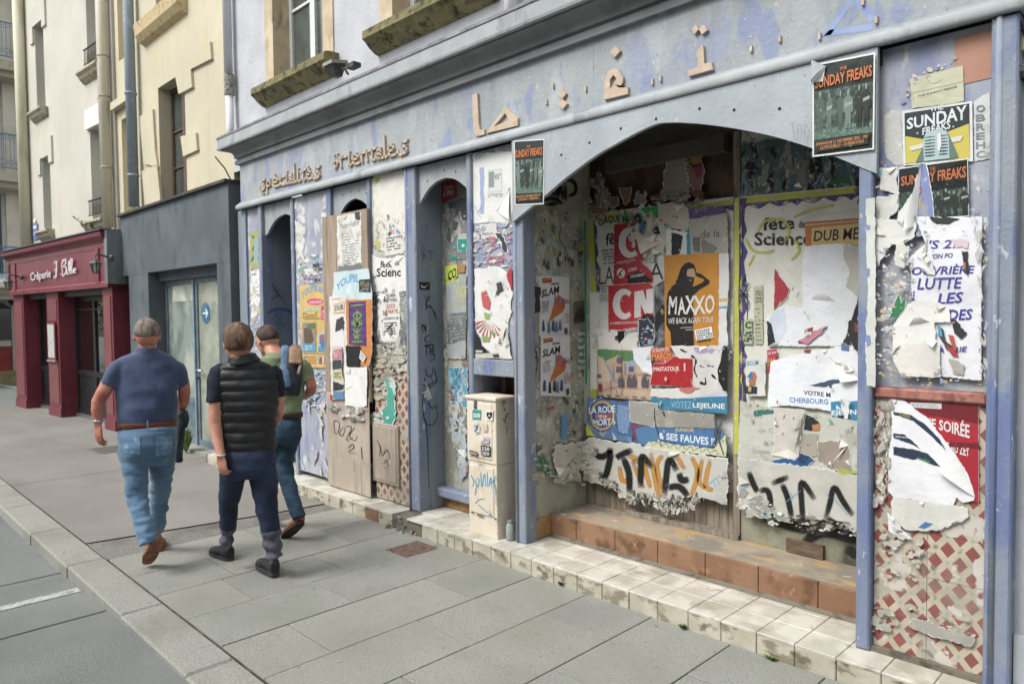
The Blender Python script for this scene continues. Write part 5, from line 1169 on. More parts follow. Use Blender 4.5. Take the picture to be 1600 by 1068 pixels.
brush(S3b, [[Cc(262,430),Cc(258,370),Cc(285,380),Cc(275,430),Cc(258,425)],[Cc(300,400),Cc(285,430),Cc(300,440),Cc(312,405),Cc(300,400)],[Cc(315,395),Cc(345,400),Cc(318,460),Cc(352,450)],[Cc(360,400),Cc(335,440),Cc(360,465),Cc(372,440)]], 1.3, '3a3632', 'black scrawl reading DOZE on the beige board')
brush(S3b, [[Cc(330,500),Cc(348,482),Cc(355,500),Cc(330,520),Cc(365,528)],[Cc(392,495),Cc(397,555)]], 1.4, '3a3632', 'black figure 2 and stroke below the scrawl on the beige board')
# ---------- fourth panel: white paper, science festival, festival list
S4.up(); q_ = sheet(S4, Bc([(88,50),(280,15),(285,450),(250,470),(160,330),(150,470),(90,460)]), 'c3c1b8', 'large blank white paper peeling off the slim panel beside the brown board', torn=1.8, core=.8, old=0, lift=.004)
poly(q_, S4, Bc([(98,65),(125,58),(120,85),(100,95)]), 'a9b04c', torn=2)
scraps(S4, Bc([(90,290),(280,250),(285,470),(90,470)]), 70, 2, 7, ['b9b8b0','c6c5be','6f7d84','b9b14a','a3a196','5b8fb0','c9c9c5','4b4a48','b5647c'], 'torn mixed paper above the science festival sheet', .012, 1.2)
q_ = sheet(S4, Bc([(140,385),(255,365),(258,480),(150,500)]), 'bdbdb6', 'small torn sheet of black print above the science festival sheet', torn=1.2); greek(q_, S4, Bc([(155,395),(250,380),(252,460),(160,475)]), 5, '3d3e40', .9)
q_ = sheet(S4, Bc([(78,490),(150,520),(230,500),(290,490),(330,640),(290,690),(110,700),(85,700)]), 'c7c7c3', 'white torn sheet reading fete de la Science on the slim panel', torn=1.4, core=1, lift=.006)
txt(q_, S4, 'f\u00eate', Bc(125,565), Bc(190,560), 11, 12, '242526', .03); txt(q_, S4, 'de', Bc(205,552), Bc(232,550), 8, 8, '242526', .01); txt(q_, S4, 'Scienc', Bc(105,615), Bc(240,612), 14, 14, '242526', .03)
poly(q_, S4, Bc([(135,510),(190,520),(200,560),(180,540),(150,545)]), paper('c9c9c5'), torn=1.5); curl(q_, S4, Bc(140,515), Bc(195,515), Bc(165,540), .01)
q_ = sheet(S4, Bc([(288,400),(328,390),(330,490),(300,480),(252,480),(270,460)]), '2f9487', 'green and white torn flag scrap stuck across the blue post', torn=1.5, core=1); poly(q_, S4, Bc([(260,480),(328,465),(330,490),(290,500),(262,500)]), 'c7c7c3', torn=1); poly(q_, S4, Bc([(262,492),(300,490),(300,505),(265,505)]), 'b5495a', torn=1)
q_ = sheet(S4, Bc([(285,500),(330,490),(332,650),(318,680),(300,700),(290,600)]), 'a9c4bf', 'pale green torn paper hanging beside the blue post', torn=2, core=1, lift=.01); poly(q_, S4, Bc([(298,590),(330,588),(332,622),(300,622)]), '2f9487', torn=1.5)
q_ = sheet(S4, Bc([(90,700),(270,700),(275,1000),(90,1000)]), '6f7374', 'dark grey torn backing sheet behind the festival list', torn=2, old=1); scraps(S4, Bc([(85,700),(278,700),(280,1010),(85,1000)]), 120, 2, 8, ['8b8d8c','5c6062','b0b0a8','3d4042','9a988c','7f8a84'], 'shredded grey paper around the festival list', .008, 1.3)
q_ = sheet(S4, Bc([(115,710),(235,690),(238,900),(215,975),(140,970),(120,900)]), 'c2c2bd', 'white torn list headed BLIKA FESTIVAL on the slim panel', torn=1.2, core=1, lift=.005)
txt(q_, S4, 'BLIKA', Bc(165,728), Bc(215,722), 4.6, 4.6, '2c2d30', .02); txt(q_, S4, 'FESTIVAL', Bc(152,755), Bc(226,750), 5, 5, '2c2d30', .02); txt(q_, S4, '2022', Bc(160,790), Bc(212,785), 6.5, 6.5, 'b8634e', .02); txt(q_, S4, 'LA HAYE', Bc(145,820), Bc(228,815), 6.5, 6.5, 'b8634e', .02)
txt(q_, S4, 'CONCERTS & DJS', Bc(146,856), Bc(234,850), 4.3, 4.3, '2c2d30', .01); greek(q_, S4, Bc([(150,865),(232,860),(222,935),(150,940)]), 5, '5a5b5e'); poly(q_, S4, Bc([(165,900),(200,868),(198,885),(172,912)]), '3c4a2e', torn=.8)
scraps(S4, Bc([(85,985),(278,990),(278,1045),(85,1040)]), 60, 2, 8, ['7d7b70','a3a196','8b897d','6a685e','b0aea2'], 'old grey paper crust along the cement ledge of the slim panel', .012)
scraps(S4t, Cc([(432,20),(600,20),(600,130),(520,260),(440,260)]), 150, 2.5, 9, ['8b897d','9a988c','7d7b70','a3a196','b0aea2','a89d86'], 'grey paper and cement smears over the upper tiles of the slim panel', .004)
q_ = sheet(S4t, Cc([(522,150),(534,200),(548,215),(556,290),(574,360),(545,372),(542,386),(492,385),(492,318),(520,296),(512,210)]), '3f9a88', 'green torn flag poster stuck over the patterned tiles', torn=4, core=1.5); poly(q_, S4t, Cc([(540,160),(560,170),(562,230),(548,240)]), 'a9c4bf', torn=2)
def star(parent, s, cx, cy, r, mat): 
    return poly(parent, s, [(cx+r*(1 if k % 2 == 0 else .42)*math.sin(k*PI/5), cy-r*(1 if k % 2 == 0 else .42)*math.cos(k*PI/5)) for k in range(10)], mat, 'star')
star(q_, S4t, *Cc(522,352), 3.5, 'cfd0cf'); scraps(S4t, Cc([(435,330),(500,330),(500,385),(440,385)]), 30, 2, 6, ['b0aea2','a3b0ae','8f99b8','c6c5be'], 'pale torn paper left of the green flag poster on tiles', .006)
q_ = sheet(S4t, Cc([(548,112),(565,112),(564,160),(550,158)]), '8d8a84', 'tiny dark and red sticker high on the patterned tiles', torn=.4); poly(q_, S4t, Cc([(550,116),(563,116),(563,130),(550,130)]), '2b2a2c'); poly(q_, S4t, Cc([(550,138),(563,138),(563,146),(550,146)]), '8d2f38')
S4m = Surf(PY(3.618)); brush(S4m, [[Cc(468,460),Cc(485,500),Cc(480,540)],[Cc(485,490),Cc(495,540),Cc(510,500)],[Cc(505,530),Cc(520,510),Cc(530,550),Cc(505,560)],[Cc(500,580),Cc(515,565),Cc(525,590),Cc(505,598)]], 1.2, '37332f', 'thin black scrawl on the beige meter door')
# ---------- fifth bay
brush(SJ5, [[Bc(345,480),Bc(365,490),Bc(350,545)],[Bc(350,500),Bc(372,495),Bc(365,515)],[Bc(380,475),Bc(425,470)],[Bc(398,470),Bc(402,520)],[Bc(418,505),Bc(421,508)]], 1.1, '3a3f46', 'thin dark scrawl high on the grey jamb of the tall arch')
q_ = sheet(SJ5, Bc([(337,643),(397,643),(396,686),(340,685)]), '121314', 'small black sticker with a white swoosh on the grey jamb', 'sticker', 'sticker'); poly(q_, SJ5, Bc([(350,655),(355,668),(370,668),(390,655),(368,675),(352,674),(347,664)]), 'cfd0cf', 'logo')
brush(SJ5, [[Bc(370,720),Bc(378,760),Bc(372,800)],[Bc(400,720),Bc(375,765),Bc(410,790)],[Bc(385,720),Bc(392,745)],[Bc(375,790),Bc(400,775),Bc(425,830)],[Bc(420,800),Bc(435,860)]], 1.4, '2b2e33', 'black spiky scrawl below the swoosh sticker')
brush(SJ5, [[Bc(350,905),Bc(358,880),Bc(368,900),Bc(352,925)],[Bc(372,880),Bc(374,925)],[Bc(395,935),Bc(372,950),Bc(372,975),Bc(398,970)],[Bc(375,985),Bc(378,1060)],[Bc(362,1000),Bc(395,990)],[Bc(385,1000),Bc(410,990),Bc(415,1020),Bc(392,1030),Bc(418,1050)]], 1.9, '26292e', 'looping black letters halfway down the grey jamb')
brush(SJ5, [[Cc(708,0),Cc(735,20),Cc(750,60),Cc(725,75)],[Cc(705,110),Cc(712,145),Cc(735,145),Cc(738,110)],[Cc(700,155),Cc(712,190),Cc(740,180),Cc(730,150)],[Cc(745,110),Cc(760,170),Cc(735,180)],[Cc(688,190),Cc(735,200),Cc(762,160)],[Cc(700,215),Cc(690,290),Cc(705,375),Cc(740,385),Cc(765,340),Cc(750,290)],[Cc(715,270),Cc(735,305),Cc(765,290)],[Cc(705,360),Cc(715,470),Cc(722,700)]], 1.6, '2d3138', 'large looping black scrawl low on the grey jamb')
q_ = sheet(SJ5, Cc([(700,170),(715,200),(735,255),(712,270),(700,240),(708,215)]), 'b0b2b0', 'white torn paper rag hanging on the grey jamb', torn=1.5, lift=.02)
scraps(S5, Bc([(470,80),(605,60),(610,540),(475,540)]), 60, 3, 10, ['8b8b82','a3a39a','6f7475','b3b2aa'], 'torn grey paper on the upper board inside the tall arch', .006, 1.4)
q_ = sheet(S5, Bc([(458,95),(540,60),(600,110),(608,370),(600,520),(480,525),(468,300)]), '75797a', 'tall grey photo poster behind the tall arch', torn=1.2, old=1)
poly(q_, S5, Bc([(460,95),(545,62),(555,165),(468,205)]), '8f2f33', torn=1); txt(q_, S5, 'Sam', Bc(475,135), Bc(528,122), 7, 7, 'bfa9a2', .01, .2); txt(q_, S5, '1791', Bc(478,170), Bc(530,158), 8, 8, 'c9c0bb', .03)
for pts_ in ([(500,200),(560,190),(578,240),(530,290),(545,240),(505,235)], [(530,300),(560,310),(545,360),(520,350)], [(500,330),(520,360),(515,430),(495,400)], [(560,180),(600,170),(606,300),(580,300)]): poly(q_, S5, Bc(pts_), '4a5052', torn=1.5)
poly(q_, S5, Bc([(556,376),(606,372),(606,402),(556,404)]), 'a8aeac'); 
q_ = sheet(S5, Bc([(555,405),(606,403),(606,480),(556,465)]), '1f8f7d', 'green sheet with a white star inside the tall arch', torn=.8, core=1); star(q_, S5, *Bc(586,440), 4, 'cfd0cf'); 
q_ = sheet(S5, Bc([(512,488),(575,510),(520,516)]), '1f8f7d', 'small green wedge of a torn poster inside the tall arch', torn=.6)
q_ = sheet(S5, Bc([(488,555),(553,545),(555,610),(530,640),(490,665)]), 'b5c838', 'lime green sheet with black letters inside the tall arch', torn=.8); txt(q_, S5, 'CO', Bc(503,640), Bc(550,615), 15, 16, '1e2018', .05)
poly(q_, S5, Bc([(555,545),(600,543),(596,590),(556,588)]), 'a07a4c', torn=.8)
q_ = sheet(S5, Bc([(495,660),(530,635),(606,600),(607,800),(600,1068),(500,1068),(490,800)]), '9da5a6', 'tall pale poster with yellow figures inside the tall arch', torn=1, old=1); txt(q_, S5, '10', Bc(552,738), Bc(604,728), 19, 20, 'b9b256', .04); txt(q_, S5, 'BLAUBEU', Bc(545,775), Bc(606,768), 6, 6, 'b5b065', .01); poly(q_, S5, Bc([(553,630),(570,620),(568,650),(555,654)]), 'b9b256')
poly(q_, S5, Bc([(498,820),(605,810),(606,960),(500,990)]), paper('6b7070', 1), torn=1.5); greek(q_, S5, Bc([(505,830),(600,822),(600,950),(505,975)]), 7, '8a8f8f', .6)
q_ = sheet(S5, Cc([(826,106),(916,110),(916,300),(880,290),(838,270)]), '4f93b0', 'blue torn poster low inside the tall arch', torn=2, core=1); scraps(S5, Cc([(826,106),(916,110),(916,400),(840,400)]), 50, 2, 7, ['4f93b0','7fb2c4','8b9ca0','b0b8b8','3a6f88'], 'shredded blue paper low inside the tall arch', .006, 1.6)
q_ = sheet(S5, Cc([(838,200),(856,202),(854,272),(836,268)]), '7a4a44', 'small dark red sticker low inside the tall arch', torn=.5); greek(q_, S5, Cc([(840,208),(853,210),(852,265),(839,260)]), 4, 'a8aeac')
scraps(S5, Cc([(826,300),(916,300),(912,640),(880,620),(850,430)]), 90, 3, 9, ['8b8b82','a3b0b4','75776f','9fb0c0','b3b2aa','8f99a8'], 'peeling grey blue paper above the blue sill inside the tall arch', .008, 1.6)
q_ = sheet(S5, Cc([(840,420),(905,430),(912,625),(885,625),(895,560),(870,480),(850,470)]), 'a3adb3', 'pale torn strip hanging above the blue sill inside the tall arch', torn=2.5, core=1, lift=.01)
# ---------- pilaster left of the alcove
q_ = sheet(S6, Bc([(606,-70),(868,-80),(870,0),(868,150),(850,310),(720,310),(615,320),(606,100)]), 'c3c4c1', 'large white sheet printed with a faint 1er high on the pilaster by the alcove', torn=.9, core=.6, lift=.004)
txt(q_, S6, 'CH 1', Bc(656,-35), Bc(700,-40), 10, 10, '8fa0ad', .02) ; poly(q_, S6, Bc([(676,8),(702,5),(700,262),(680,265)]), '8f9dc0', torn=1); poly(q_, S6, Bc([(722,20),(800,12),(802,140),(725,148)]), 'b3b7b7'); poly(q_, S6, Bc([(726,24),(796,16),(798,136),(729,144)]), 'c6c7c5')
txt(q_, S6, '1', Bc(728,120), Bc(758,116), 25, 25, '7d8a8a', .03); txt(q_, S6, 'er', Bc(760,75), Bc(795,70), 9, 9, '7d8a8a', .03); greek(q_, S6, Bc([(722,152),(805,146),(805,170),(725,175)]), 2, '8f979a'); brush(S6, [[Bc(645,215),Bc(665,250),Bc(685,290)],[Bc(690,220),Bc(662,262)],[Bc(785,225),Bc(800,260),Bc(820,285)],[Bc(830,215),Bc(802,258)]], 1, '8ea3c4', parent=q_, name='print')
brush(S6, [[Bc(845,120),Bc(815,190),Bc(775,250)]], 1.6, '55585a', 'thin dark slit torn diagonally in the large white sheet'); curl(q_, S6, Bc(845,130), Bc(780,250), Bc(850,300), .016)
scraps(S6, Bc([(640,320),(860,310),(865,560),(640,560)]), 80, 2.5, 9, ['8f99b8','b9b8b0','a3a8ba','c6c5be','b5647c','9a94a0'], 'torn paper over lavender paint on the pilaster by the alcove', .010)
q_ = sheet(S6, Bc([(680,325),(770,315),(775,400),(690,400)]), 'b5b6b3', 'torn scrap with curly script on the pilaster by the alcove', torn=1.2, core=.8); brush(S6, [[Bc(688,355),Bc(700,335),Bc(712,345),Bc(695,360)],[Bc(690,380),Bc(712,372),Bc(705,385)],[Bc(718,385),Bc(722,370),Bc(735,380),Bc(748,368),Bc(758,380)]], 1.1, '3a3b40', parent=q_, name='print')
brush(S6, [[Bc(712,402),Bc(738,395),Bc(765,400),Bc(760,420),Bc(735,425),Bc(765,440)],[Bc(725,540),Bc(730,510),Bc(760,505),Bc(775,520),Bc(800,510),Bc(800,540),Bc(725,540)]], 2.6, 'b4566e', 'pink lettering scraps on the pilaster by the alcove')
q_ = sheet(S6, Bc([(765,370),(800,375),(830,440),(832,480),(812,470),(800,420)]), '34383c', 'black torn wedge of poster on the pilaster by the alcove', torn=1.5, core=1.2)
q_ = sheet(S6, Bc([(652,575),(780,560),(840,600),(865,700),(838,880),(832,960),(850,1010),(800,1030),(745,1040),(700,1000),(660,880),(655,700)]), 'c6c6c3', 'big crumpled white torn sheet with red and green rays on the pilaster', torn=1.8, core=1.2, lift=.010)
for k in range(9):
    a0 = -1.5+k*.27; cx, cy = Bc(740,850); poly(q_, S6, [(cx+6*math.cos(a0+2.3), cy+6*math.sin(a0+2.3)), (cx+24*math.cos(a0+2.2), cy+30*math.sin(a0+2.2)), (cx+24*math.cos(a0+2.32), cy+30*math.sin(a0+2.32))], 'b04a4c')
for pts_, cc in (([(690,700),(720,690),(745,760),(735,800),(700,780)], 'b55050'), ([(705,810),(740,820),(738,850),(712,845)], '8fa04c'), ([(695,940),(735,950),(740,972),(700,975)], '7f9a50'), ([(745,910),(770,925),(765,938),(742,930)], '6f9a5a'), ([(775,650),(800,640),(815,690),(795,700),(780,720)], '3a3b3e')): poly(q_, S6, Bc(pts_), cc, torn=1.2)
txt(q_, S6, 'AFE', Bc(768,730), Bc(800,690), 9, 9, '3a3b3e', .02, .2)
q_ = sheet(S6, Bc([(832,600),(860,555),(866,690),(858,690)]), 'a82a35', 'bright red torn wedge at the right edge of the pilaster', torn=.8)
q_ = sheet(S6, Bc([(660,905),(690,990),(725,1020),(700,1035),(660,1030)]), '28292b', 'black corner of a torn poster low on the pilaster', torn=.8); poly(q_, S6, Bc([(662,1020),(700,1022),(700,1034),(662,1032)]), 'b0b0ac'); 
q_ = sheet(S6, Bc([(660,1040),(800,1035),(800,1064),(662,1066)]), 'b8b5a4', 'cream strip with a black logo above the blue cross rail', torn=.6); poly(q_, S6, Bc([(758,1045),(795,1042),(792,1060),(762,1060)]), '2b2b2b')
q_ = sheet(S6, Bc([(800,900),(832,895),(850,975),(858,1050),(868,1068),(800,1068),(785,1010)]), 'c3c2bb', 'thick white paper roll bulging at the foot of the pilaster', torn=1, lift=.03)
# ---------- spandrel posters
def bandphoto(parent, s, q, n, cols, hk=1):
    def P(u, v): return ((q[0][0]*(1-u)+q[1][0]*u)*(1-v)+(q[3][0]*(1-u)+q[2][0]*u)*v, (q[0][1]*(1-u)+q[1][1]*u)*(1-v)+(q[3][1]*(1-u)+q[2][1]*u)*v)
    for k in range(n):
        u = (k+.5)/n+R_.uniform(-.03, .03); v0 = R_.uniform(.02, .16); w_ = R_.uniform(.26, .42)/n*1.3; cc = R_.choice(cols)
        pts = [P(u-w_*.3, v0+.02), P(u, v0-.04), P(u+w_*.3, v0+.02), P(u+w_*.25, v0+.12), P(u+w_, v0+.2), P(u+w_*1.05, v0+.5), P(u+w_*.6, v0+.52), P(u+w_*.55, .97), P(u+w_*.12, .97), P(u, v0+.6), P(u-w_*.15, .97), P(u-w_*.6, .97), P(u-w_*.6, v0+.52), P(u-w_*1.05, v0+.45), P(u-w_, v0+.2), P(u-w_*.25, v0+.12)]
        poly(parent, s, pts, cc, 'figure', torn=.5)
        poly(parent, s, [P(u-w_*.25, v0), P(u, v0-.035), P(u+w_*.25, v0), P(u+w_*.18, v0+.1), P(u-w_*.18, v0+.1)], '7f8c83', 'face')
        if k % 2: poly(parent, s, [P(u-w_*.7, v0+.3), P(u+w_*.8, v0+.26), P(u+w_*.8, v0+.33), P(u-w_*.7, v0+.38)], '8f9a92', 'instrument', torn=.4)
def freaks(s, q, label, pk=(1,), small=False):
    o = sheet(s, q, 'c9ccca', label, group='black concert posters with orange lettering'); 
    def P(u, v): return ((q[0][0]*(1-u)+q[1][0]*u)*(1-v)+(q[3][0]*(1-u)+q[2][0]*u)*v, (q[0][1]*(1-u)+q[1][1]*u)*(1-v)+(q[3][1]*(1-u)+q[2][1]*u)*v)
    poly(o, s, [P(.025,.018), P(.975,.018), P(.975,.982), P(.025,.982)], paper('26302c', 0, .35), 'printed_area'); H_ = abs(q[3][1]-q[0][1]); H2 = abs(q[2][1]-q[1][1])
    poly(o, s, [P(.03,.3), P(.97,.3), P(.97,.8), P(.03,.8)], M('photo_green', '34443d', [('5d7268', 60, .5, .62, (1,1,.6)), ('1c2421', 50, .55, .65, (1,1,.5), 6, 4)], .4), 'photo')
    poly(o, s, [P(.03,.72), P(.97,.70), P(.97,.82), P(.03,.82)], M('photo_ground', '4a6658', [('6b877a', 90, .5, .62)], .4), 'photo_ground')
    bandphoto(o, s, [P(.06,.30), P(.96,.30), P(.96,.76), P(.06,.76)], 6, ['566a60', '202825', '465850', '2d3834', '66786f'])
    txt(o, s, 'THE', P(.44,.125), P(.56,.12), H_*.035, H2*.035, 'c46a2c', .02); txt(o, s, 'SUNDAY FREAKS', P(.05,.275), P(.96,.245), H_*.12, H2*.12, 'c46a2c', .035)
    poly(o, s, [P(.06,.845), P(.92,.83), P(.92,.94), P(.06,.955)], '1c1f1e'); txt(o, s, 'DIMANCHE 21 DECEMBRE 2025 - 19H', P(.07,.89), P(.91,.875), H_*.035, H2*.035, 'b5783c', .03); txt(o, s, 'LE PITCHELLY - CHERBOURG', P(.14,.935), P(.84,.92), H_*.035, H2*.035, 'b5783c', .03)
    return o
o = freaks(SS, [(803.5,220),(851,217),(850,319),(805,321)], 'small black concert poster SUNDAY FREAKS at the left foot of the big arch')
o = freaks(SS, [(1271,102),(1369,83),(1367,234),(1271,246)], 'black concert poster SUNDAY FREAKS on the right shoulder of the big arch')
SS.up(); poly(o, SS, Q([(188,254),(250,282),(188,350)]), M('spandrel_paint', ''), 'gap'); curl(o, SS, Q(188,349), Q(250,280), Q(205,335), .03); poly(o, SS, Q([(188,350),(236,344),(248,281),(228,300)]), paper('cfd0cf'), 'folded_corner')
brush(SS, [[(1237,196),(1246,194)],[(1241,194),(1244,220)],[(1249,222),(1250,198),(1256,200),(1250,208)],[(1259,226),(1262,196),(1268,210)]], .8, '6b7278', 'faint pencil letters TPR beside the right concert poster')
# ---------- alcove side wall
scraps(SW, D([(70,540),(415,545),(415,1060),(70,1060)]), 330, 2.5, 9, GREYP+['b9b14a', '7f9c94', '4b4a48', '8fb0a8'], 'old torn paper crust on the upper alcove side wall', .006, 1.3)
scraps(SW, L_c([(55,380),(280,380),(285,800),(60,800)]), 260, 3, 10, GREYP+['8b897d', '9fb0ad', '55544d'], 'old torn paper crust on the lower alcove side wall', .008, 1.3)
brush(SW, [[D(170,440),D(200,400),D(240,390),D(250,430),D(215,440)],[D(250,470),D(265,400),D(285,470)],[D(290,380),D(300,480)],[D(300,360),D(345,375),D(350,430),D(310,450)],[D(160,475),D(230,465),D(280,495)],[D(180,500),D(260,490)]], 5, '22221f', 'thick black spray tag high on the alcove side wall', soft=1)
brush(SW, [[D(270,600),D(265,690),D(300,760),D(315,850)],[D(320,700),D(360,700),D(385,690),D(375,650),D(355,640)],[D(330,740),D(360,745),D(365,770)]], 1.4, '3b4038', 'thin dark curling marker lines on the alcove side wall')
brush(SW, [[D(120,600),D(135,680)],[D(195,650),D(215,600),D(210,680)],[D(180,760),D(200,800),D(230,750)]], 2, 'a8ae3a', 'faint yellow strokes on the alcove side wall')
brush(SW, [[D(205,670),D(235,665)],[D(180,780),D(190,830)],[D(280,730),D(310,735)]], 2, '4b93a8', 'faint blue strokes on the alcove side wall')
def slam(pts, lab):
    q = pts; o = sheet(SW, q, 'c2c4c6', lab, group='slam posters with an orange ice cream cone of arms', old=0)
    def P(u, v): return ((q[0][0]*(1-u)+q[1][0]*u)*(1-v)+(q[3][0]*(1-u)+q[2][0]*u)*v, (q[0][1]*(1-u)+q[1][1]*u)*(1-v)+(q[3][1]*(1-u)+q[2][1]*u)*v)
    poly(o, SW, [P(.08,.04), P(.4,.02), P(.42,.10), P(.1,.12)], 'b06a34', torn=1); txt(o, SW, '1 jour', P(.08,.13), P(.42,.1), 4.5, 4.5, '2c2a2a', .02, .2); txt(o, SW, 'open', P(.38,.16), P(.66,.15), 4.5, 4.5, '2c2a2a', .03, .2); txt(o, SW, 'SLAM', P(.06,.36), P(.66,.28), 12, 12, '1f2022', .045, .1)
    poly(o, SW, [P(.3,.78), P(.55,.36), P(.85,.5), P(.8,.58)], 'b8692c', 'cone', torn=1); poly(o, SW, [P(.48,.42), P(.62,.3), P(.86,.42), P(.84,.54), P(.6,.5)], 'b5543a', 'scoop', torn=1)
    for k in range(6): u = .5+.08*k; brush(SW, [[P(u, .46), P(u+.04+.02*k, .30+.02*k)]], 2.6, ['4f7fa8', 'b5543a', '5a8cb3', 'a84a3a', '4f7fa8', 'c27a3a'][k], parent=o, name='finger')
    for u, v in ((.12,.85), (.3,.88), (.45,.85), (.55,.87), (.68,.84)): poly(o, SW, [P(u-.03,v-.1), P(u+.03,v-.12), P(u+.05,v+.07), P(u-.05,v+.07)], R_.choice(['2f4a68', '26282c', '4f6f94']), 'figure', torn=.6)
    greek(o, SW, [P(.06,.42), P(.34,.4), P(.3,.6), P(.06,.62)], 5, '6f7274'); greek(o, SW, [P(.75,.62), P(.98,.6), P(.98,.78), P(.75,.8)], 4, '9a6a50'); poly(o, SW, [P(.82,.88),P(.92,.86),P(.93,.96),P(.83,.98)], '3f4244')
    return o
slam([L_c(102,172),L_c(215,176),L_c(214,398),L_c(102,400)], 'upper of the two orange cone SLAM posters on the alcove side wall')
slam([L_c(104,400),L_c(214,398),L_c(218,628),L_c(102,625)], 'lower of the two orange cone SLAM posters on the alcove side wall')
q_ = sheet(SW, L_c([(64,208),(100,215),(98,310),(70,318),(80,260)]), '2b2f2f', 'dark torn poster scrap left of the upper SLAM poster', torn=1.5, core=1)
brush(SW, [[L_c(62,430),L_c(85,470),L_c(60,500)],[L_c(60,450),L_c(90,440)],[L_c(65,500),L_c(88,480),L_c(80,560)],[L_c(60,540),L_c(90,520)]], 2.2, '1d1e1f', 'black marker tag beside the lower SLAM poster')
q_ = sheet(SW, L_c([(222,270),(290,255),(292,350),(222,358)]), '5d5f4c', 'dark landscape picture scrap by the alcove corner', torn=.8, core=1); 
for k in range(6): poly(q_, SW, [L_c(225+k*11, 345), L_c(240+k*10, 262+R_.uniform(0,20)), L_c(246+k*9, 345)], R_.choice(['2c2d26', '8f8f70', '7c7f4a']), torn=.7)
for k in range(7): greek(q_, SW, [L_c(240, 380+k*26), L_c(270, 378+k*26), L_c(270, 396+k*26), L_c(240, 398+k*26)], 1, 'bcd0d6', .9, .7)
q_ = sheet(SW, L_c([(180,700),(200,690),(195,790),(178,785)]), '4b8fc0', 'small bright blue torn strip on the lower alcove side wall', torn=1)
q_ = sheet(SW, L_c([(120,670),(148,662),(150,672),(122,680)]), 'a8353c', 'tiny red scrap below the lower SLAM poster', torn=.6)
q_ = sheet(SW, L_c([(150,820),(215,800),(272,850),(268,880),(240,890),(250,950),(215,935),(200,945),(180,955),(160,900),(150,860)]), 'b9b6aa', 'large curling white torn sheet with blue scrawl low on the alcove side wall', torn=3, core=1.5, lift=.03)
brush(SW, [[L_c(195,895),L_c(215,870),L_c(240,840)],[L_c(200,880),L_c(215,900)],[L_c(215,865),L_c(228,885)],[L_c(228,850),L_c(242,870)]], 1.8, '557f94', parent=q_, name='scrawl')
brush(SW, [[L_c(85,860),L_c(85,900)],[L_c(85,855),L_c(105,850),L_c(108,905)],[L_c(110,850),L_c(125,910)],[L_c(118,870),L_c(135,930)],[L_c(130,900),L_c(160,945)],[L_c(90,890),L_c(140,920)]], 4.5, '3f8a62', 'green spray strokes low on the alcove side wall', soft=1)
for k in range(1): scraps(SW, L_c([(60,780),(280,790),(280,960),(60,960)]), 60, 3, 9, GREYP, 'curling paper at the bottom edge of the alcove side wall paper', .02)
q_ = sheet(Surf(PX(-3.50)), [(912,345),(915,345),(917,600),(914,600)], '1d8a68', 'thin vertical green tape strip in the alcove corner', 'tape', 'tape')
# ---------- alcove back wall, left board
scraps(SL, E([(60,120),(1010,40),(1010,1068),(60,1068)]), 260, 4, 14, GREYP+['c6c5be','b9b14a'], 'layers of old torn paper on the left alcove board', .006)
q_ = sheet(SL, [E(68,150), E(430,95), E(1015,30), Fh(1010,690), Fh(560,650), Fh(100,570)], 'c3c4be', 'old pale circus poster sheet with a yellow scrolled border on the left alcove board', old=1)
YB, PU = 'b3b51e', '4b3a7c'
def border(par, s, pts, w_, inner):
    w_ *= 1.5
    for a, b in zip(pts, pts[1:]):
        L = math.dist(a, b); ux, uy = (b[0]-a[0])/L, (b[1]-a[1])/L; nx, ny = -uy, ux
        if inner < 0: nx, ny = -nx, -ny
        poly(par, s, [a, b, (b[0]+nx*w_, b[1]+ny*w_), (a[0]+nx*w_, a[1]+ny*w_)], paper(YB, 1), 'border', torn=.6)
        P_2 = [(a[0]+ux*t_*L+nx*(w_*(1.15+.35*math.sin(t_*L*.22))), a[1]+uy*t_*L+ny*(w_*(1.15+.35*math.sin(t_*L*.22)))) for t_ in [i/24 for i in range(25)]]
        poly(par, s, P_2+[(b[0]+nx*w_*.7, b[1]+ny*w_*.7), (a[0]+nx*w_*.7, a[1]+ny*w_*.7)], paper(PU, 1), 'scroll')
        brush(s, [P_2[i] for i in range(0)] or [[(p[0]-nx*1, p[1]-ny*1) for p in P_2[::2]]], 1.3, '26251c', parent=par, name='scroll_line')
border(q_, SL, [E(735,92), E(1010,45)], 8, 1); border(q_, SL, [E(100,640), E(78,150)], 8, 1); border(q_, SL, [Fh(115,560), Fh(100,280)], 8, 1)
SV = Surf(PY(4.285)); q2 = sheet(SV, [E(1018,40), E(1060,35), Fh(1058,690), Fh(1015,700)], 'a8a87a', 'narrow yellow and violet scroll strip pasted on the upright between the alcove boards', torn=.6, old=1); border(q2, SV, [E(1022,42), Fh(1020,690)], 6, -1)
poly(q_, SL, E([(150,205),(285,185),(285,130),(210,140),(160,160)]), paper(YB, 1), torn=1); txt(q_, SL, 'CIRQUE', E(150,232), E(286,205), 13, 13, '1f1f20', .03, .0, 3)
q_ = sheet(SL, E([(140,235),(255,215),(255,470),(190,475),(150,470)]), 'bdbdb6', 'torn white sheet of a science festival left of the red CN poster', torn=1, core=.8); txt(q_, SL, 'f\u00ea', E(195,345), E(255,335), 19, 19, '222324', .03); 
for k in range(5): txt(q_, SL, ['avec nos', 'amis les', 'curieux', 'du jeudi', 'au lundi'][k], E(172+k*3,386+k*20), E(254,378+k*20), 4.2, 4.2, '2b2c2d', .03)
q_ = sheet(SL, E([(152,480),(500,455),(582,448),(582,700),(500,1000),(330,1008),(160,1000)]), 'b7b7b0', 'large white and grey festival poster reading LA FESTIVAL behind the red sheets', torn=.6, old=0)
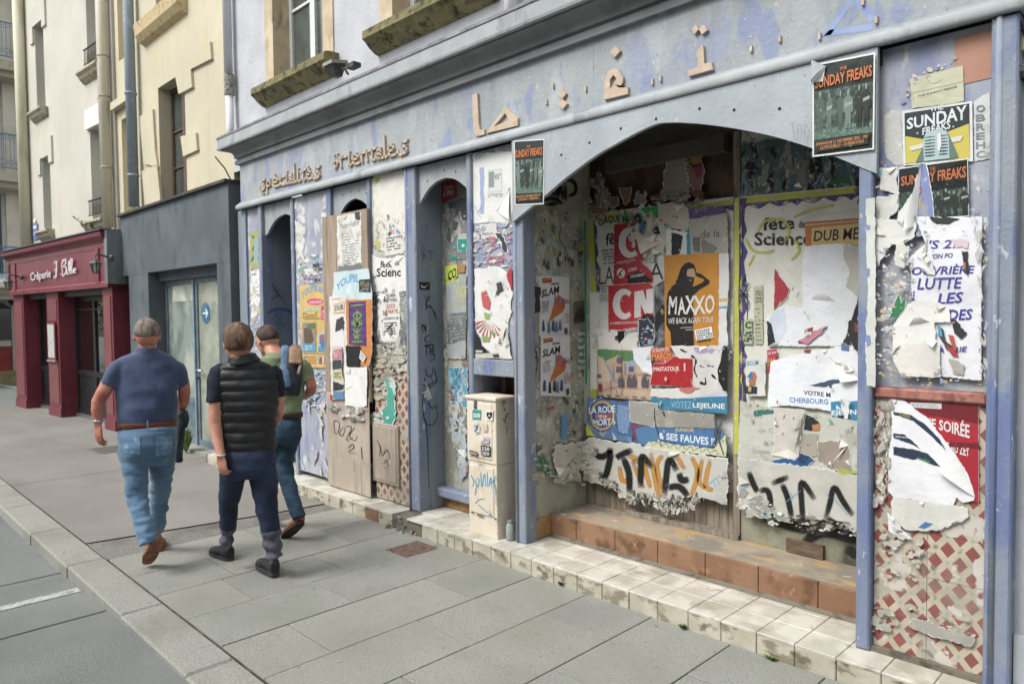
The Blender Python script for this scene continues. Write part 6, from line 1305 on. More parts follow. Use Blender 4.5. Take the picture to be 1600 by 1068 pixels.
txt(q_, SL, 'LA', E(155,595), E(248,583), 27, 27, '3a3b3d', .0); txt(q_, SL, 'LA', E(420,570), E(568,560), 27, 27, '3a3b3d', .0); txt(q_, SL, 'FEST', E(155,645), E(222,640), 10.5, 10.5, '3a3b3d', .01); greek(q_, SL, E([(158,655),(215,650),(215,700),(158,705)]), 5, '66686a')
poly(q_, SL, E([(512,600),(582,560),(582,1000),(512,1000)]), M('storm_cloud', '4a4c50', [('8d8f93', 7, .45, .62), ('232528', 9, .5, .65)], .5), 'photo'); poly(q_, SL, E([(515,790),(560,720),(582,735),(582,830),(550,850),(530,900),(515,880)]), '1d1e20'); poly(q_, SL, E([(545,760),(560,745),(575,770),(560,790)]), '8a7358')
q_ = sheet(SL, E([(252,210),(455,185),(458,205),(330,225),(340,250),(400,290),(420,380),(450,440),(252,465)]), 'a3202b', 'upper torn red poster with a white capital C on the left alcove board', torn=.6, core=.7)
def bigC(par, s, T, cx, cy, rx, ry, w_, cut=.62, mat='c9c4c2'):
    out = []; inn = []
    for k in range(25):
        th = math.radians(48+k*(360-96)/24); out.append((cx+rx*math.cos(th), cy-ry*math.sin(th))); inn.append((cx+rx*cut*.8*math.cos(th)+rx*.14, cy-ry*cut*math.sin(th)))
    return poly(par, s, [T(*p) for p in out+inn[::-1]], mat, 'lettering')
bigC(q_, SL, E, 352, 325, 72, 98, 0); txt(q_, SL, 'UN MARCHE DE CONCERT', E(265,462), E(392,440), 3.4, 3.2, 'c6b3b2', .02)
q_ = sheet(SL, E([(252,468),(420,445),(500,520),(505,580),(345,590),(250,600)]), 'a3202b', 'red and black torn strip between the two CN posters', torn=1); poly(q_, SL, E([(330,540),(400,505),(440,520),(500,575),(340,590)]), '1c1c1e', torn=1.5); txt(q_, SL, 'COUVRENT', E(358,552), E(450,538), 4.5, 4.5, 'd0cecb', .03, .1); txt(q_, SL, 'CONC', E(345,512), E(400,500), 5, 5, 'd0cecb', .03, .1)
poly(q_, SL, [(E(298,520)[0]+6.5*math.cos(k*PI/8), E(298,520)[1]+8*math.sin(k*PI/8)) for k in range(16)], 'c9c6c2'); brush(SL, [[E(280,545),E(295,515),E(322,488)],[E(285,520),E(305,545)]], 2.2, '1c1c1e', parent=q_, name='print')
q_ = sheet(SL, E([(216,600),(480,582),(505,610),(510,885),(300,885),(218,880)]), 'a8222c', 'red poster with big white letters CN on the left alcove board', torn=.5, core=.6)
bigC(q_, SL, E, 318, 718, 72, 98, 0); poly(q_, SL, E([(385,640),(440,628),(462,700),(462,625),(508,618),(508,775),(455,782),(425,720),(428,800),(385,808)]), 'c9c4c2', 'lettering')
txt(q_, SL, 'UN HUMORISTE DE CONCERT A CONTREPIED', E(228,850), E(428,840), 3.6, 3.6, 'cdbdbb', .03, .1)
poly(q_, SL, E([(440,790),(470,775),(510,800),(510,885),(395,880),(420,830)]), '1b1b1d', torn=1.5); txt(q_, SL, 'CONFIDERAT', E(312,900), E(412,885), 5.5, 5.5, 'cfcac6', .03, .1) 
q_ = sheet(SL, E([(218,885),(330,885),(310,980),(290,975),(280,940),(225,930)]), '1b1b1d', 'black torn bottom of the red CN poster', torn=1.8, core=1); poly(q_, SL, [(E(252,905)[0]+7*math.cos(k*PI/8), E(252,905)[1]+6*math.sin(k*PI/8)) for k in range(16)], 'c9c6c2')
q_ = sheet(SL, E([(410,820),(470,810),(508,850),(505,970),(420,990),(415,900)]), '2d3647', 'dark blue torn piece right of the black poster bottom', torn=2, core=1); scraps(SL, E([(430,860),(508,850),(508,990),(430,990)]), 18, 2, 6, ['b5647c','5b8fb0','c6c7c4','3f6d4c'], 'small coloured scraps on the dark blue torn piece', .006)
q_ = sheet(SL, E([(150,885),(215,885),(290,975),(325,930),(400,900),(410,1000),(505,985),(505,1020),(160,1010)]), 'c0bfb7', 'blank white torn paper below the red CN poster', torn=1.5, core=.8, lift=.004)
scraps(SL, E([(300,130),(740,60),(740,260),(590,430),(420,430),(330,240)]), 150, 3, 10, ['b0aea2','c6c5be','26a050','26272b','4b3a6b','c6c7c4','b9b6aa','2a6fa0','a3a196','b7b3a6'], 'mixed torn layers with green and violet bits above the red poster', .014, 1.1)
q_ = sheet(SL, E([(298,140),(330,128),(360,170),(372,195),(330,205),(312,170)]), '1f9a48', 'bright green torn piece above the red C poster', torn=1.5); q_ = sheet(SL, E([(430,110),(595,82),(600,100),(520,160),(500,120),(460,140)]), '1f9a48', 'long green torn strip along the top of the left alcove board', torn=2.5)
q_ = sheet(SL, E([(545,90),(690,60),(728,110),(730,240),(640,230),(580,200),(600,300),(570,380),(430,300),(560,270),(545,180)]), 'b7aea0', 'beige torn paper flap hanging at the top of the left alcove board', torn=2, core=1, lift=.012)
q_ = sheet(SL, E([(360,250),(420,260),(580,320),(570,380),(500,400),(430,330),(380,300)]), 'c0b3a2', 'beige diagonal torn band across the red C poster', torn=2, core=1.2, lift=.014); curl(q_, SL, E(400,275), E(560,330), E(440,400), .02, paper('c8bdb0'))
q_ = sheet(SL, E([(595,240),(730,265),(732,400),(640,408),(600,420)]), 'c4c5c3', 'white torn poster with a black figure above the orange poster', torn=.8, core=.8); poly(q_, SL, E([(628,262),(700,285),(698,340),(680,400),(630,405)]), '202225', torn=1.2); poly(q_, SL, E([(725,270),(762,268),(760,400),(728,400)]), '2d7f98', torn=.8); poly(q_, SL, E([(700,300),(730,320),(715,390),(690,400)]), 'c6c8c6', torn=1)
q_ = sheet(SL, E([(740,180),(980,140),(985,200),(990,400),(760,400)]), '9d9c90', 'grey sheet with faded print de la above the orange poster', torn=1, old=1, core=.6); txt(q_, SL, 'de la', E(820,298), E(938,290), 12, 12, '47484a', .0); poly(q_, SL, E([(820,300),(900,340),(925,360),(900,400),(830,400)]), '77756a', torn=2.5); poly(q_, SL, E([(765,290),(815,285),(812,385),(770,380)]), '6b665c', torn=2)
poly(q_, SL, E([(740,110),(965,85),(965,140),(745,175)]), paper(PU, 1), torn=1.5)
# orange poster
OQ = [E(583,408), E(936,390), E(938,1003), E(590,1000)]
q_ = sheet(SL, OQ, paper('b97c12', 0, .4), 'orange concert poster MAXXO with a dark haired person touching their head'); BK = '1a1817'
poly(q_, SL, E([(655,580),(672,545),(690,490),(715,460),(745,450),(775,465),(788,500),(778,560),(760,600),(735,640),(700,600)]), BK, 'hair'); poly(q_, SL, E([(735,495),(775,490),(783,520),(778,560),(755,575),(735,560),(728,525)]), 'a88a72', 'face'); poly(q_, SL, E([(728,540),(778,548),(772,590),(750,620),(735,600)]), '2b221d', 'beard'); poly(q_, SL, E([(740,562),(765,564),(755,575)]), '8a6a58')
poly(q_, SL, E([(610,640),(640,600),(690,570),(740,600),(780,605),(830,580),(845,562),(790,540),(782,515),(820,525),(876,570),(872,590),(810,625),(775,660),(770,700),(775,800),(770,860),(776,1000),(632,1000),(625,900),(598,850),(600,700)]), BK, 'figure')
for chs, bl_, br_, h0, h1 in (('MAXXO', E(612,788), E(908,778), 29, 29),): 
    txt(q_, SL, 'M', E(612,785), E(668,782), 29, 27, 'd0cfc9', .045, .1, wob=1.5); txt(q_, SL, 'A', E(672,790), E(722,780), 27, 26, 'd0cfc9', .045, wob=1.5); txt(q_, SL, 'X', E(718,782), E(788,775), 29, 27, 'd0cfc9', .05, wob=1.5); txt(q_, SL, 'X', E(772,788), E(852,780), 30, 28, 'd0cfc9', .05, wob=1.5); txt(q_, SL, 'O', E(848,785), E(910,776), 30, 30, 'd0cfc9', .045, wob=1)
txt(q_, SL, 'WE BACK AGAIN TOUR', E(614,845), E(902,836), 9, 9, 'd0cfc9', .005, .15, wob=1); brush(SL, [[E(690,870),E(770,866)],[E(722,884),E(778,880)]], 1, 'c9c5c0', parent=q_, name='stroke')
q2 = poly(q_, SL, E([(780,885),(890,862),(903,930),(792,950)]), paper('cdced0'), 'label_box'); greek(q_, SL, E([(786,888),(890,868),(898,928),(796,946)]), 4, '2a2a30', .95, .55); greek(q_, SL, E([(795,952),(900,934),(902,948),(798,964)]), 1, '2b2216', .95, .6)
for x in (790, 815, 838, 858): poly(q_, SL, [E(x,985),E(x+8,984),E(x+8,992),E(x,993)], BK)
q_ = sheet(SL, E([(940,400),(998,400),(1000,600),(985,800),(1000,1000),(960,1068),(935,1068),(940,700)]), 'bdbfc0', 'white paper strip right of the orange MAXXO poster', torn=1, core=.6); poly(q_, SL, E([(940,680),(1000,678),(1000,700),(940,705)]), 'b9a86a', torn=1); poly(q_, SL, E([(940,735),(1000,728),(1000,742),(940,748)]), '5b8fa8', torn=.8)
scraps(SL, E([(930,1000),(1005,960),(1008,1068),(930,1068)]), 30, 2, 8, ['b9b8b0','c6c7c4','4b4a48','8f86a8'], 'torn bits below the right corner of the orange poster', .01)
# middle row
q_ = sheet(SL, Fh([(160,18),(505,30),(508,345),(330,335),(165,315)]), 'b39a84', 'torn street map style drawing of a pink stone church with pointed windows', torn=.5, core=.6)
poly(q_, SL, Fh([(162,20),(270,25),(330,30),(410,32),(400,90),(330,100),(300,60),(240,80),(210,100),(165,60)]), '4d7a4a', torn=1.5); poly(q_, SL, Fh([(170,80),(190,60),(300,230),(295,240),(250,215),(185,110)]), '7f8a9c')
poly(q_, SL, Fh([(165,60),(205,90),(250,200),(240,225),(168,230)]), 'b8a28c', 'gable'); poly(q_, SL, Fh([(268,110),(302,60),(340,110),(342,205),(270,215)]), 'ab937d', 'gable'); poly(q_, SL, Fh([(342,105),(410,80),(405,170),(345,170)]), '8f96a8', 'roof'); poly(q_, SL, Fh([(300,165),(490,175),(490,190),(300,182)]), '9c8571')
for a0, a1 in ((300,332), (358,385), (390,412), (452,488)): poly(q_, SL, Fh([(a0,262),(a0,215),((a0+a1)/2,188),(a1,215),(a1,265)]), '4e4a5c', 'pointed_window'); brush(SL, [[Fh(a0-4,262),Fh(a0-4,212),Fh((a0+a1)/2,182),Fh(a1+4,212),Fh(a1+4,264)]], 1.1, '6a574a', parent=q_, name='outline')
poly(q_, SL, [(Fh(304,90)[0]+4.5*math.cos(k*PI/6), Fh(304,90)[1]+5.5*math.sin(k*PI/6)) for k in range(12)], '5c5462', 'rose_window'); poly(q_, SL, Fh([(168,240),(192,238),(194,285),(170,288)]), '7a2a30', 'door')
for p_ in ([(165,180),(188,180),(188,200),(165,200)], [(365,130),(395,130),(395,160),(365,160)], [(285,130),(320,130),(320,165),(285,165)]): poly(q_, SL, Fh(p_), '55505a', 'opening')
for l_ in ([Fh(165,295),Fh(290,262),Fh(505,278)], [Fh(290,262),Fh(285,310)], [Fh(250,215),Fh(250,300)], [Fh(322,0),Fh(322,320)], [Fh(165,60),Fh(165,310)], [Fh(268,110),Fh(268,230)], [Fh(342,105),Fh(342,190)]): brush(SL, [l_], .8, '5c4d44', parent=q_, name='outline')
for k in range(6): poly(q_, SL, Fh([(170+k*55,302+k*4),(200+k*55,304+k*4),(200+k*55,312+k*4),(170+k*55,310+k*4)]), R_.choice(['5b5a56', '8a4a4a', '8c8a80']), 'tiny_logo')
q_ = sheet(SL, Fh([(395,10),(505,10),(508,80),(520,190),(470,170),(400,80)]), 'c3c6cc', 'pale paper hanging over the church drawing', torn=1.5, core=.8, lift=.008)
q_ = sheet(SL, Fh([(515,12),(640,10),(650,70),(635,120),(510,85)]), 'b04038', 'red and yellow torn headline scrap below the orange poster', torn=.8); txt(q_, SL, 'LE SALON DU', Fh(520,40), Fh(628,30), 6, 6, 'cfc4b8', .03); txt(q_, SL, 'MARCH', Fh(520,92), Fh(638,78), 11, 11, 'c28a34', .05)
q_ = sheet(SL, Fh([(640,0),(940,0),(985,60),(1000,290),(900,330),(700,330),(510,320),(515,270),(780,265)]), 'bbbab6', 'torn white sheet with black ink blots below the orange poster', torn=1.2, core=.8, lift=.006)
brush(SL, [[Fh(770,60),Fh(800,90),Fh(790,150),Fh(810,200)],[Fh(825,125),Fh(855,135)],[Fh(875,125),Fh(915,130)],[Fh(825,230),Fh(860,240),Fh(860,200)],[Fh(900,180),Fh(930,210)],[Fh(700,20),Fh(740,40)]], 3.2, '242425', parent=q_, name='ink_blots', jit=1.5); poly(q_, SL, Fh([(785,5),(935,20),(900,50),(800,40)]), 'a08fb0', torn=2.5)
q_ = sheet(SL, Fh([(530,110),(600,110),(660,65),(700,78),(780,80),(780,262),(690,255),(508,248)]), 'a3141f', 'bright red torn sheet lettered MASTATOUR below the orange poster', torn=.6, core=.5); txt(q_, SL, 'MASTATOUR', Fh(530,160), Fh(695,158), 6.5, 7.5, 'cfc8c4', .05); poly(q_, SL, Fh([(722,108),(734,108),(733,158),(724,160)]), 'c4b2b0', torn=.6)
poly(q_, SL, Fh([(690,262),(830,262),(760,300),(700,285)]), 'b06a5c', torn=2)
q_ = sheet(SL, Fh([(975,0),(1003,0),(1003,290),(975,280),(945,220),(940,150),(960,90)]), '1f1e20', 'black curved poster edge below the orange poster', torn=.6)
q_ = sheet(SL, Fh([(790,330),(940,290),(1003,300),(1003,325),(900,322)]), 'b5bccb', 'pale blue sheet above the VOTEZ banner', torn=.6)
q_ = sheet(SL, Fh([(516,320),(560,335),(700,335),(880,322),(1003,318),(1003,430),(880,420),(518,390)]), '2f7898', 'blue election banner reading VOTEZ LEJEUNE on the left alcove board', torn=.4); txt(q_, SL, 'VOTEZ', Fh(645,390), Fh(775,395), 10, 10, '9db6c4', -.01); txt(q_, SL, 'LEJEUNE', Fh(783,398), Fh(988,410), 9.5, 11, 'cfd0cf', .05)
q_ = sheet(SL, Fh([(105,325),(290,345),(400,385),(560,480),(920,520),(1000,560),(1000,700),(560,650),(300,600),(105,570)]), '4e6f96', 'lower torn half of the circus poster with performers, blue and yellow', torn=.8, old=1)
cx, cy = Fh(205,440)
for rr, cc in ((26, '3c4f86'), (23, 'b39a3a'), (19.5, '3d4a80')): poly(q_, SL, [(cx+rr*.82*math.cos(k*PI/14), cy+rr*math.sin(k*PI/14)) for k in range(28)], cc, 'roundel')
txt(q_, SL, 'LA ROUE', Fh(120,430), Fh(288,420), 10.5, 11, 'c9d3d8', .05); poly(q_, SL, Fh([(160,432),(262,430),(262,460),(160,462)]), '9a4a34'); txt(q_, SL, 'DE LA', Fh(178,456), Fh(235,456), 5, 5, 'c9d3d8', .03); txt(q_, SL, 'MORT !', Fh(148,508), Fh(282,500), 10.5, 10.5, 'c9d3d8', .05)
for pts_, cc in (([(290,350),(380,350),(385,480),(400,570),(300,560)], '3a5f8c'), ([(300,370),(380,380),(370,560),(310,540)], '6a86ac'), ([(390,490),(540,510),(520,560),(480,600),(400,590)], '6a3f5c'), ([(420,520),(560,500),(580,600),(480,640),(430,600)], '44739c'), ([(105,490),(140,540),(170,570),(105,565)], 'b3b53a'), ([(270,540),(300,590),(275,600)], 'a8aeb8'), ([(560,590),(600,610),(590,640),(560,630)], 'b9bcc0')): poly(q_, SL, Fh(pts_), cc, torn=1.5)
poly(q_, SL, Fh([(560,512),(925,520),(920,640),(820,640),(560,590)]), '3f6a9c', torn=1); txt(q_, SL, 'JUNIOR', Fh(672,548), Fh(795,552), 8, 8.5, 'b3a860', .04); txt(q_, SL, '& SES FAUVES !!', Fh(568,588), Fh(928,632), 10.5, 12.5, 'ccd6dc', .05)
poly(q_, SL, Fh([(500,600),(920,650),(1000,560),(1000,700),(600,660),(480,640)]), 'bdbf9c', torn=2)
sc_ = [[Fh(490+k*52, 618+k*7), Fh(515+k*52, 600+k*7), Fh(530+k*52, 628+k*7), Fh(545+k*52, 622+k*7)] for k in range(9)]; brush(SL, sc_, 1.2, '5f5f80', parent=q_, name='scroll_line')
brush(SL, [[Fh(925,440),Fh(940,520),Fh(930,600),Fh(905,640)],[Fh(975,470),Fh(950,560),Fh(985,690)]], 4, '46505c', parent=q_, name='scroll_line')
scraps(SL, Fh([(295,350),(390,360),(395,560),(310,560)]), 40, .7, 1.6, ['a3b6c8','c6ccd2','6a86ac','b5647c'], 'glittering specks printed on the circus poster', 0)
q_ = sheet(SL, Fh([(380,345),(560,365),(540,510),(480,500),(385,475)]), '8f8f88', 'grey torn paper over the middle of the circus poster', torn=1.5, core=1, old=1); q_ = sheet(SL, Fh([(550,400),(925,430),(930,520),(560,512),(545,480)]), '8b8982', 'grey streaked paper patch above the FAUVES lettering', torn=1.5, old=1)
brush(SL, [[Fh(545,395),Fh(548,480),Fh(590,635)],[Fh(400,610),Fh(410,560)]], 1.5, '2d2f33', 'thin black drips over the circus poster')
# bottom row with big black tag
q_ = sheet(SL, Fh([(70,620),(130,585),(420,620),(560,655),(1010,715),(1005,1000),(880,960),(780,950),(560,980),(440,930),(330,960),(280,880),(180,870),(90,780)]), 'b3b3ab', 'wide pale torn sheet carrying the big spray tag on the left alcove board', torn=2.5, core=1.5, lift=.02, old=0)
OR = 'b5812c'
brush(SL, [[Fh(375,690),Fh(430,720),Fh(400,740)],[Fh(320,760),Fh(340,850),Fh(400,850)],[Fh(470,680),Fh(480,760),Fh(520,900)],[Fh(520,670),Fh(560,900),Fh(590,960)],[Fh(600,690),Fh(560,760),Fh(600,930)],[Fh(680,690),Fh(740,780)],[Fh(780,700),Fh(820,800),Fh(780,950)],[Fh(850,710),Fh(830,850),Fh(870,900)],[Fh(900,715),Fh(870,880),Fh(920,910)],[Fh(400,730),Fh(480,900)]], 6.5, OR, 'orange spray letters behind the black tag on the left alcove board', soft=1)
brush(SL, [[Fh(170,640),Fh(175,690),Fh(215,700),Fh(262,680),Fh(250,760),Fh(225,830),Fh(185,800)],[Fh(405,655),Fh(330,690),Fh(300,710)],[Fh(340,700),Fh(380,800),Fh(385,930)],[Fh(455,900),Fh(458,800),Fh(465,700),Fh(530,770)],[Fh(610,950),Fh(620,830),Fh(640,720),Fh(690,790)],[Fh(700,800),Fh(720,850),Fh(765,840)],[Fh(620,900),Fh(700,890),Fh(760,950)],[Fh(260,640),Fh(255,690)]], 9, '17181a', 'big black spray tag across the bottom of the left alcove board', soft=1)
brush(SL, [[Fh(880,890),Fh(920,850),Fh(1000,795)],[Fh(920,860),Fh(935,890)],[Fh(945,840),Fh(960,880)],[Fh(970,815),Fh(980,850)],[Fh(985,1010),Fh(998,985)]], 1.3, '4a8fc0', 'thin blue marker scrawl right of the black tag')
scraps(SL, Fh([(60,600),(160,630),(170,860),(90,880)]), 70, 3, 10, ['a3a196','8b897d','b9b8b0','77756a','b0aea2'], 'crumpled paper at the left end of the big tag', .03)
scraps(SL, Fh([(370,920),(620,950),(880,960),(760,1040),(640,1060),(520,1010),(380,990)]), 260, 1.2, 4.5, ['4b4a48','8b897d','b9b8b0','5c5b55','a3a196','2f2e2c','9a988c'], 'shredded grey paper hanging below the big tag', .008, 1.6)
scraps(SL, Fh([(180,830),(300,860),(330,930),(240,900)]), 40, 2, 8, ['3a3a3a','5c5b55','8b897d','77756a'], 'dark torn shreds under the left part of the tag', .02)
# upper brown zone
SB_ = Surf(PY(4.36)); SB2 = Surf(PY(4.30), .003)
scraps(SB2, D([(415,360),(520,350),(530,560),(420,540)]), 40, 4, 12, ['6f6a60','8b857a','5c564c'], 'grey torn paper left on the dark brown board above the posters', .01, 1.6)
q_ = sheet(SB2, D([(870,235),(960,200),(985,450),(830,475),(850,330)]), '8f877a', 'large pale torn sheet on the dark brown board above the posters', torn=3, core=1.2); q_ = sheet(SB2, D([(965,205),(1068,190),(1062,360),(1040,440),(985,380)]), '8a6a5e', 'torn pink and yellow lettered sheet on the dark brown board', torn=3.5, core=1.2)
poly(q_, SB2, D([(968,215),(990,210),(1000,290),(1060,260),(1055,330),(1040,350),(1010,300)]), '8f3050', torn=2); txt(q_, SB2, 'OUV', D(985,290), D(1060,270), 10, 10, '9a7a2c', .03)
for pts_, cc, lb in (([(600,410),(665,400),(655,470),(630,500)], '7a6048', 'small brown picture card above the posters'), ([(530,460),(590,450),(600,500),(560,520)], '7a5a4c', 'small peach torn scrap above the posters'), ([(680,470),(715,420),(725,450),(750,410),(745,490),(690,500)], '85807a', 'jagged pale paper spikes above the posters'), ([(430,510),(530,510),(520,548),(450,550)], '8a5c48', 'orange brown torn scrap above the posters')): sheet(SB2, D(pts_), cc, lb, torn=2, core=1)
scraps(SB2, D([(780,440),(1068,430),(1068,500),(780,510)]), 40, 3, 10, ['7a6a5c','8b857a','6a4a38','5c564c'], 'torn paper fringe along the top rail of the left board', .01)
# ---------- alcove back wall, right board
scraps(SR, G_([(95,180),(740,160),(740,1068),(100,1068)]), 180, 4, 14, GREYP+['c6c5be'], 'layers of old torn paper on the right alcove board', .006)
q_ = sheet(SR, G_([(120,85),(280,55),(560,95),(735,190),(735,310),(120,340)]), '4a6268', 'dark blue streaked paper at the top of the right alcove board', torn=1.5, old=1); 
scraps(SR, G_([(125,90),(735,160),(735,330),(125,330)]), 150, 3, 11, ['3f5f70','5c7a88','2b2d2e','77756a','8b897d','25262a','55605f'], 'dark torn strips at the top of the right alcove board', .012, 2.2)
q_ = sheet(SR, G_([(560,252),(705,238),(700,265),(565,280)]), '1f6b3c', 'dark green paper strip near the top of the right alcove board', torn=1); q_ = sheet(SR, G_([(385,165),(450,160),(435,290),(380,300),(400,230)]), '77706a', 'pale vertical torn strip near the top of the right alcove board', torn=1.5, lift=.01)
q_ = sheet(SR, [G_(100,340), G_(735,280), H(652,650), H(95,600)], 'c0c0b6', 'pale science poster sheet with a yellow scrolled border on the right alcove board', old=0)
border(q_, SR, [G_(100,345), G_(735,285)], 9, 1); border(q_, SR, [H(95,600), G_(98,345)], 8, 1)
txt(q_, SR, 'f\u00eate', G_(228,505), G_(385,497), 20, 21, '27282a', .035); txt(q_, SR, 'de', G_(405,492), G_(436,490), 12, 12, '27282a', .01); txt(q_, SR, 'Science', G_(188,578), G_(470,575), 21, 21, '27282a', .04)
brush(SR, [[G_(200,520),G_(240,460),G_(320,450),G_(360,500),G_(340,560)],[G_(380,440),G_(480,400),G_(580,380)],[G_(380,540),G_(410,600),G_(370,650)],[G_(145,540),G_(180,600),G_(240,610),G_(290,600)],[G_(190,620),G_(160,680)]], 3.4, 'b5b43a', 'loose yellow spray lines over the science poster', soft=1)
q_ = sheet(SR, G_([(436,440),(735,395),(735,575),(630,565),(440,580)]), 'b9b7b0', 'orange framed sheet reading DUB MEETING on the right alcove board', torn=.3); poly(q_, SR, G_([(438,462),(735,440),(735,452),(438,475)]), 'b8662a'); poly(q_, SR, G_([(438,490),(470,485),(468,578),(440,580)]), 'b8662a'); poly(q_, SR, G_([(470,487),(735,455),(735,575),(468,578)]), 'c4a96a'); poly(q_, SR, G_([(438,480),(735,456),(735,464),(470,492),(438,492)]), 'b8662a'); txt(q_, SR, 'DUB MEE', G_(480,558), G_(735,545), 16.5, 19, '2a241c', .015, .12)
q_ = sheet(SR, G_([(290,690),(360,790),(350,830),(285,890)]), 'a03038', 'red pointed torn poster piece in the middle of the right alcove board', torn=1, core=1.2); 
q_ = sheet(SR, G_([(185,780),(230,770),(232,1060),(190,1060)]), 'a9ad94', 'narrow greenish column of printed small text on the right alcove board', torn=.8); 
for k, tt in enumerate(('ABOU', 'JUIN', 'VAUD', 'LA H')): txt(q_, SR, tt, G_(196,810+k*16), G_(226,808+k*16), 3.8, 3.8, '2a2b2c', .02)
greek(q_, SR, G_([(195,880),(228,878),(228,1050),(195,1052)]), 9, '5a5c54', .6, .3)
q_ = sheet(SR, G_([(140,940),(180,935),(182,1060),(140,1060)]), '9fb08c', 'small green sheet with bold black letters at the right board edge', torn=.5); txt(q_, SR, 'C', G_(146,985), G_(178,983), 11, 11, '15171a', .06); txt(q_, SR, 'CE', G_(146,1040), G_(180,1038), 13, 13, '15171a', .05)
q_ = sheet(SR, G_([(132,1015),(158,1010),(158,1045),(132,1048)]), '3a5f86', 'tiny blue sticker with a yellow N at the right board edge', torn=.3); txt(q_, SR, 'N', G_(136,1042), G_(154,1040), 8, 8, 'c9b030', .03)
brush(SR, [[G_(120,790),G_(160,850),G_(150,900)],[G_(165,760),G_(120,860)],[G_(115,820),G_(165,815)],[G_(140,730),G_(130,780)]], 2.6, '2b3f3c', 'dark green scrawl along the left edge of the right board')
q_ = sheet(SR, G_([(440,585),(560,572),(630,570),(735,600),(735,800),(715,840),(690,860),(650,1000),(620,1068),(260,1068),(262,950),(240,940),(330,870),(432,880),(430,700)]), 'c6c9ce', 'very large blank white torn sheet covering the middle of the right board', torn=1.5, core=1, lift=.010)
poly(q_, SR, G_([(628,575),(735,600),(735,790),(700,830),(640,780),(660,700),(635,650)]), paper('b3b0a5'), torn=2)
curl(q_, SR, G_(470,840), G_(590,850), G_(520,800), .018); poly(q_, SR, G_([(285,895),(340,880),(350,1000),(300,1068),(270,1068),(258,950)]), paper('bcc4d2'), torn=1.5)
poly(q_, SR, G_([(255,945),(275,960),(300,1068),(258,1068)]), '23262a', torn=.8); 
for pts_, cc in (([(405,1045),(470,1030),(465,1055),(410,1058)], '8d2f48'), ([(450,985),(480,975),(478,995),(455,1000)], '9a2f40'), ([(440,1025),(520,990),(525,1005),(470,1035)], '8d2f48'), ([(520,985),(555,970),(550,985),(528,1000)], '3a7fa8'), ([(470,1000),(530,985),(520,1000),(480,1012)], 'b06070')): poly(q_, SR, G_(pts_), cc, torn=1.2)
q_ = sheet(SR, G_([(705,820),(735,800),(735,1068),(640,1060),(660,1000)]), '2c2a2b', 'dark photographic poster remnant at the right edge of the right board', torn=1.2); 
poly(q_, SR, G_([(690,960),(720,940),(725,1020),(695,1040)]), '6a5650', torn=2); poly(q_, SR, H([(588,0),(650,0),(650,200),(620,120),(570,100)]), '302c2c', torn=1.5); poly(q_, SR, H([(610,10),(640,30),(640,60),(612,50)]), '6f4a40', torn=1.5)
q_ = sheet(SR, H([(230,130),(272,125),(270,230),(232,232)]), 'a82f48', 'small pink torn sheet with yellow letters on the right board', torn=.8); txt(q_, SR, 'LE SAI', H(234,150), H(268,146), 4, 4, 'd5c6c2', .03); txt(q_, SR, 'MA', H(236,200), H(268,195), 12, 12, 'b9923a', .05)
q_ = sheet(SR, H([(250,180),(400,140),(600,110),(640,180),(650,260),(640,400),(510,395),(330,370),(235,380),(240,240)]), 'cbced3', 'white torn sheet lettered VOTRE and CHERBOURG on the right board', torn=1.5, core=1, lift=.006)
txt(q_, SR, 'VOTRE M', H(390,325), H(508,337), 7, 7.5, '2f3a5c', .03); txt(q_, SR, 'CHERBOURG', H(328,358), H(498,368), 8, 8.5, '4a86b8', .03); txt(q_, SR, 'dependante pour', H(282,385), H(452,392), 4.5, 4.5, '55585e', .0)
poly(q_, SR, H([(420,285),(500,262),(560,252),(555,268),(480,292)]), '3a4f68', torn=1.5); poly(q_, SR, H([(365,90),(490,25),(470,60),(400,105)]), 'b9798a', torn=2); poly(q_, SR, H([(392,130),(425,128),(420,142),(395,142)]), '8d2f38', torn=.8); poly(q_, SR, H([(555,100),(590,110),(590,135),(555,130)]), '4a6f9c', torn=.8)
q2 = sheet(SR, H([(505,160),(600,200),(645,260),(640,300),(600,250)]), 'bfc0bd', 'long curled white flap across the right board', torn=1, core=.6, lift=.02); curl(q2, SR, H(515,165), H(640,260), H(560,270), .03, paper('cfd0cf'))
q_ = sheet(SR, H([(510,355),(650,350),(650,440),(600,435),(590,400),(515,432)]), '3080a8', 'blue election banner remnant with white letters on the right board', torn=1, core=.8); txt(q_, SR, 'EJEUNE', H(515,420), H(645,418), 9.5, 10.5, 'cdd8de', .05); poly(q_, SR, H([(550,340),(600,345),(585,430),(570,430)]), paper('c6c8ca'), torn=1.5); txt(q_, SR, 'OU', H(588,388), H(612,388), 8, 8, '35373a', .03)
q_ = sheet(SR, H([(140,165),(225,160),(225,330),(140,330)]), 'bdbeb8', 'white sheet with a small figure in a blue and orange cap on the right board', torn=1); txt(q_, SR, 'BOUM', H(145,200), H(195,195), 8, 8, '4a93b0', .04)
for pts_, cc in (([(145,245),(160,225),(180,225),(190,250),(165,262)], '2f6f9c'), ([(168,222),(185,235),(186,258),(172,262)], 'b8652a'), ([(150,255),(185,258),(182,285),(155,285)], '9a6a4c'), ([(135,285),(190,290),(188,322),(140,320)], '26303a'), ([(150,290),(165,290),(163,312),(150,310)], 'b0a24a')): poly(q_, SR, H(pts_), cc, torn=.8)
q_ = sheet(SR, H([(115,350),(235,380),(640,440),(650,460),(650,660),(560,660),(420,640),(250,620),(105,600)]), 'b5b7ae', 'greyish sheet with faint grey printed words low on the right board', torn=1, old=1)
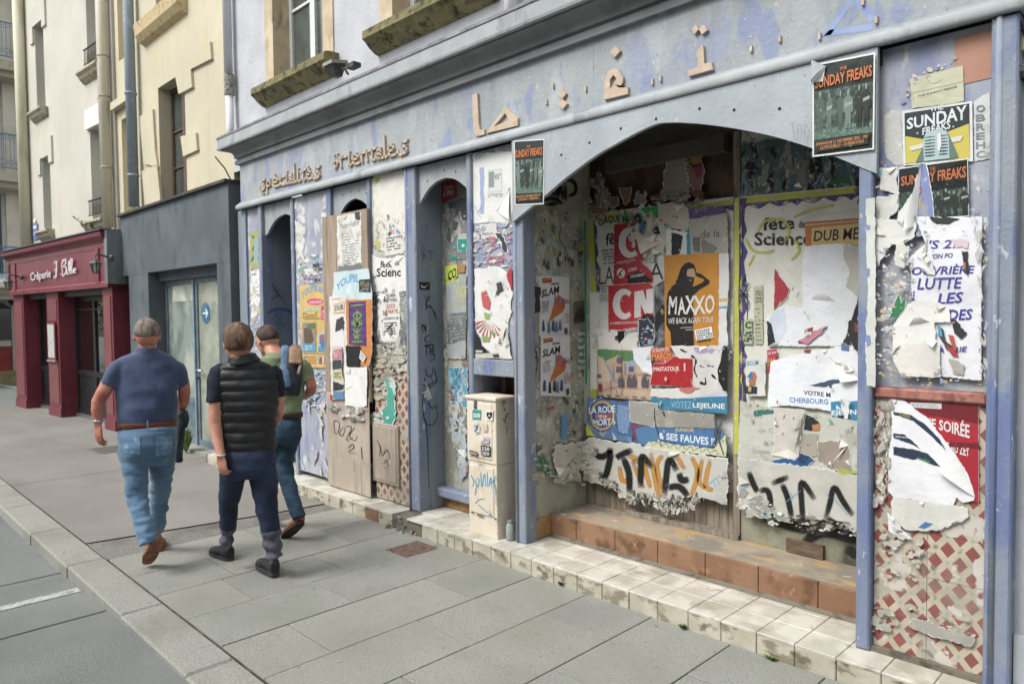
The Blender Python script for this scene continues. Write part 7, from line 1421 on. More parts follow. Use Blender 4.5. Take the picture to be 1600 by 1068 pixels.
for tt, a, b in (('VOTRE', (136,425), (215,428)), ('de C', (195,488), (262,490)), ('a L\'AV', (218,545), (280,545)), ('Ornee', (170,580), (245,582)), ('de d', (575,490), (640,492)), ('Ch', (612,548), (645,548)), ('litt', (620,640), (645,640))): txt(q_, SR, tt, H(*a), H(*b), 7, 7, '8a8f94', -.005)
poly(q_, SR, H([(175,395),(262,390),(262,405),(180,418)]), '2f6a64', torn=2); poly(q_, SR, H([(405,410),(440,425),(465,455),(450,482),(395,475)]), '25282c', torn=1.5); poly(q_, SR, H([(430,455),(465,450),(462,480),(435,480)]), 'b0763c', torn=1)
poly(q_, SR, H([(380,500),(455,495),(455,590),(380,600)]), '9c9688', torn=1.5); q2 = sheet(SR, H([(455,530),(560,520),(590,545),(600,650),(500,640),(455,600)]), '8f8578', 'brown crumpled torn paper low on the right board', torn=2, core=1, lift=.014, old=1); curl(q2, SR, H(590,545), H(570,560), H(525,620), .02)
q_ = sheet(SR, H([(248,615),(300,600),(360,600),(385,578),(420,590),(442,610),(405,640),(300,630)]), '23558a', 'bright blue torn sliver low on the right board', torn=1.5, core=.8); poly(q_, SR, H([(380,585),(420,590),(400,625),(370,615)]), '1c3a5c', torn=1.5)
q_ = sheet(SR, H([(265,380),(400,392),(385,480),(372,590),(355,608),(262,580),(270,480)]), 'b9b6ac', 'hanging beige paper flap in the lower middle of the right board', torn=1, core=.8, lift=.02); curl(q_, SR, H(400,392), H(385,500), H(358,608), .035, paper('c8c6bf'))
poly(q_, SR, H([(250,585),(330,560),(372,590),(350,606)]), paper('c6c4bc'), torn=1)
q_ = sheet(SR, H([(110,600),(250,620),(430,640),(650,680),(640,930),(560,900),(500,870),(300,850),(210,830),(115,800)]), 'b3b2aa', 'wide pale torn sheet with black tag low on the right board', torn=2.5, core=1.5, lift=.02, old=0)
poly(q_, SR, H([(540,655),(570,645),(600,655),(642,650),(645,668),(560,668)]), 'a3a332', torn=1.5)
brush(SR, [[H(155,658),H(175,710),H(195,748)],[H(200,745),H(235,740),H(250,780),H(250,850)],[H(255,715),H(330,678)],[H(300,710),H(325,770),H(345,860)],[H(395,880),H(388,800),H(388,705),H(445,780)],[H(490,870),H(510,800),H(530,728),H(570,790),H(612,850)],[H(495,860),H(540,885),H(600,890)]], 8, '17181a', 'black spray tag letters low on the right alcove board', soft=1)
brush(SR, [[H(110,750),H(160,715)],[H(130,720),H(120,740)],[H(320,790),H(385,740)],[H(340,750),H(350,780)],[H(205,770),H(225,760)],[H(525,770),H(590,850)],[H(495,750),H(510,775)]], 1.4, '4a8fc0', 'thin blue marker scrawls around the black tag on the right board')
scraps(SR, H([(115,740),(290,820),(300,860),(200,850),(120,820)]), 70, 3, 10, ['b9b8b0','c6c5be','a3a196','8b897d','6f8a94'], 'crumpled white paper at the left bottom of the right board', .03)
scraps(SR, H([(200,840),(420,850),(620,900),(640,940),(460,930),(230,880)]), 110, 2, 8, ['26262a','4b4a48','8b897d','b9b8b0','35352f'], 'blackened shreds hanging along the bottom of the right board paper', .03)
brush(SRl, [[H(200,860),H(320,900),H(420,920)],[H(380,980),H(470,930),H(640,970)],[H(560,1000),H(640,1040)]], 14, '1b1c1b', 'black overspray haze on the mouldy base of the right board', soft=1)
scraps(SL, [(925,330),(1140,300),(1145,560),(1140,690),(930,670)], 110, .8, 3.2, COLP, 'small leftover bits of torn print scattered over the left alcove posters', .004, 1.2)
scraps(SR, [(1165,330),(1350,310),(1350,700),(1165,690)], 100, .8, 3.4, COLP, 'small leftover bits of torn print scattered over the right alcove posters', .004, 1.2)
scraps(S6, [(738,350),(800,345),(800,550),(738,550)], 60, .7, 2.6, COLP, 'small leftover bits of torn print on the pilaster by the alcove', .003)
scraps(S4, [(585,330),(643,320),(643,550),(585,550)], 70, .6, 2.4, COLP, 'small leftover bits of torn print on the slim white panel', .003)
scraps(S5, [(695,300),(733,290),(733,700),(695,700)], 60, .7, 2.6, COLP, 'small leftover bits of torn print inside the tall arch', .003)
# ---------- right pilaster
scraps(SP, I([(120,350),(640,290),(650,1068),(60,1068)]), 90, 4, 12, LAVP, 'old torn paper over lavender paint on the right pilaster', .002)
q_ = sheet(SP, I([(130,365),(215,350),(225,620),(190,625),(140,580)]), 'b0b2ae', 'pale torn paper strip left of the microphone poster', torn=1.2, core=.6, old=1); q_ = sheet(SP, I([(572,310),(650,265),(652,590),(575,605)]), 'b3b6b3', 'pale strip with upside down grey CHERBOURG print at the right', torn=1, old=1)
for k, ch in enumerate('CHERBO'): txt(q_, SP, ch, I(583,590-k*45), I(628,586-k*45), 11, 11, '6f7a80', .03)
scraps(SP, I([(200,300),(260,200),(480,90),(480,110),(280,240),(230,330)]), 60, 1.5, 5, ['a89d86','b9b8b0','7c87b0','c2b79f'], 'flaking paint rim above the yellow slip on the right pilaster', .008)
q_ = sheet(SP, I([(260,200),(520,135),(525,310),(480,320),(270,345)]), 'b5b79c', 'faded pale yellow slip above the microphone poster', torn=.4); txt(q_, SP, 'THE SUNDAY FREAKS', I(298,292), I(490,245), 3, 3.6, '55584a', .02); brush(SP, [[I(275,270),I(520,215)],[I(275,270),I(278,318)],[I(340,195),I(370,225),I(420,205)]], .8, '8f917c', parent=q_, name='line')
MQ = [I(222,358), I(565,310), I(570,605), I(228,625)]
q_ = sheet(SP, MQ, 'bfc4c4', 'yellow and black SUNDAY FREAKS poster with an old microphone on the right pilaster')
poly(q_, SP, I([(234,370),(552,322),(555,590),(238,618)]), '28303a', 'printed_area'); poly(q_, SP, I([(238,482),(345,500),(550,420),(555,590),(238,616)]), 'bdb03a', 'yellow_area')
poly(q_, SP, I([(236,372),(550,325),(549,418),(345,498),(238,478)]), '262c30', 'dark_area')
txt(q_, SP, 'THE', I(358,362), I(425,350), 7, 7.5, 'c6d0d2', .04); txt(q_, SP, 'SUNDAY', I(245,450), I(540,400), 17, 23, 'c6d0d2', .06, wob=.6); txt(q_, SP, 'FREAKS', I(322,478), I(460,445), 11, 13, 'c6d0d2', .05); star(q_, SP, *I(298,468), 2, 'c6d0d2'); star(q_, SP, *I(474,436), 2, 'c6d0d2')
poly(q_, SP, I([(256,535),(345,512),(345,535),(265,555)]), 'c4c8be', 'ray'); poly(q_, SP, I([(460,490),(525,478),(510,505),(465,515)]), 'c4c8be', 'ray')
poly(q_, SP, I([(290,610),(340,500),(360,470),(440,455),(465,500),(500,585),(470,592)]), '55706a', 'glow'); poly(q_, SP, I([(330,605),(326,500),(340,465),(390,450),(440,455),(452,490),(455,590)]), '9fb5b8', 'microphone')
for k in range(7): brush(SP, [[I(334, 490+k*15), I(385, 484+k*15)], [I(405, 482+k*15), I(448, 477+k*15)]], 1.6, '233036', parent=q_, name='grille')
poly(q_, SP, I([(398,470),(412,468),(418,520),(408,560),(396,545)]), 'cfd0cf', 'shine')
FQ = [I(205,640), I(547,590), I(553,875), I(205,895)]
q_ = sheet(SP, FQ, 'bfc2c0', 'torn black concert poster SUNDAY FREAKS with a missing centre on the right pilaster', group='black concert posters with orange lettering')
poly(q_, SP, I([(210,645),(543,597),(549,870),(209,892)]), paper('1f2524', 0, .35), 'printed_area'); txt(q_, SP, 'THE', I(360,655), I(388,650), 6, 6, 'b8622f', .02); txt(q_, SP, 'SUNDAY FREAKS', I(220,728), I(538,685), 15, 18, 'b8622f', .035)
poly(q_, SP, I([(210,760),(546,735),(549,868),(209,890)]), MATS['photo_green'], 'photo'); bandphoto(q_, SP, [I(370,740), I(545,725), I(548,870), I(400,880)], 4, ['55675f', '2d3834', '3f4d47', '202825'])
q_ = sheet(SP, I([(120,640),(200,635),(205,830),(200,850),(140,900),(110,960),(130,1068),(100,1068),(100,780),(195,770),(120,745)]), 'b9bab5', 'white torn paper left of the torn concert poster', torn=1.8, core=1, lift=.008); poly(q_, SP, I([(100,650),(130,645),(128,680),(102,682)]), '7fb5cc', torn=1)
q_ = sheet(SP, I([(325,615),(345,620),(370,760),(385,900),(370,960),(300,970),(292,800),(295,700)]), '7484b0', 'long blue paint wedge bared by the torn centre of the concert poster', torn=1, core=1.5, old=1)
for pts_, cc in (([(300,720),(325,740),(320,770),(300,775)], 'a8434c'), ([(300,790),(322,785),(315,830),(298,822)], 'b5a04a'), ([(305,735),(318,750),(312,770)], 'c9c6b0')): poly(q_, SP, I(pts_), cc, torn=1)
q_ = sheet(SP, I([(325,615),(292,700),(298,800),(295,930),(240,950),(200,910),(215,850),(280,760)]), 'c3c5c5', 'white folded flap peeling left from the torn concert poster', torn=1, core=.6, lift=.03); curl(q_, SP, I(325,615), I(298,925), I(240,945), .03, paper('ccced0'))
# notices with purple letters
q_ = sheet(SP, J([(330,0),(700,0),(695,640),(698,900),(620,895),(480,880),(430,700),(310,500),(310,300),(300,220),(390,150)]), 'c9cad0', 'big white notice with spaced violet capital letters on the right pilaster', torn=1, core=.6, lift=.003)
poly(q_, SP, J([(410,0),(520,0),(580,10),(520,40),(450,40),(420,20)]), '2a3230', torn=1)
VI = '3a3a8f'
for tt, a, b, h in (("'S 2!", (410,178), (562,172), 14), ("'ON PO", (425,232), (540,225), 8), ('OUVRI\u00c8RE', (312,322), (662,312), 16), ('LUTTE', (342,402), (592,395), 18), ('LES', (455,482), (598,472), 17), ('DES', (512,572), (650,566), 17), ('LA   RIE', (432,752), (620,742), 8)): txt(q_, SP, tt, J(*a), J(*b), h, h, VI, .02, .18)
txt(q_, SP, 'LE', J(310,460), J(330,458), 14, 14, VI, .02, .1); poly(q_, SP, J([(530,120),(620,125),(625,170),(560,168)]), 'c9b6c0', torn=2)
q2 = poly(q_, SP, J([(590,190),(625,188),(628,330),(610,300)]), '2c2b30', torn=1); poly(q_, SP, J([(598,255),(612,250),(612,290),(600,285)]), 'b06a34', torn=.8)
poly(q_, SP, J([(388,150),(400,110),(400,180),(390,210),(360,220)]), paper('a9ada6', 1), torn=1.5); poly(q_, SP, J([(530,575),(560,570),(622,640),(590,675),(550,640)]), '2c3034', torn=1.5); poly(q_, SP, J([(450,590),(490,620),(500,680),(570,740),(560,770),(500,720),(465,660)]), '3a3f44', torn=1.5); poly(q_, SP, J([(515,648),(545,655),(565,730),(548,735)]), 'b04a34', torn=1); poly(q_, SP, J([(495,700),(550,730),(575,770),(540,768)]), 'a0333c', torn=1)
poly(q_, SP, J([(520,780),(560,790),(610,820),(600,870),(540,860)]), paper('a3a196', 1), torn=2); poly(q_, SP, J([(455,600),(470,595),(485,660),(465,655)]), '4a93b0', torn=1)
q_ = sheet(SP, J([(340,210),(400,200),(445,300),(440,320),(400,315),(370,290),(375,250)]), 'c9cac9', 'small white flap over the start of the violet words', torn=1, core=.6, lift=.02)
q_ = sheet(SP, J([(110,10),(330,20),(340,60),(330,110),(250,160),(200,150),(130,270),(110,230)]), 'c0c1bd', 'torn white sheet left of the violet lettered notice', torn=2, core=1, lift=.012)
scraps(SP, J([(105,180),(320,150),(330,500),(110,560)]), 150, 1.5, 6, LAVP+['5a5f7a','b9a084','c6c7c4','c6c7c4','6f8a7a'], 'dense shredded paper left of the violet lettered notice', .016)
q_ = sheet(SP, J([(230,150),(300,165),(300,230),(270,280),(225,260)]), 'b9bab2', 'crumpled round paper scrap left of the violet notice', torn=2, core=1, lift=.02)
q_ = sheet(SP, J([(190,555),(240,430),(262,470),(285,440),(275,510),(240,550)]), '2f7a4c', 'green torn leaf shaped scrap on the right pilaster', torn=1.2, core=1)
q_ = sheet(SP, J([(300,480),(420,455),(520,500),(530,580),(440,580),(450,690),(470,880),(260,880),(210,760),(215,600),(260,540)]), 'c8c8c5', 'large blank white torn sheet below the violet words', torn=1.5, core=.8, lift=.012); curl(q_, SP, J(300,600), J(420,580), J(350,540), .02); curl(q_, SP, J(400,690), J(460,680), J(440,720), .02)
q_ = sheet(SP, J([(280,700),(470,690),(475,880),(265,878),(210,780)]), 'c4c2bc', 'lower layer of blank white paper at the panel foot', torn=1.2, core=.8, lift=.006)
scraps(SP, J([(110,560),(215,540),(230,850),(110,860)]), 60, 1.5, 6, LAVP+['6a6f8a','b9a084'], 'shredded paper down the left edge of the right pilaster', .012)
scraps(SP, J([(110,830),(700,890),(720,960),(100,930)]), 70, 1.2, 4, ['a8925c','b59a68','9a988c','8a94b2'], 'ochre plaster crumbs along the foot of the blue panel', .006)
scraps(SP, [(1372,290),(1540,280),(1538,590),(1372,590)], 90, .8, 3, COLP, 'small leftover bits of torn print on the right pilaster', .003)
scraps(SP, J([(640,0),(735,0),(730,880),(690,880),(700,400)]), 70, 2, 6, LAVP, 'paper and paint flakes down the right edge of the pilaster', .01, 1.5)
# white paper stuck on the blue post left of this panel
SPp = Surf(PY(3.60), .001); q_ = sheet(SPp, J([(48,-100),(95,-110),(100,300),(98,940),(52,930),(45,700),(60,400),(50,200)]), 'b8bcb6', 'long white torn strip pasted on the blue post right of the alcove', torn=1.3, core=.6, old=0)
for y_, hgt in ((40, 25), (280, 45), (650, 60)): poly(q_, SPp, J([(48,y_),(72,y_+4),(70,y_+hgt),(50,y_+hgt+6)]), '7486b4', torn=1.5)
# ---------- red party poster on the tiled base
q_ = sheet(SPt, K_([(128,50),(430,70),(432,430),(400,400),(330,250),(200,120)]), 'a01e2e', 'red poster headed UNE SOIREE on the tiled base of the right pilaster', torn=.4, core=.6)
poly(q_, SPt, K_([(140,54),(430,72),(430,140),(250,110)]), '6d1622', torn=.6); poly(q_, SPt, K_([(188,64),(300,68),(300,88),(188,82)]), 'c4c6c8', 'label_box'); greek(q_, SPt, K_([(192,68),(296,71),(296,86),(192,80)]), 2, '8d9094')
txt(q_, SPt, 'UNE SOIR\u00c9E', K_(212,140), K_(400,193), 15, 27, 'd0cfce', .05); txt(q_, SPt, 'DE RUE AU ZEY', K_(262,222), K_(400,258), 12, 16, 'cfcaca', .04); poly(q_, SPt, K_([(330,205),(432,210),(432,228),(330,222)]), '6d1622')
q_ = sheet(SPt, K_([(122,52),(170,60),(250,120),(310,200),(350,250),(395,320),(418,395),(415,412),(375,420),(355,400),(340,430),(130,400),(110,380),(112,250),(125,180)]), 'cbccd0', 'white torn sheet with dark blue streaks curving over the red poster', torn=1, core=.6, lift=.006)
for pts_, cc in (([(128,98),(190,108),(240,140),(290,190),(318,238),(260,180),(200,130),(130,108)], '26364c'), ([(128,175),(170,178),(205,210),(225,230),(200,215),(130,190)], '26364c'), ([(128,222),(200,230),(250,245),(300,295),(255,280),(220,262),(200,268),(130,250)], '24344a')): poly(q_, SPt, K_(pts_), cc, torn=1)
txt(q_, SPt, 'YAREL', K_(148,112), K_(192,122), 6, 6, '8f8a48', .03); greek(q_, SPt, K_([(135,180),(185,186),(185,194),(135,190)]), 1, 'b9bcc0'); poly(q_, SPt, K_([(215,258),(262,272),(258,282),(220,266)]), '2f7a3c', torn=1.2)
curl(q_, SPt, K_(350,250), K_(418,400), K_(290,300), .03, paper('cfd0cf'))
q_ = sheet(SPt, K_([(130,400),(340,430),(392,440),(390,475),(330,500),(300,515),(200,520),(150,500),(120,470)]), 'bdbdb6', 'lower torn fringe of white paper on the patterned tiles', torn=2.5, core=1, old=1, lift=.008); q_ = sheet(SPt, K_([(108,455),(135,480),(165,520),(195,545),(150,545),(115,520)]), 'c6c7c8', 'white tongue of torn paper hanging on the patterned tiles', torn=1.2, core=.8, lift=.02)
poly(q_, SPt, K_([(218,508),(245,488),(272,495),(240,512)]), '3a6f9c', torn=1)
scraps(SPt, K_([(60,60),(125,60),(110,400),(60,440)]), 90, 2, 8, GREYP+['9aa8a4','a89d9a','8f5a55'], 'grey torn paper left of the white sheet on the tiled base', .012, 1.3)
scraps(SPt, K_([(90,530),(250,540),(210,700),(100,660)]), 34, 3, 10, ['aba99e','b4b2a8'], 'worn paper remnants over the middle of the patterned tiles', 0)
scraps(SPt, K_([(55,760),(400,830),(430,900),(300,920),(60,880)]), 36, 4, 12, ['9a988e','a19f94','a8a69b'], 'grey cement and paper smears over the lower patterned tiles', 0)
q_ = sheet(SPt, K_([(200,830),(300,860),(420,900),(400,930),(230,880),(190,860)]), '97958b', 'grey broad paper remnant over the lower patterned tiles', torn=4, core=1, old=1)
# ---------- stickers and marker on the cabinet
q_ = sheet(SC, N([(208,212),(258,215),(256,270),(208,268)]), '2f8f80', 'turquoise sticker with white scribble on the cabinet door', 'sticker', 'sticker'); poly(q_, SC, N([(214,232),(250,234),(250,255),(214,254)]), 'cdd6d2'); brush(SC, [[N(218,250),N(228,235),N(235,250),N(248,236)]], 1.1, '2f8f80', parent=q_, name='print')
q_ = sheet(SC, N([(283,212),(323,215),(320,275),(283,272)]), 'c9c6bd', 'white sticker with a black heart face on the cabinet door', 'sticker', 'sticker'); poly(q_, SC, N([(303,232),(312,222),(320,232),(318,250),(304,268),(290,250),(287,234),(294,224)]), '17181a'); poly(q_, SC, N([(298,238),(308,240),(308,252),(299,250)]), 'b9b8b4')
q_ = sheet(SC, N([(215,165),(232,160),(236,205),(218,208)]), '4c5560', 'small scraped dark sticker near the cabinet top', 'sticker', 'sticker', torn=1.2)
q_ = sheet(SC, N([(216,295),(240,285),(252,310),(250,340),(230,350),(218,330)]), 'b0b0b4', 'torn sticker with black ink drawing on the cabinet door', 'sticker', 'sticker', torn=1); brush(SC, [[N(222,300),N(238,315),N(225,330),N(245,342)],[N(240,295),N(232,320)]], 1.6, '2b2c34', parent=q_, name='print')
q_ = sheet(SC, N([(268,362),(306,366),(304,402),(268,400)]), 'b3aec0', 'lilac sticker with a faded print on the cabinet door', 'sticker', 'sticker'); brush(SC, [[N(275,390),N(285,375),N(298,392)]], 1.2, '7a6f90', parent=q_, name='print')
q_ = sheet(SC, N([(272,295),(295,290),(296,330),(272,335)]), 'bdb39f', 'pale scraped sticker outline on the cabinet door', 'sticker', 'sticker', torn=.5)
q_ = sheet(SC, N([(258,408),(313,415),(311,472),(260,465)]), '17181a', 'black sticker lettered 320 CREW on the cabinet door', 'sticker', 'sticker'); txt(q_, SC, '320', N(263,436), N(308,442), 6, 6, 'd0cfca', .05); txt(q_, SC, 'CREW', N(262,462), N(308,468), 5.8, 5.8, 'd0cfca', .05)
q_ = sheet(SC, N([(197,434),(242,448),(240,470),(196,458)]), '1d1e20', 'small black slanted sticker lettered SHOCK on the cabinet door', 'sticker', 'sticker'); txt(q_, SC, 'SHOCK', N(199,455), N(238,466), 4.2, 4.2, 'c9c8c2', .03)
CB = '3f93b5'
brush(SCl, [[N(245,528),N(255,515),N(272,540)]], 1.3, CB, 'small blue hook mark below the cabinet seam')
brush(SCl, [[N(200,575),N(215,610),N(210,640)],[N(222,600),N(235,640),N(245,600),N(228,595)],[N(255,560),N(258,640)],[N(262,640),N(275,570),N(282,640)],[N(290,560),N(292,640)],[N(298,640),N(310,590),N(315,650)],[N(300,620),N(320,615)],[N(338,580),N(322,610),N(335,650),N(340,745)],[N(230,640),N(222,690)]], 1.8, CB, 'blue marker tag like NOMAD on the lower cabinet door')
brush(SCl, [[N(222,735),N(245,712),N(278,708)],[N(240,740),N(270,765),N(318,805)],[N(318,805),N(300,770)],[N(318,805),N(296,795)]], 1.5, CB, 'blue marker arrow on the lower cabinet door')
brush(SCs, [[N(370,180),N(380,160),N(385,175),N(370,190)],[N(378,200),N(390,215),N(376,225)],[N(410,230),N(392,245),N(408,262)],[N(375,260),N(395,290)],[N(395,240),N(385,280)],[N(400,300),N(395,350)]], 1.4, '2b2824', 'thin black scrawl down the side of the cabinet')
for p_ in ((208, 782), (338, 820)):
    q = SCl(N(*p_)); obj('door_screw', MB().lathe(q, [(.008, 0), (.008, .004)], 8, (0, -1, 0)), M('screw_dark', '3d342a'), ld)
# ---------- marks and sprouts on the frieze and ground
scraps(SF, [(400,260),(700,170),(1250,30),(1250,70),(700,225),(400,300)], 60, .8, 2.4, ['a8925c','8e9bc0','b9b8b0','b5977c','7e86a0'], 'small flecks of bare wood and old paint on the frieze', .001)
def sprout(x, y, z, r, n, lab, name='weed', h=.1, tall=0):
    t_ = thing(name, (x, y, z), lab, 'plant'); mb = MB()
    for k in range(n):
        a = R_.uniform(0, 6.28); rr = R_.uniform(.2, 1)*r; hh = R_.uniform(.3, 1)*h; w_ = R_.uniform(.006, .014)*(1+tall); b = Vector((x, y, z)); tip = b+Vector((math.cos(a)*rr, math.sin(a)*rr*.6, hh)); s_ = Vector((-math.sin(a), math.cos(a), 0))*w_; mid = b.lerp(tip, .6)+Vector((0, 0, h*.15))
        mb.add([b, mid-s_, tip, mid+s_], [(0,1,2,3)])
    obj('leaves', mb, M('weed_green', '4f6b2c', [('6d8a3c', 40, .45, .6), ('33491d', 30, .55, .7)], .6), t_)['kind'] = 'stuff'
    obj('stem', MB().tube([(x, y, z), (x+.01, y, z+h*.5)], .003, 5), M('weed_stem', '5d5a35'), t_)
sprout(-9.55, 3.5, 0, .16, 120, 'bushy green weed growing at the foot of the grey glazed door', h=.34, tall=1)
sprout(-2.13, 3.42, 0, .04, 24, 'tiny grass tuft in the joint before the middle of the white step', h=.03)
sprout(-1.62, 3.42, 0, .05, 24, 'tiny grass tuft by the step near the right of the white step', h=.02)
sprout(-3.05, 3.43, 0, .04, 20, 'tiny grass tuft at the step near the cabinet', h=.03)
pc = FR.at(.95, -.05, 3.1); t_ = thing('roof_plant', pc, 'thin branching plant rooted above the red restaurant cornice', 'plant'); mb = MB()
for tip, n in (((-1.15,-.0,.42), 16), ((.1,0,.22), 14), ((-.3,0,.18), 12)):
    tp = pc+Vector(tip); obj('branch', MB().tube([pc, pc.lerp(tp, .5)+Vector((0, 0, .03)), tp], .006, 5), M('twig', '5a4a38'), t_)
    for k in range(n):
        q = pc.lerp(tp, R_.uniform(.25, 1)); d_ = Vector((R_.uniform(-1, 1), R_.uniform(-1, 1), R_.uniform(-.4, 1)))*.06; s_ = d_.cross(UP if False else Vector((0, 0, 1)))*.35; mb.add([q, q+d_*.5+s_, q+d_, q+d_*.5-s_], [(0,1,2,3)])
obj('leaves', mb, M('weed_green', ''), t_)['kind'] = 'stuff'
mb = MB()                                                   # litter: pale specks on the ground
for p in ((590,958),(483,972),(645,1064),(95,758),(138,630),(104,655),(245,700),(45,945),(78,1005),(120,1010),(148,842),(550,828),(170,700)):
    q = PZ(0.003)(p) if p[0] > 140 or p[1] < 860 else PZ(-.085)(p)
    mb.add([q+Vector((R_.uniform(-.012, .012), R_.uniform(-.012, .012), .0)) for _ in range(3)], [(0,1,2)])
o = obj('litter', mb, M('litter_white', 'c9c9c4'), None, label='scattered pale specks of litter on pavement and road', cat='litter'); o['kind'] = 'stuff'

SCr = Surf(Pl(FR.at(0, .075, 0), NV), 0); W9 = 'c4bcbe'
def rt(t_, a, b, h0, h1, sh=0):
    txt(cr, SCr, t_, a, b, h0, h1, W9, .02, sh, d=.0, name='raised_letters'); txt(cr, SCr, t_, a, b, h0, h1, '6d5a60', .03, sh, d=-.018, name='letter_backing')
rt('Cr\u00eaperie', (47.2,443), (79,437), 17, 17)
BS = lambda l: [(10+x/9.41, 390+y/9.41) for x, y in l]
for st_ in ([(750,175),(715,180),(700,215)], [(735,180),(735,300),(725,400),(700,410),(695,380)], [(700,300),(745,290)], [(865,140),(830,160),(815,240),(830,380)], [(830,170),(870,140),(870,210),(830,250)], [(830,250),(880,260),(875,330),(835,385),(820,360)], [(890,290),(895,360),(915,350)], [(925,340),(935,180),(915,190),(925,345),(950,340)], [(955,335),(970,150),(945,160),(950,340),(975,330)], [(985,280),(985,340),(1000,330)], [(1000,310),(1020,290),(1005,275),(1000,330),(1030,340)], [(795,360),(810,355)]): brush(SCr, [BS(st_)], 2.0, W9, parent=cr, name='script_letter')
# ================================================================== PEOPLE
from mathutils.bvhtree import BVHTree
class Body:
    """places a figure: D = ground distance from the viewer's spot, F heading away, S to the right"""
    def __init__(s, px, D):
        r = ray((px, 534)); h = Vector((r.x, r.y, 0)).normalized(); s.F = h; s.S = Vector((h.y, -h.x, 0)); s.D = D; s.r = h
    def P(s, px, py, dD=0):
        r = ray((px, py)); k = (s.D+dD)/(r.x*s.r.x+r.y*s.r.y); return CO+r*k
    def w(s, px, py, hw, dD=0): return (s.P(px+hw, py, dD)-s.P(px-hw, py, dD)).length/2
def ring_loft(mb, B, rings, n=20, horizontal=False):
    """rings: (px, py, dD, half width px, depth/width)"""
    P = [B.P(r[0], r[1], r[2]) for r in rings]; o = len(mb.v)
    for i, r in enumerate(rings):
        t = (P[min(i+1, len(P)-1)]-P[max(i-1, 0)]).normalized()
        if horizontal: t = Vector((0, 0, -1))
        S = (B.S-t*B.S.dot(t)).normalized(); Fd = t.cross(S); a = B.w(r[0], r[1], r[3], r[2]); b = a*r[4]
        for k in range(n):
            th = 2*PI*k/n; mb.v.append(P[i]+S*a*math.cos(th)+Fd*b*math.sin(th))
    for i in range(len(P)-1):
        for k in range(n): mb.f.append((o+i*n+k, o+i*n+(k+1) % n, o+(i+1)*n+(k+1) % n, o+(i+1)*n+k))
    mb.f.append(tuple(o+k for k in range(n-1, -1, -1))); mb.f.append(tuple(o+(len(P)-1)*n+k for k in range(n)))
    return mb
def ellip(mb, cen, axes, n=16, m_=10):
    cen = Vector(cen); o = len(mb.v); X_, Y_, Z_ = [Vector(a) for a in axes]
    for j in range(m_+1):
        ph = PI*j/m_
        for k in range(n):
            th = 2*PI*k/n; mb.v.append(cen+X_*(math.sin(ph)*math.cos(th))+Y_*(math.sin(ph)*math.sin(th))+Z_*math.cos(ph))
    for j in range(m_):
        for k in range(n): mb.f.append((o+j*n+k, o+j*n+(k+1) % n, o+(j+1)*n+(k+1) % n, o+(j+1)*n+k))
    return mb
def remesh(mb, vox, sm=4, disp=None):
    me = bpy.data.meshes.new('tmp'); me.from_pydata([tuple(v) for v in mb.v], [], mb.f); me.update()
    o = bpy.data.objects.new('tmp', me); COL.objects.link(o)
    md = o.modifiers.new('r', 'REMESH'); md.mode = 'VOXEL'; md.voxel_size = vox
    if sm: s_ = o.modifiers.new('s', 'SMOOTH'); s_.factor = .5; s_.iterations = sm
    dg = bpy.context.evaluated_depsgraph_get(); ev = o.evaluated_get(dg).to_mesh()
    out = MB(); out.v = [v.co.copy() for v in ev.vertices]; nn = [v.normal.copy() for v in ev.vertices]; out.f = [tuple(p.vertices) for p in ev.polygons]
    if disp: out.v = [v+n_*disp(v, n_) for v, n_ in zip(out.v, nn)]
    o.evaluated_get(dg).to_mesh_clear(); bpy.data.objects.remove(o); bpy.data.meshes.remove(me)
    return out
def decal(B, mesh, corners, mat, name, par, off=.003, nu=8, nv=8):
    """a thin cloth patch lying on a garment; corners (px,py) TL TR BR BL"""
    bv = BVHTree.FromPolygons([tuple(v) for v in mesh.v], mesh.f); mb = MB()
    def fn(u, v):
        a = [corners[0][i]*(1-u)+corners[1][i]*u for i in (0, 1)]; b = [corners[3][i]*(1-u)+corners[2][i]*u for i in (0, 1)]
        p = (a[0]*(1-v)+b[0]*v, a[1]*(1-v)+b[1]*v); r = ray(p).normalized(); h = bv.ray_cast(CO, r)
        return h[0]-r*off if h[0] else CO+r*(B.D*1.0)
    return obj(name, mb.grid(fn, nu, nv), mat, par, True)
def fold(amp, sx=9, sz=22, seed=0):
    return lambda v, n: amp*(pnoise((v.x*sx+seed, v.y*sx, v.z*sz))+.5*pnoise((v.x*sx*2.2, v.y*sx*2.2+seed, v.z*sz*1.7)))
m_skin = M('skin', 'b97f67', [('c58d74', 20, .45, .6), ('a5604c', 8, .55, .72)], .55)
m_skin2 = M('skin_red', 'b26f5c', [('bd7d68', 20, .45, .6), ('9c5343', 8, .55, .72)], .55)
m_jean = M('denim_light', '4c7090', [('5c809e', 3, .42, .62, (1,1,.5), 5, 2), ('41627f', 3.5, .5, .7, (1,1,.5), 5, 3), ('7597b0', 4, .62, .76, (1,1,.5), 5, 6, .5)], .85, [(240, .0012), (26, .003)], sheen=.2)
m_jean2 = M('denim_dark', '1f3a4f', [('2b4a62', 7, .45, .62), ('162b3b', 5, .5, .66)], .85, [(240, .001), (24, .003)])
m_nav = M('navy_trousers', '16253f', [('1d3050', 6, .45, .62), ('101b30', 5, .5, .66)], .75, [(30, .003)])
m_gry2 = M('grey_cuff', '4d4f5f', [('5d5f70', 14, .45, .62), ('3b3d4b', 9, .5, .66)], .85, [(40, .003)])
m_polo = M('blue_polo', '38496a', [('425477', 4, .45, .62), ('2f3f5d', 6, .5, .66)], .8, [(30, .003), (300, .0006)], sheen=.2)
m_vest = M('black_quilted_nylon', '17181b', [('202226', 6, .45, .62)], .5, [(40, .003)])
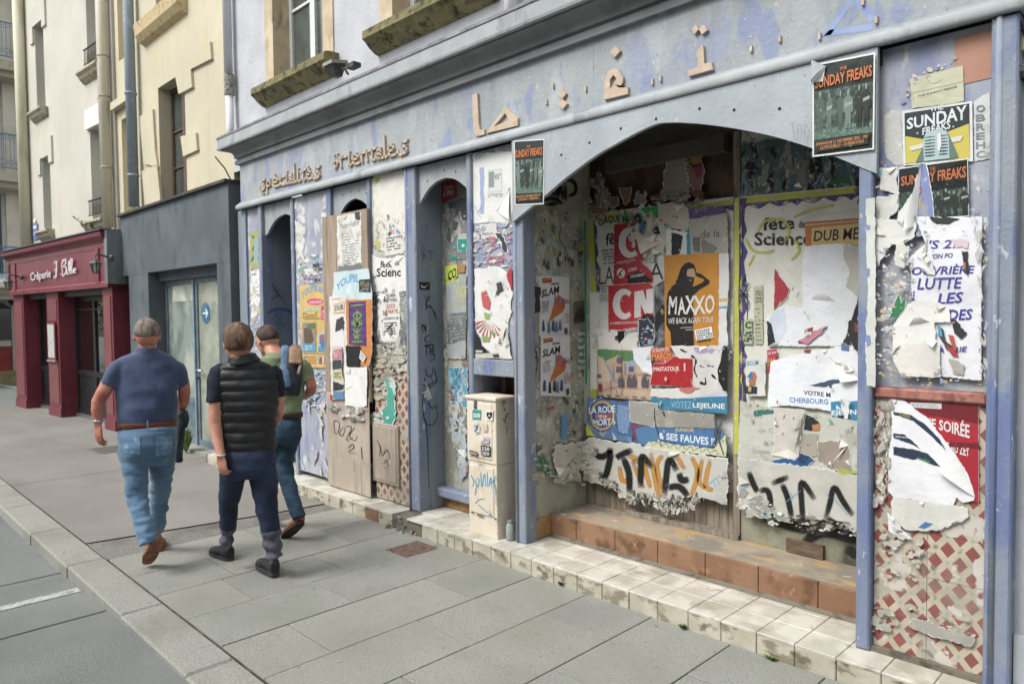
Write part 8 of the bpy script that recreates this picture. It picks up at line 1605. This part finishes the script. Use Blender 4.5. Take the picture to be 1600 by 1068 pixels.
m_navt = M('navy_tshirt', '131a2b', [('1a2236', 6, .45, .62)], .85, [(30, .002)])
m_sage = M('sage_tshirt', '6f7f5c', [('7e8d6a', 5, .45, .62), ('5f6e4d', 6, .5, .66)], .85, [(30, .003)])
m_belt = M('brown_leather', '6b3420', [('7d4129', 12, .45, .6), ('53281a', 20, .55, .7)], .5)
m_tan = M('tan_suede', '92603f', [('ad6c4a', 20, .45, .6), ('7f4630', 14, .55, .7)], .8)
m_orl = M('orange_leather', '9c4a1f', [('b25c2a', 14, .45, .6), ('6f3218', 12, .55, .68)], .4)
m_sole = M('brown_sole', '8a5b40', [('6d4732', 20, .5, .6)], .8); m_bsole = M('black_sole', '2c2e31', [('3f4145', 30, .5, .6)], .7)
m_shoe = M('black_trainer', '212326', [('45484b', 22, .55, .6), ('2d3033', 9, .45, .6)], .6, [(80, .002)])
m_hair1 = M('grey_hair', '6b6056', [('857a6f', 30, .45, .6, (1,1,.4)), ('4d443c', 20, .55, .68, (1,1,.4))], .8, [(220, .003, (1,1,.25))])
m_hair2 = M('brown_hair', '553c29', [('7c5c42', 24, .5, .62, (1,1,.4)), ('35271c', 16, .55, .68, (1,1,.5))], .7, [(160, .004, (1,1,.25))])
m_hair3 = M('dark_brown_hair', '3a2e27', [('4d3f36', 26, .45, .62), ('291f1a', 20, .55, .68)], .75, [(200, .003, (1,1,.4))])
m_eye = M('eye_white', 'd0ccc5', (), .3)
def head(B, t, cx, cy, hpx, dD, skin, hair, yaw=0, neck=None, nape=-.25, name_h='hair', topk=1.0, tilt=0, thick=1.06):
    """cx,cy: centre of the skull; hpx: half head width in px; yaw turns the face"""
    C = B.P(cx, cy, dD); a = B.w(cx, cy, hpx, dD)
    yaw = math.radians(yaw); F = B.F*math.cos(yaw)-B.S*math.sin(yaw); S = B.S*math.cos(yaw)+B.F*math.sin(yaw); Z = Vector((0, 0, 1))
    tl = math.radians(tilt); F, Z = F*math.cos(tl)-Z*math.sin(tl), Z*math.cos(tl)+F*math.sin(tl)
    mb = MB()
    ellip(mb, C-F*a*.12, (S*a*.98, F*a*1.22, Z*a*1.22)); ellip(mb, C+F*a*.28-Z*a*.62, (S*a*.74, F*a*.82, Z*a*.9))
    ellip(mb, C+F*a*.72-Z*a*1.25, (S*a*.38, F*a*.32, Z*a*.28))
    ellip(mb, C+F*a*1.12-Z*a*.42, (S*a*.16, F*a*.24, Z*a*.32)); ellip(mb, C+F*a*.9+Z*a*.02, (S*a*.62, F*a*.2, Z*a*.14))
    ellip(mb, C+F*a*.98-Z*a*.86, (S*a*.3, F*a*.12, Z*a*.1))
    for sgn in (-1, 1):
        ellip(mb, C+S*sgn*a*.99-F*a*.02-Z*a*.32, (S*a*.11+F*a*.04*sgn*-1, F*a*.2, Z*a*.33), 10, 8); ellip(mb, C+F*a*.72+S*sgn*a*.45-Z*a*.45, (S*a*.3, F*a*.22, Z*a*.25))
    if neck:
        nx, ny, nd, nw = neck; q = B.P(nx, ny, nd); w_ = B.w(nx, ny, nw, nd)
        a0 = C-Z*a*.55-F*a*.2; mid = (a0*.5+q*.5)
        for i in range(7):
            k = i/6; c_ = a0.lerp(q, k); r_ = a*.66*(1-k)+w_*k; ellip(mb, c_, (B.S*r_, B.F*r_*1.0, Vector((0, 0, a*.5))), 14, 8)
    sk = remesh(mb, .0055, 5); h = obj('head', sk, skin, t, True)
    for sgn in (-1, 1): obj('eye', ellip(MB(), C+F*a*.86+S*sgn*a*.33-Z*a*.16, (S*a*.12, F*a*.09, Z*a*.07), 10, 8), m_eye, h, True)
    obj('mouth', ellip(MB(), C+F*a*1.06-Z*a*.88, (S*a*.26, F*a*.06, Z*a*.035), 10, 6), m_skin2, h, True)
    # hair: shell over the cranium whose rim dips into the skin
    C2 = C-F*a*.14+Z*a*.06; n, m_ = 48, 30; hb = MB(); keep = {}
    for j in range(m_+1):
        ph = PI*j/m_*.93
        for k in range(n):
            th = 2*PI*k/n; d = Vector((math.sin(ph)*math.cos(th), math.sin(ph)*math.sin(th), math.cos(ph)))  # x: S, y: F
            line = .05*pnoise(d*5+Vector((cx, 3, 0)))+nape + (.62-nape)*max(0, d.y)**.7*1.15 + .12*max(0, abs(d.x)-.6)
            e = d.z-line; g = thick+.03*pnoise(d*3.5+Vector((cx, 0, 0)))+.012*pnoise(d*17) if e > 0 else 1.0+e*1.6
            if 0 < e < .3: g = 1.0+(g-1.0)*(e/.3)**.6
            p = C2+S*d.x*a*1.0*g+F*d.y*a*1.23*g+Z*d.z*a*1.24*g*topk
            keep[len(hb.v)] = e > -.12; hb.v.append(p)
    for j in range(m_):
        for k in range(n):
            f = (j*n+k, j*n+(k+1) % n, (j+1)*n+(k+1) % n, (j+1)*n+k)
            if all(keep[i] for i in f): hb.f.append(f)
    obj(name_h, hb, hair, h, True)
    return h, C, a, F, S
def limb(mb, pts, rs, n=14, flat=1.0):
    """tapered closed tube between world points with rounded ends"""
    pts = [Vector(p) for p in pts]; prev = None; o = len(mb.v)
    for i, p in enumerate(pts):
        t = (pts[min(i+1, len(pts)-1)]-pts[max(i-1, 0)]).normalized(); a = t.orthogonal().normalized() if prev is None else (prev-t*prev.dot(t)).normalized(); prev = a; b = t.cross(a)
        for k in range(n): th = 2*PI*k/n; mb.v.append(p+(a*math.cos(th)+b*math.sin(th)*flat)*rs[i])
    for i in range(len(pts)-1):
        for k in range(n): mb.f.append((o+i*n+k, o+i*n+(k+1) % n, o+(i+1)*n+(k+1) % n, o+(i+1)*n+k))
    mb.f.append(tuple(o+k for k in range(n-1, -1, -1))); mb.f.append(tuple(o+(len(pts)-1)*n+k for k in range(n)))
    ellip(mb, pts[0], (Vector((rs[0], 0, 0)), Vector((0, rs[0], 0)), Vector((0, 0, rs[0]))), 10, 6); ellip(mb, pts[-1], (Vector((rs[-1], 0, 0)), Vector((0, rs[-1], 0)), Vector((0, 0, rs[-1]))), 10, 6)
    return mb
def hand(mb, wrist, fdir, palmn, side, L=.185, curl=.9):
    """five fingers curled towards palmn; side: direction of the thumb"""
    f = fdir.normalized(); pn = (palmn-f*palmn.dot(f)).normalized(); sd = f.cross(pn).normalized()
    if sd.dot(side) < 0: sd = -sd
    pc = wrist+f*L*.27; ellip(mb, pc, (sd*L*.22, pn*L*.085, f*L*.3), 14, 10); ellip(mb, wrist+f*L*.08, (sd*L*.16, pn*L*.11, f*L*.18), 12, 8)
    for i, (off, ln) in enumerate(((.17, .40), (.06, .45), (-.055, .42), (-.16, .34))):
        b = wrist+f*L*(.50-abs(off)*.15)+sd*L*off; pts = [b-f*L*.12, b]; a = 0; seg = L*ln/3; p = b
        for k in range(3):
            a += curl*(.55+.1*i)*(1 if k else .6); d = f*math.cos(a)+pn*math.sin(a); p = p+d*seg*(1.1-.12*k); pts.append(p)
        limb(mb, pts, [.0095, .0095, .009, .0083, .007], 8)
    b = wrist+f*L*.16+sd*L*.15; d1 = (f*.75+sd*.55+pn*.35).normalized(); d2 = (f*.9+sd*.05+pn*.55).normalized()
    limb(mb, [b-d1*L*.05, b+d1*L*.2, b+d1*L*.2+d2*L*.15, b+d1*L*.2+d2*L*.28], [.013, .0115, .010, .008], 8)
def arm(B, t, pts, skin, fdir, palmn, side, L=.185, curl=.9, name='arm'):
    """pts: (px,py,dD,r)"""
    W = [B.P(p[0], p[1], p[2]) for p in pts]; mb = MB(); limb(mb, W, [p[3] for p in pts], 16)
    hand(mb, W[-1], fdir, palmn, side, L, curl)
    return obj(name, remesh(mb, .0045, 3), skin, t, True)
def shoe(B, t, heel, toe, up, w_, mat, sole, hgt=.085, name='shoe'):
    """heel, toe world points at the sole; up = normal of the sole"""
    heel, toe = Vector(heel), Vector(toe); f = (toe-heel); L = f.length; f.normalize(); up = (up-f*up.dot(f)).normalized(); s = f.cross(up)
    def ringpts(mb, hh, zb, k0=1.0):
        sec = [(0, .62, .9), (.08, .8, 1.0), (.25, .82, 1.05), (.42, .84, .9), (.6, .98, .62), (.76, 1.0, .5), (.9, .82, .42), (1.0, .42, .3)]; n = 14; o = len(mb.v)
        for u, ww, hz in sec:
            for k in range(n):
                th = 2*PI*k/n; cx = math.cos(th); sz = math.sin(th); mb.v.append(heel+f*L*u+s*(w_*ww*k0*cx)+up*(zb+hh*hz*(.5+.5*sz)))
        for i in range(len(sec)-1):
            for k in range(n): mb.f.append((o+i*n+k, o+i*n+(k+1) % n, o+(i+1)*n+(k+1) % n, o+(i+1)*n+k))
        mb.f.append(tuple(o+k for k in range(n-1, -1, -1))); mb.f.append(tuple(o+(len(sec)-1)*n+k for k in range(n)))
    mb = MB(); ringpts(mb, hgt, .012, .95); ellip(mb, heel+f*L*.2+up*(hgt*.95), (s*w_*.72, f*L*.15, up*.045), 14, 8)
    sh = obj(name, remesh(mb, .006, 4), mat, t, True)
    mb = MB(); n = 22; o = 0; out = []
    for k in range(n):
        th = 2*PI*k/n; u = .5-.53*math.cos(th); ww = w_*(1.03 if u > .5 else .88)*abs(math.sin(th))**.6*(1 if math.sin(th) > 0 else -1); out.append(heel+f*L*u+s*ww)
    mb.prism(out, up*.024); obj('sole', mb, sole, sh, False)
    return sh
UP = Vector((0, 0, 1))
# ---------- man in the blue polo
B1 = Body(231, 5.62)
t = thing('person', B1.P(232, 880) - Vector((0, 0, B1.P(232, 880).z)), 'grey haired man walking away in blue polo shirt, brown belt and light blue jeans', 'person', 'men walking away along the pavement')
hd1, C1, a1_, F1, S1 = head(B1, t, 230, 521, 20.5, 0, m_skin2, m_hair1, 0, (231, 556, .02, 17), -.22)
mb = MB()
ring_loft(mb, B1, [(231,547,.02,16,1.0),(231,551,.02,27,.7),(231,557,.02,43,.45),(230,564,.02,50,.42),(230,575,.01,52,.44),(230,592,0,51,.48),(230,612,-.01,49,.53),(231,636,-.01,48,.58),(231,652,0,46.5,.62),(231,662,0,46,.62)], 28, True)
ring_loft(mb, B1, [(192,566,.01,9,1),(183,572,0,12.5,1),(176,585,-.01,14,1),(169,604,-.02,14,1)], 16)
ring_loft(mb, B1, [(270,566,.01,9,1),(277,572,.02,12,1),(281,586,.03,12.5,1),(284.5,603,.04,11.5,1)], 16)
obj('polo_shirt', remesh(mb, .009, 6, fold(.012, 5, 8, 3)), m_polo, t, True)
mb = MB(); ring_loft(mb, B1, [(230.5,542.5,.01,18.0,.95),(230.5,548,.01,19.5,.95),(230.5,555,.015,23,.9)], 28); obj('collar', remesh(mb, .007, 2), m_polo, t, True)
mb = MB()
ring_loft(mb, B1, [(231,664,0,45,.64),(231,676,-.02,46.5,.72),(231,694,-.03,47.5,.74),(231,712,-.02,46,.70),(232,726,0,40,.7)], 28, True)
ring_loft(mb, B1, [(210,700,-.02,23.5,1.05),(211,726,-.03,22,1.0),(213,752,-.05,19.5,1.0),(214,774,-.05,18,1.0),(219,800,-.12,17,1.0),(227,824,-.17,16,1.0),(233,848,-.21,15.5,1.0)], 22)
ring_loft(mb, B1, [(252,700,-.0,23,1.05),(253,726,.05,20.5,1.0),(252,750,.12,17.5,1.0),(249,776,.20,15,1.0),(247,800,.26,13.5,1.0),(246,818,.3,13,1.0),(245,828,.34,12.5,1)], 22)
def jf(v, n): return .010*pnoise((v.x*6+3, v.y*6, v.z*13))+.008*pnoise((v.x*16, v.y*16+2, v.z*30))*(1.4 if v.z < .7 else .6)
jm = remesh(mb, .009, 4, jf); jo = obj('jeans', jm, m_jean, t, True)
bl = obj('belt', ring_loft(MB(), B1, [(231,657.5,0,47.2,.66),(231,658,0,47.6,.66),(231,665,0,47.6,.66),(231,665.5,0,46.6,.66)], 40, True), m_belt, t, True)
m_st = M('denim_seam', '5b7f9f', [('7d9cb5', 20, .5, .6)], .85, [(90, .001)])
decal(B1, jm, [(192,682),(219,681),(219,710),(193,707)], m_st, 'pocket', jo, .004); decal(B1, jm, [(243,681),(270,680),(268,709),(244,712)], m_st, 'pocket', jo, .004)
decal(B1, jm, [(187,667),(275,666),(275,671),(187,672)], m_st, 'waistband', jo, .004, 20, 2)
for px in (231, 193, 266): decal(B1, jm, [(px-1.6,666),(px+1.6,666),(px+1.6,670),(px-1.6,670)], m_st, 'belt_loop', jo, .006, 1, 1)
obj('belt_keeper', MB().obox(B1.P(229.2, 669.5, -.155), B1.S*.012, UP*.058, B1.F*.004), m_st, t)
arm(B1, t, [(170,596,-.01,.045),(163,610,-.02,.046),(153,628,-.02,.042),(152,642,-.02,.038),(153,660,-.02,.027)], m_skin2, Vector((0,0,-1))+B1.S*.03, B1.S*.8+B1.F*.5, B1.F, .19, .5)
arm(B1, t, [(286,596,.04,.043),(288,612,.05,.042),(287,627,.08,.039),(284,636,.18,.034),(280,642,.28,.027)], m_skin2, B1.F+B1.S*-.2, Vector((0,0,-1)), B1.S*-1, .185, 1.2)
heel = B1.P(245, 846, -.20); toe = B1.P(230, 888, .02); toe.z = .02
shoe(B1, t, heel, toe, (B1.F*1.0+UP*.25-B1.S*.12), .047, m_tan, m_sole)
hl = B1.P(246, 836, .34); hl.z = 0; shoe(B1, t, hl, hl+B1.F*.26+B1.S*.02, UP, .046, m_tan, m_sole)
mb = MB()                                                      # watch
wp = B1.P(153.3, 657, -.02); obj('wristwatch', MB().lathe(wp, [(.03, -.008), (.032, -.006), (.032, .006), (.03, .008)], 16, (0.05, 0, 1)), M('watch_steel', 'b9bcbf', (), .3, metal=.8), t, True)
jk = thing('jacket', B1.P(284, 720, .15), 'dark grey jacket carried over the right forearm of the man in the blue polo', 'jacket')
mb = MB()
ring_loft(mb, B1, [(281,640,.16,6,1.4),(283,650,.16,8.5,1.1),(283,668,.15,8,1),(280,690,.15,7,1),(280,708,.15,7,1),(281,721,.15,6.5,1)], 16)
ring_loft(mb, B1, [(284,645,.14,8,1.2),(290,655,.12,6,1.2),(290,668,.12,3,1)], 12)
obj('cloth', remesh(mb, .008, 3, lambda v, n: .014*pnoise((v.x*22, v.y*22, v.z*7))), M('grey_jacket', '33383c', [('424850', 6, .45, .6), ('26292c', 9, .5, .66)], .8, [(30, .004)]), jk, True)
# ---------- man in the black vest
B2 = Body(385, 5.05)
t = thing('person', B2.P(400, 880) - Vector((0, 0, B2.P(400, 880).z)), 'brown haired man walking away in black quilted vest and navy trousers with grey cuffs', 'person', 'men walking away along the pavement')
head(B2, t, 371, 532, 22, 0, m_skin, m_hair2, 22, (377, 568, .0, 17), -.62, topk=1.02, thick=1.1)
mb = MB()
ring_loft(mb, B2, [(381,560,0,19,1.0),(382,568,.0,36,.55),(383,578,.0,47,.45),(386,600,-.01,50,.48),(388,630,-.01,47,.54),(389,660,0,44,.6),(389,685,0,42,.62),(389,701,0,41,.62),(389,706,0,39,.62)], 30, True)
vz = [B2.P(385, y).z for y in (560, 704)]
def quilt(v, n):
    k = (v.z-vz[1])/(vz[0]-vz[1]); return .011*(abs(math.sin(PI*k*9.0))**.6)*(1 if k < .93 else .3)-.005+.006*pnoise((v.x*14, v.y*14, v.z*20))
obj('quilted_vest', remesh(mb, .009, 3, quilt), m_vest, t, True)
mb = MB(); ring_loft(mb, B2, [(378,554,.0,22,.95),(379,560,.0,24,.95),(381,568,.0,29,.85)], 26); obj('vest_collar', remesh(mb, .007, 2, lambda v, n: .003*pnoise(v*30)), m_vest, t, True)
mb = MB(); mb2 = MB()
ring_loft(mb, B2, [(350,572,.01,9,1.0),(341,580,.0,14,1),(338,598,-.01,16,1),(337,628,-.02,15,1)], 18)
ring_loft(mb2, B2, [(424,574,.01,9,1.0),(430,582,.02,12,1),(433,600,.03,11.5,1),(434,619,.04,11,1)], 18)
obj('sleeve', remesh(mb, .008, 3, fold(.007, 8, 14, 2)), m_navt, t, True); obj('sleeve', remesh(mb2, .008, 3, fold(.007, 8, 14, 2)), m_navt, t, True)
arm(B2, t, [(338,620,-.02,.047),(338,640,-.02,.045),(337,662,-.02,.041),(340,685,-.05,.034),(345,712,-.10,.026)], m_skin, Vector((0,0,-1))+B2.S*.12, B2.S*.7+B2.F*.7, B2.F, .18, .95)
arm(B2, t, [(434,612,.04,.043),(435,630,.05,.042),(434,646,.08,.039),(430,658,.2,.033),(424,662,.3,.026)], m_skin, B2.F-B2.S*.2, Vector((0,0,-1)), B2.S*-1, .18, 1.0)
wp = B2.P(344.6, 710, -.10); obj('bracelet', MB().lathe(wp, [(.030, -.005), (.032, 0), (.030, .005)], 16, (0.1, 0, 1)), M('bracelet_pale', 'c2b8a8', (), .4), t, True)
mb = MB()
ring_loft(mb, B2, [(389,698,0,40,.62),(389,712,-.01,42,.68),(389,728,-.01,43,.68),(388,744,0,40,.66)], 28, True)
ring_loft(mb, B2, [(367,728,0,22,1.05),(363,750,.04,20.5,1),(359,772,.09,17.5,1),(357,795,.15,15.5,1),(357,812,.2,14.5,1),(357,824,.22,13.5,1)], 20)
ring_loft(mb, B2, [(409,728,0,23,1.05),(411,750,.0,22,1),(414,772,-.02,19.5,1),(417,795,-.03,17.5,1),(421,815,-.04,16,1),(423,830,-.04,15.5,1)], 20)
tm = remesh(mb, .009, 4, fold(.007, 7, 14, 5)); obj('trousers', tm, m_nav, t, True)
def puff(v, n): return .006*math.sin(v.z*75+v.x*12)+.006*pnoise((v.x*20, v.y*20, v.z*25))
obj('grey_cuff', remesh(ring_loft(MB(), B2, [(357,822,.22,12,1),(355,832,.23,10.5,1),(354,845,.24,10,1),(354,853,.25,9.5,1)], 18), .007, 2, puff), m_gry2, t, True)
obj('grey_cuff', remesh(ring_loft(MB(), B2, [(423,826,-.04,15.2,1),(424,840,-.04,15,1),(427,855,-.05,13.5,1),(429,869,-.05,12.5,1)], 18), .007, 2, puff), m_gry2, t, True)
h_ = PZ(0)((361, 876)); tq_ = PZ(0)((331, 862)); d_ = (tq_-h_).normalized(); 
shoe(B2, t, h_, h_+d_*.29, UP, .052, m_shoe, m_bsole, .1)
h_ = PZ(0)((431, 902)); h_.z = .012; shoe(B2, t, h_, h_+(B2.F-B2.S*.35).normalized()*.29, UP+B2.F*-.06, .054, m_shoe, m_bsole, .105)
# ---------- man in the sage t-shirt
B3 = Body(448, 5.95)
t = thing('person', B3.P(446, 840) - Vector((0, 0, B3.P(446, 840).z)), 'short haired man in sage green t-shirt and dark jeans walking nearest the shopfront', 'person', 'men walking away along the pavement')
head(B3, t, 417, 529, 17, .12, m_skin, m_hair3, 40, (432, 556, .03, 16), -.3, tilt=14)
mb = MB()
ring_loft(mb, B3, [(433,550,.02,13,1.0),(437,558,.02,27,.7),(441,567,.02,36,.5),(443,585,0,35,.55),(446,605,0,30,.6),(448,625,0,26,.66),(449,642,0,24,.68),(449,648,0,23,.68)], 26, True)
ring_loft(mb, B3, [(468,563,.02,9,1),(474,572,.02,12,1),(479,584,.0,12,1),(483,597,-.02,11.5,1)], 16)
ring_loft(mb, B3, [(410,563,.02,9,1),(404,572,.02,12,1),(402,596,.02,11,1)], 16)
sm_ = remesh(mb, .009, 4, fold(.009, 8, 13, 7)); obj('tshirt', sm_, m_sage, t, True)
arm(B3, t, [(482,590,-.02,.043),(487,602,-.03,.042),(486,611,.0,.038),(477,618,.14,.033),(468,621,.26,.027)], m_skin2, B3.F-B3.S*.3, B3.S*-1, UP, .18, .9)
arm(B3, t, [(402,590,.02,.043),(400,610,.02,.041),(402,640,.08,.034),(404,656,.14,.026)], m_skin, Vector((0,0,-1)), B3.S, B3.F, .18, .9)
mb = MB()
ring_loft(mb, B3, [(448,650,0,22.5,.72),(448,664,-.01,24,.8),(448,680,-.02,24.5,.8),(446,696,0,22,.8)], 24, True)
ring_loft(mb, B3, [(452,684,0,16,1.1),(448,704,.02,15,1.05),(445,726,.04,14,1.0),(448,748,.0,13,1),(455,772,-.08,12,1),(463,797,-.17,11.5,1),(467,809,-.2,11.5,1)], 20)
ring_loft(mb, B3, [(436,690,0,14,1.05),(431,715,.1,13.5,1),(425,745,.2,12.5,1),(421,785,.28,11,1),(419,815,.34,11,1)], 20)
obj('jeans', remesh(mb, .009, 3, fold(.007, 9, 18, 4)), m_jean2, t, True)
obj('belt', ring_loft(MB(), B3, [(449,644,0,24.4,.72),(449,645,0,24.8,.72),(449,651,0,24.8,.72),(449,652,0,23.8,.72)], 30, True), M('dark_belt', '3a2320', (), .5), t, True)
heel = B3.P(472, 817, -.22); toe = PZ(0)((446, 841)); toe.z = .012
shoe(B3, t, heel, toe+(toe-heel).normalized()*.03, (B3.F*.9+UP*.9), .046, m_orl, M('dark_brown_sole', '3a2a22', (), .8), .08)
h_ = B3.P(420, 826, .34); h_.z = 0; shoe(B3, t, h_, h_+B3.F*.27, UP, .046, m_orl, m_bsole)
obj('glasses', MB().tube([C_ for C_ in (B3.P(400, 523, .16), B3.P(404, 526, .1), B3.P(412, 528, .03))], .003, 6), M('glasses_black', '17171a', (), .4), t)
bg_ = thing('shoulder_bag', B3.P(456, 600, -.2), 'dark shoulder bag with tan leather flap and blue denim strip slung behind the sage t-shirt', 'bag')
mb = MB(); ring_loft(mb, B3, [(460,556,-.13,13,.4),(459,575,-.15,15,.45),(457,598,-.16,15,.45),(455,617,-.15,13.5,.4)], 20); obj('bag_body', remesh(mb, .008, 2, fold(.006, 12, 10, 2)), M('bag_dark', '22252d', [('2f333d', 8, .45, .62)], .7, [(30, .003)]), bg_, True)
mb = MB(); ring_loft(mb, B3, [(461,542,-.08,9,.6),(462,548,-.12,11,.45),(462,558,-.17,11.5,.35),(461,568,-.21,11,.25)], 20); obj('tan_flap', remesh(mb, .008, 2, fold(.007, 12, 10, 9)), M('tan_flap_leather', '7d6248', [('8f7458', 9, .45, .6)], .7), bg_, True)
mb = MB(); ring_loft(mb, B3, [(446,540,-.05,6.5,.5),(445,549,-.11,7.5,.4),(445,566,-.15,7.5,.3),(446,585,-.18,7.5,.3),(449,605,-.19,7,.3)], 18); obj('denim_strip', remesh(mb, .007, 2, fold(.006, 14, 16, 5)), M('pale_denim', '54708f', [('6f87a3', 9, .45, .62)], .85, [(60, .002)]), bg_, True)
obj('strap', MB().tube([B3.P(457,545,-.06), B3.P(467,556,-.14), B3.P(469,572,-.2), B3.P(466,584,-.22)], .012, 8), M('strap_pale', 'a59a86'), bg_, True)
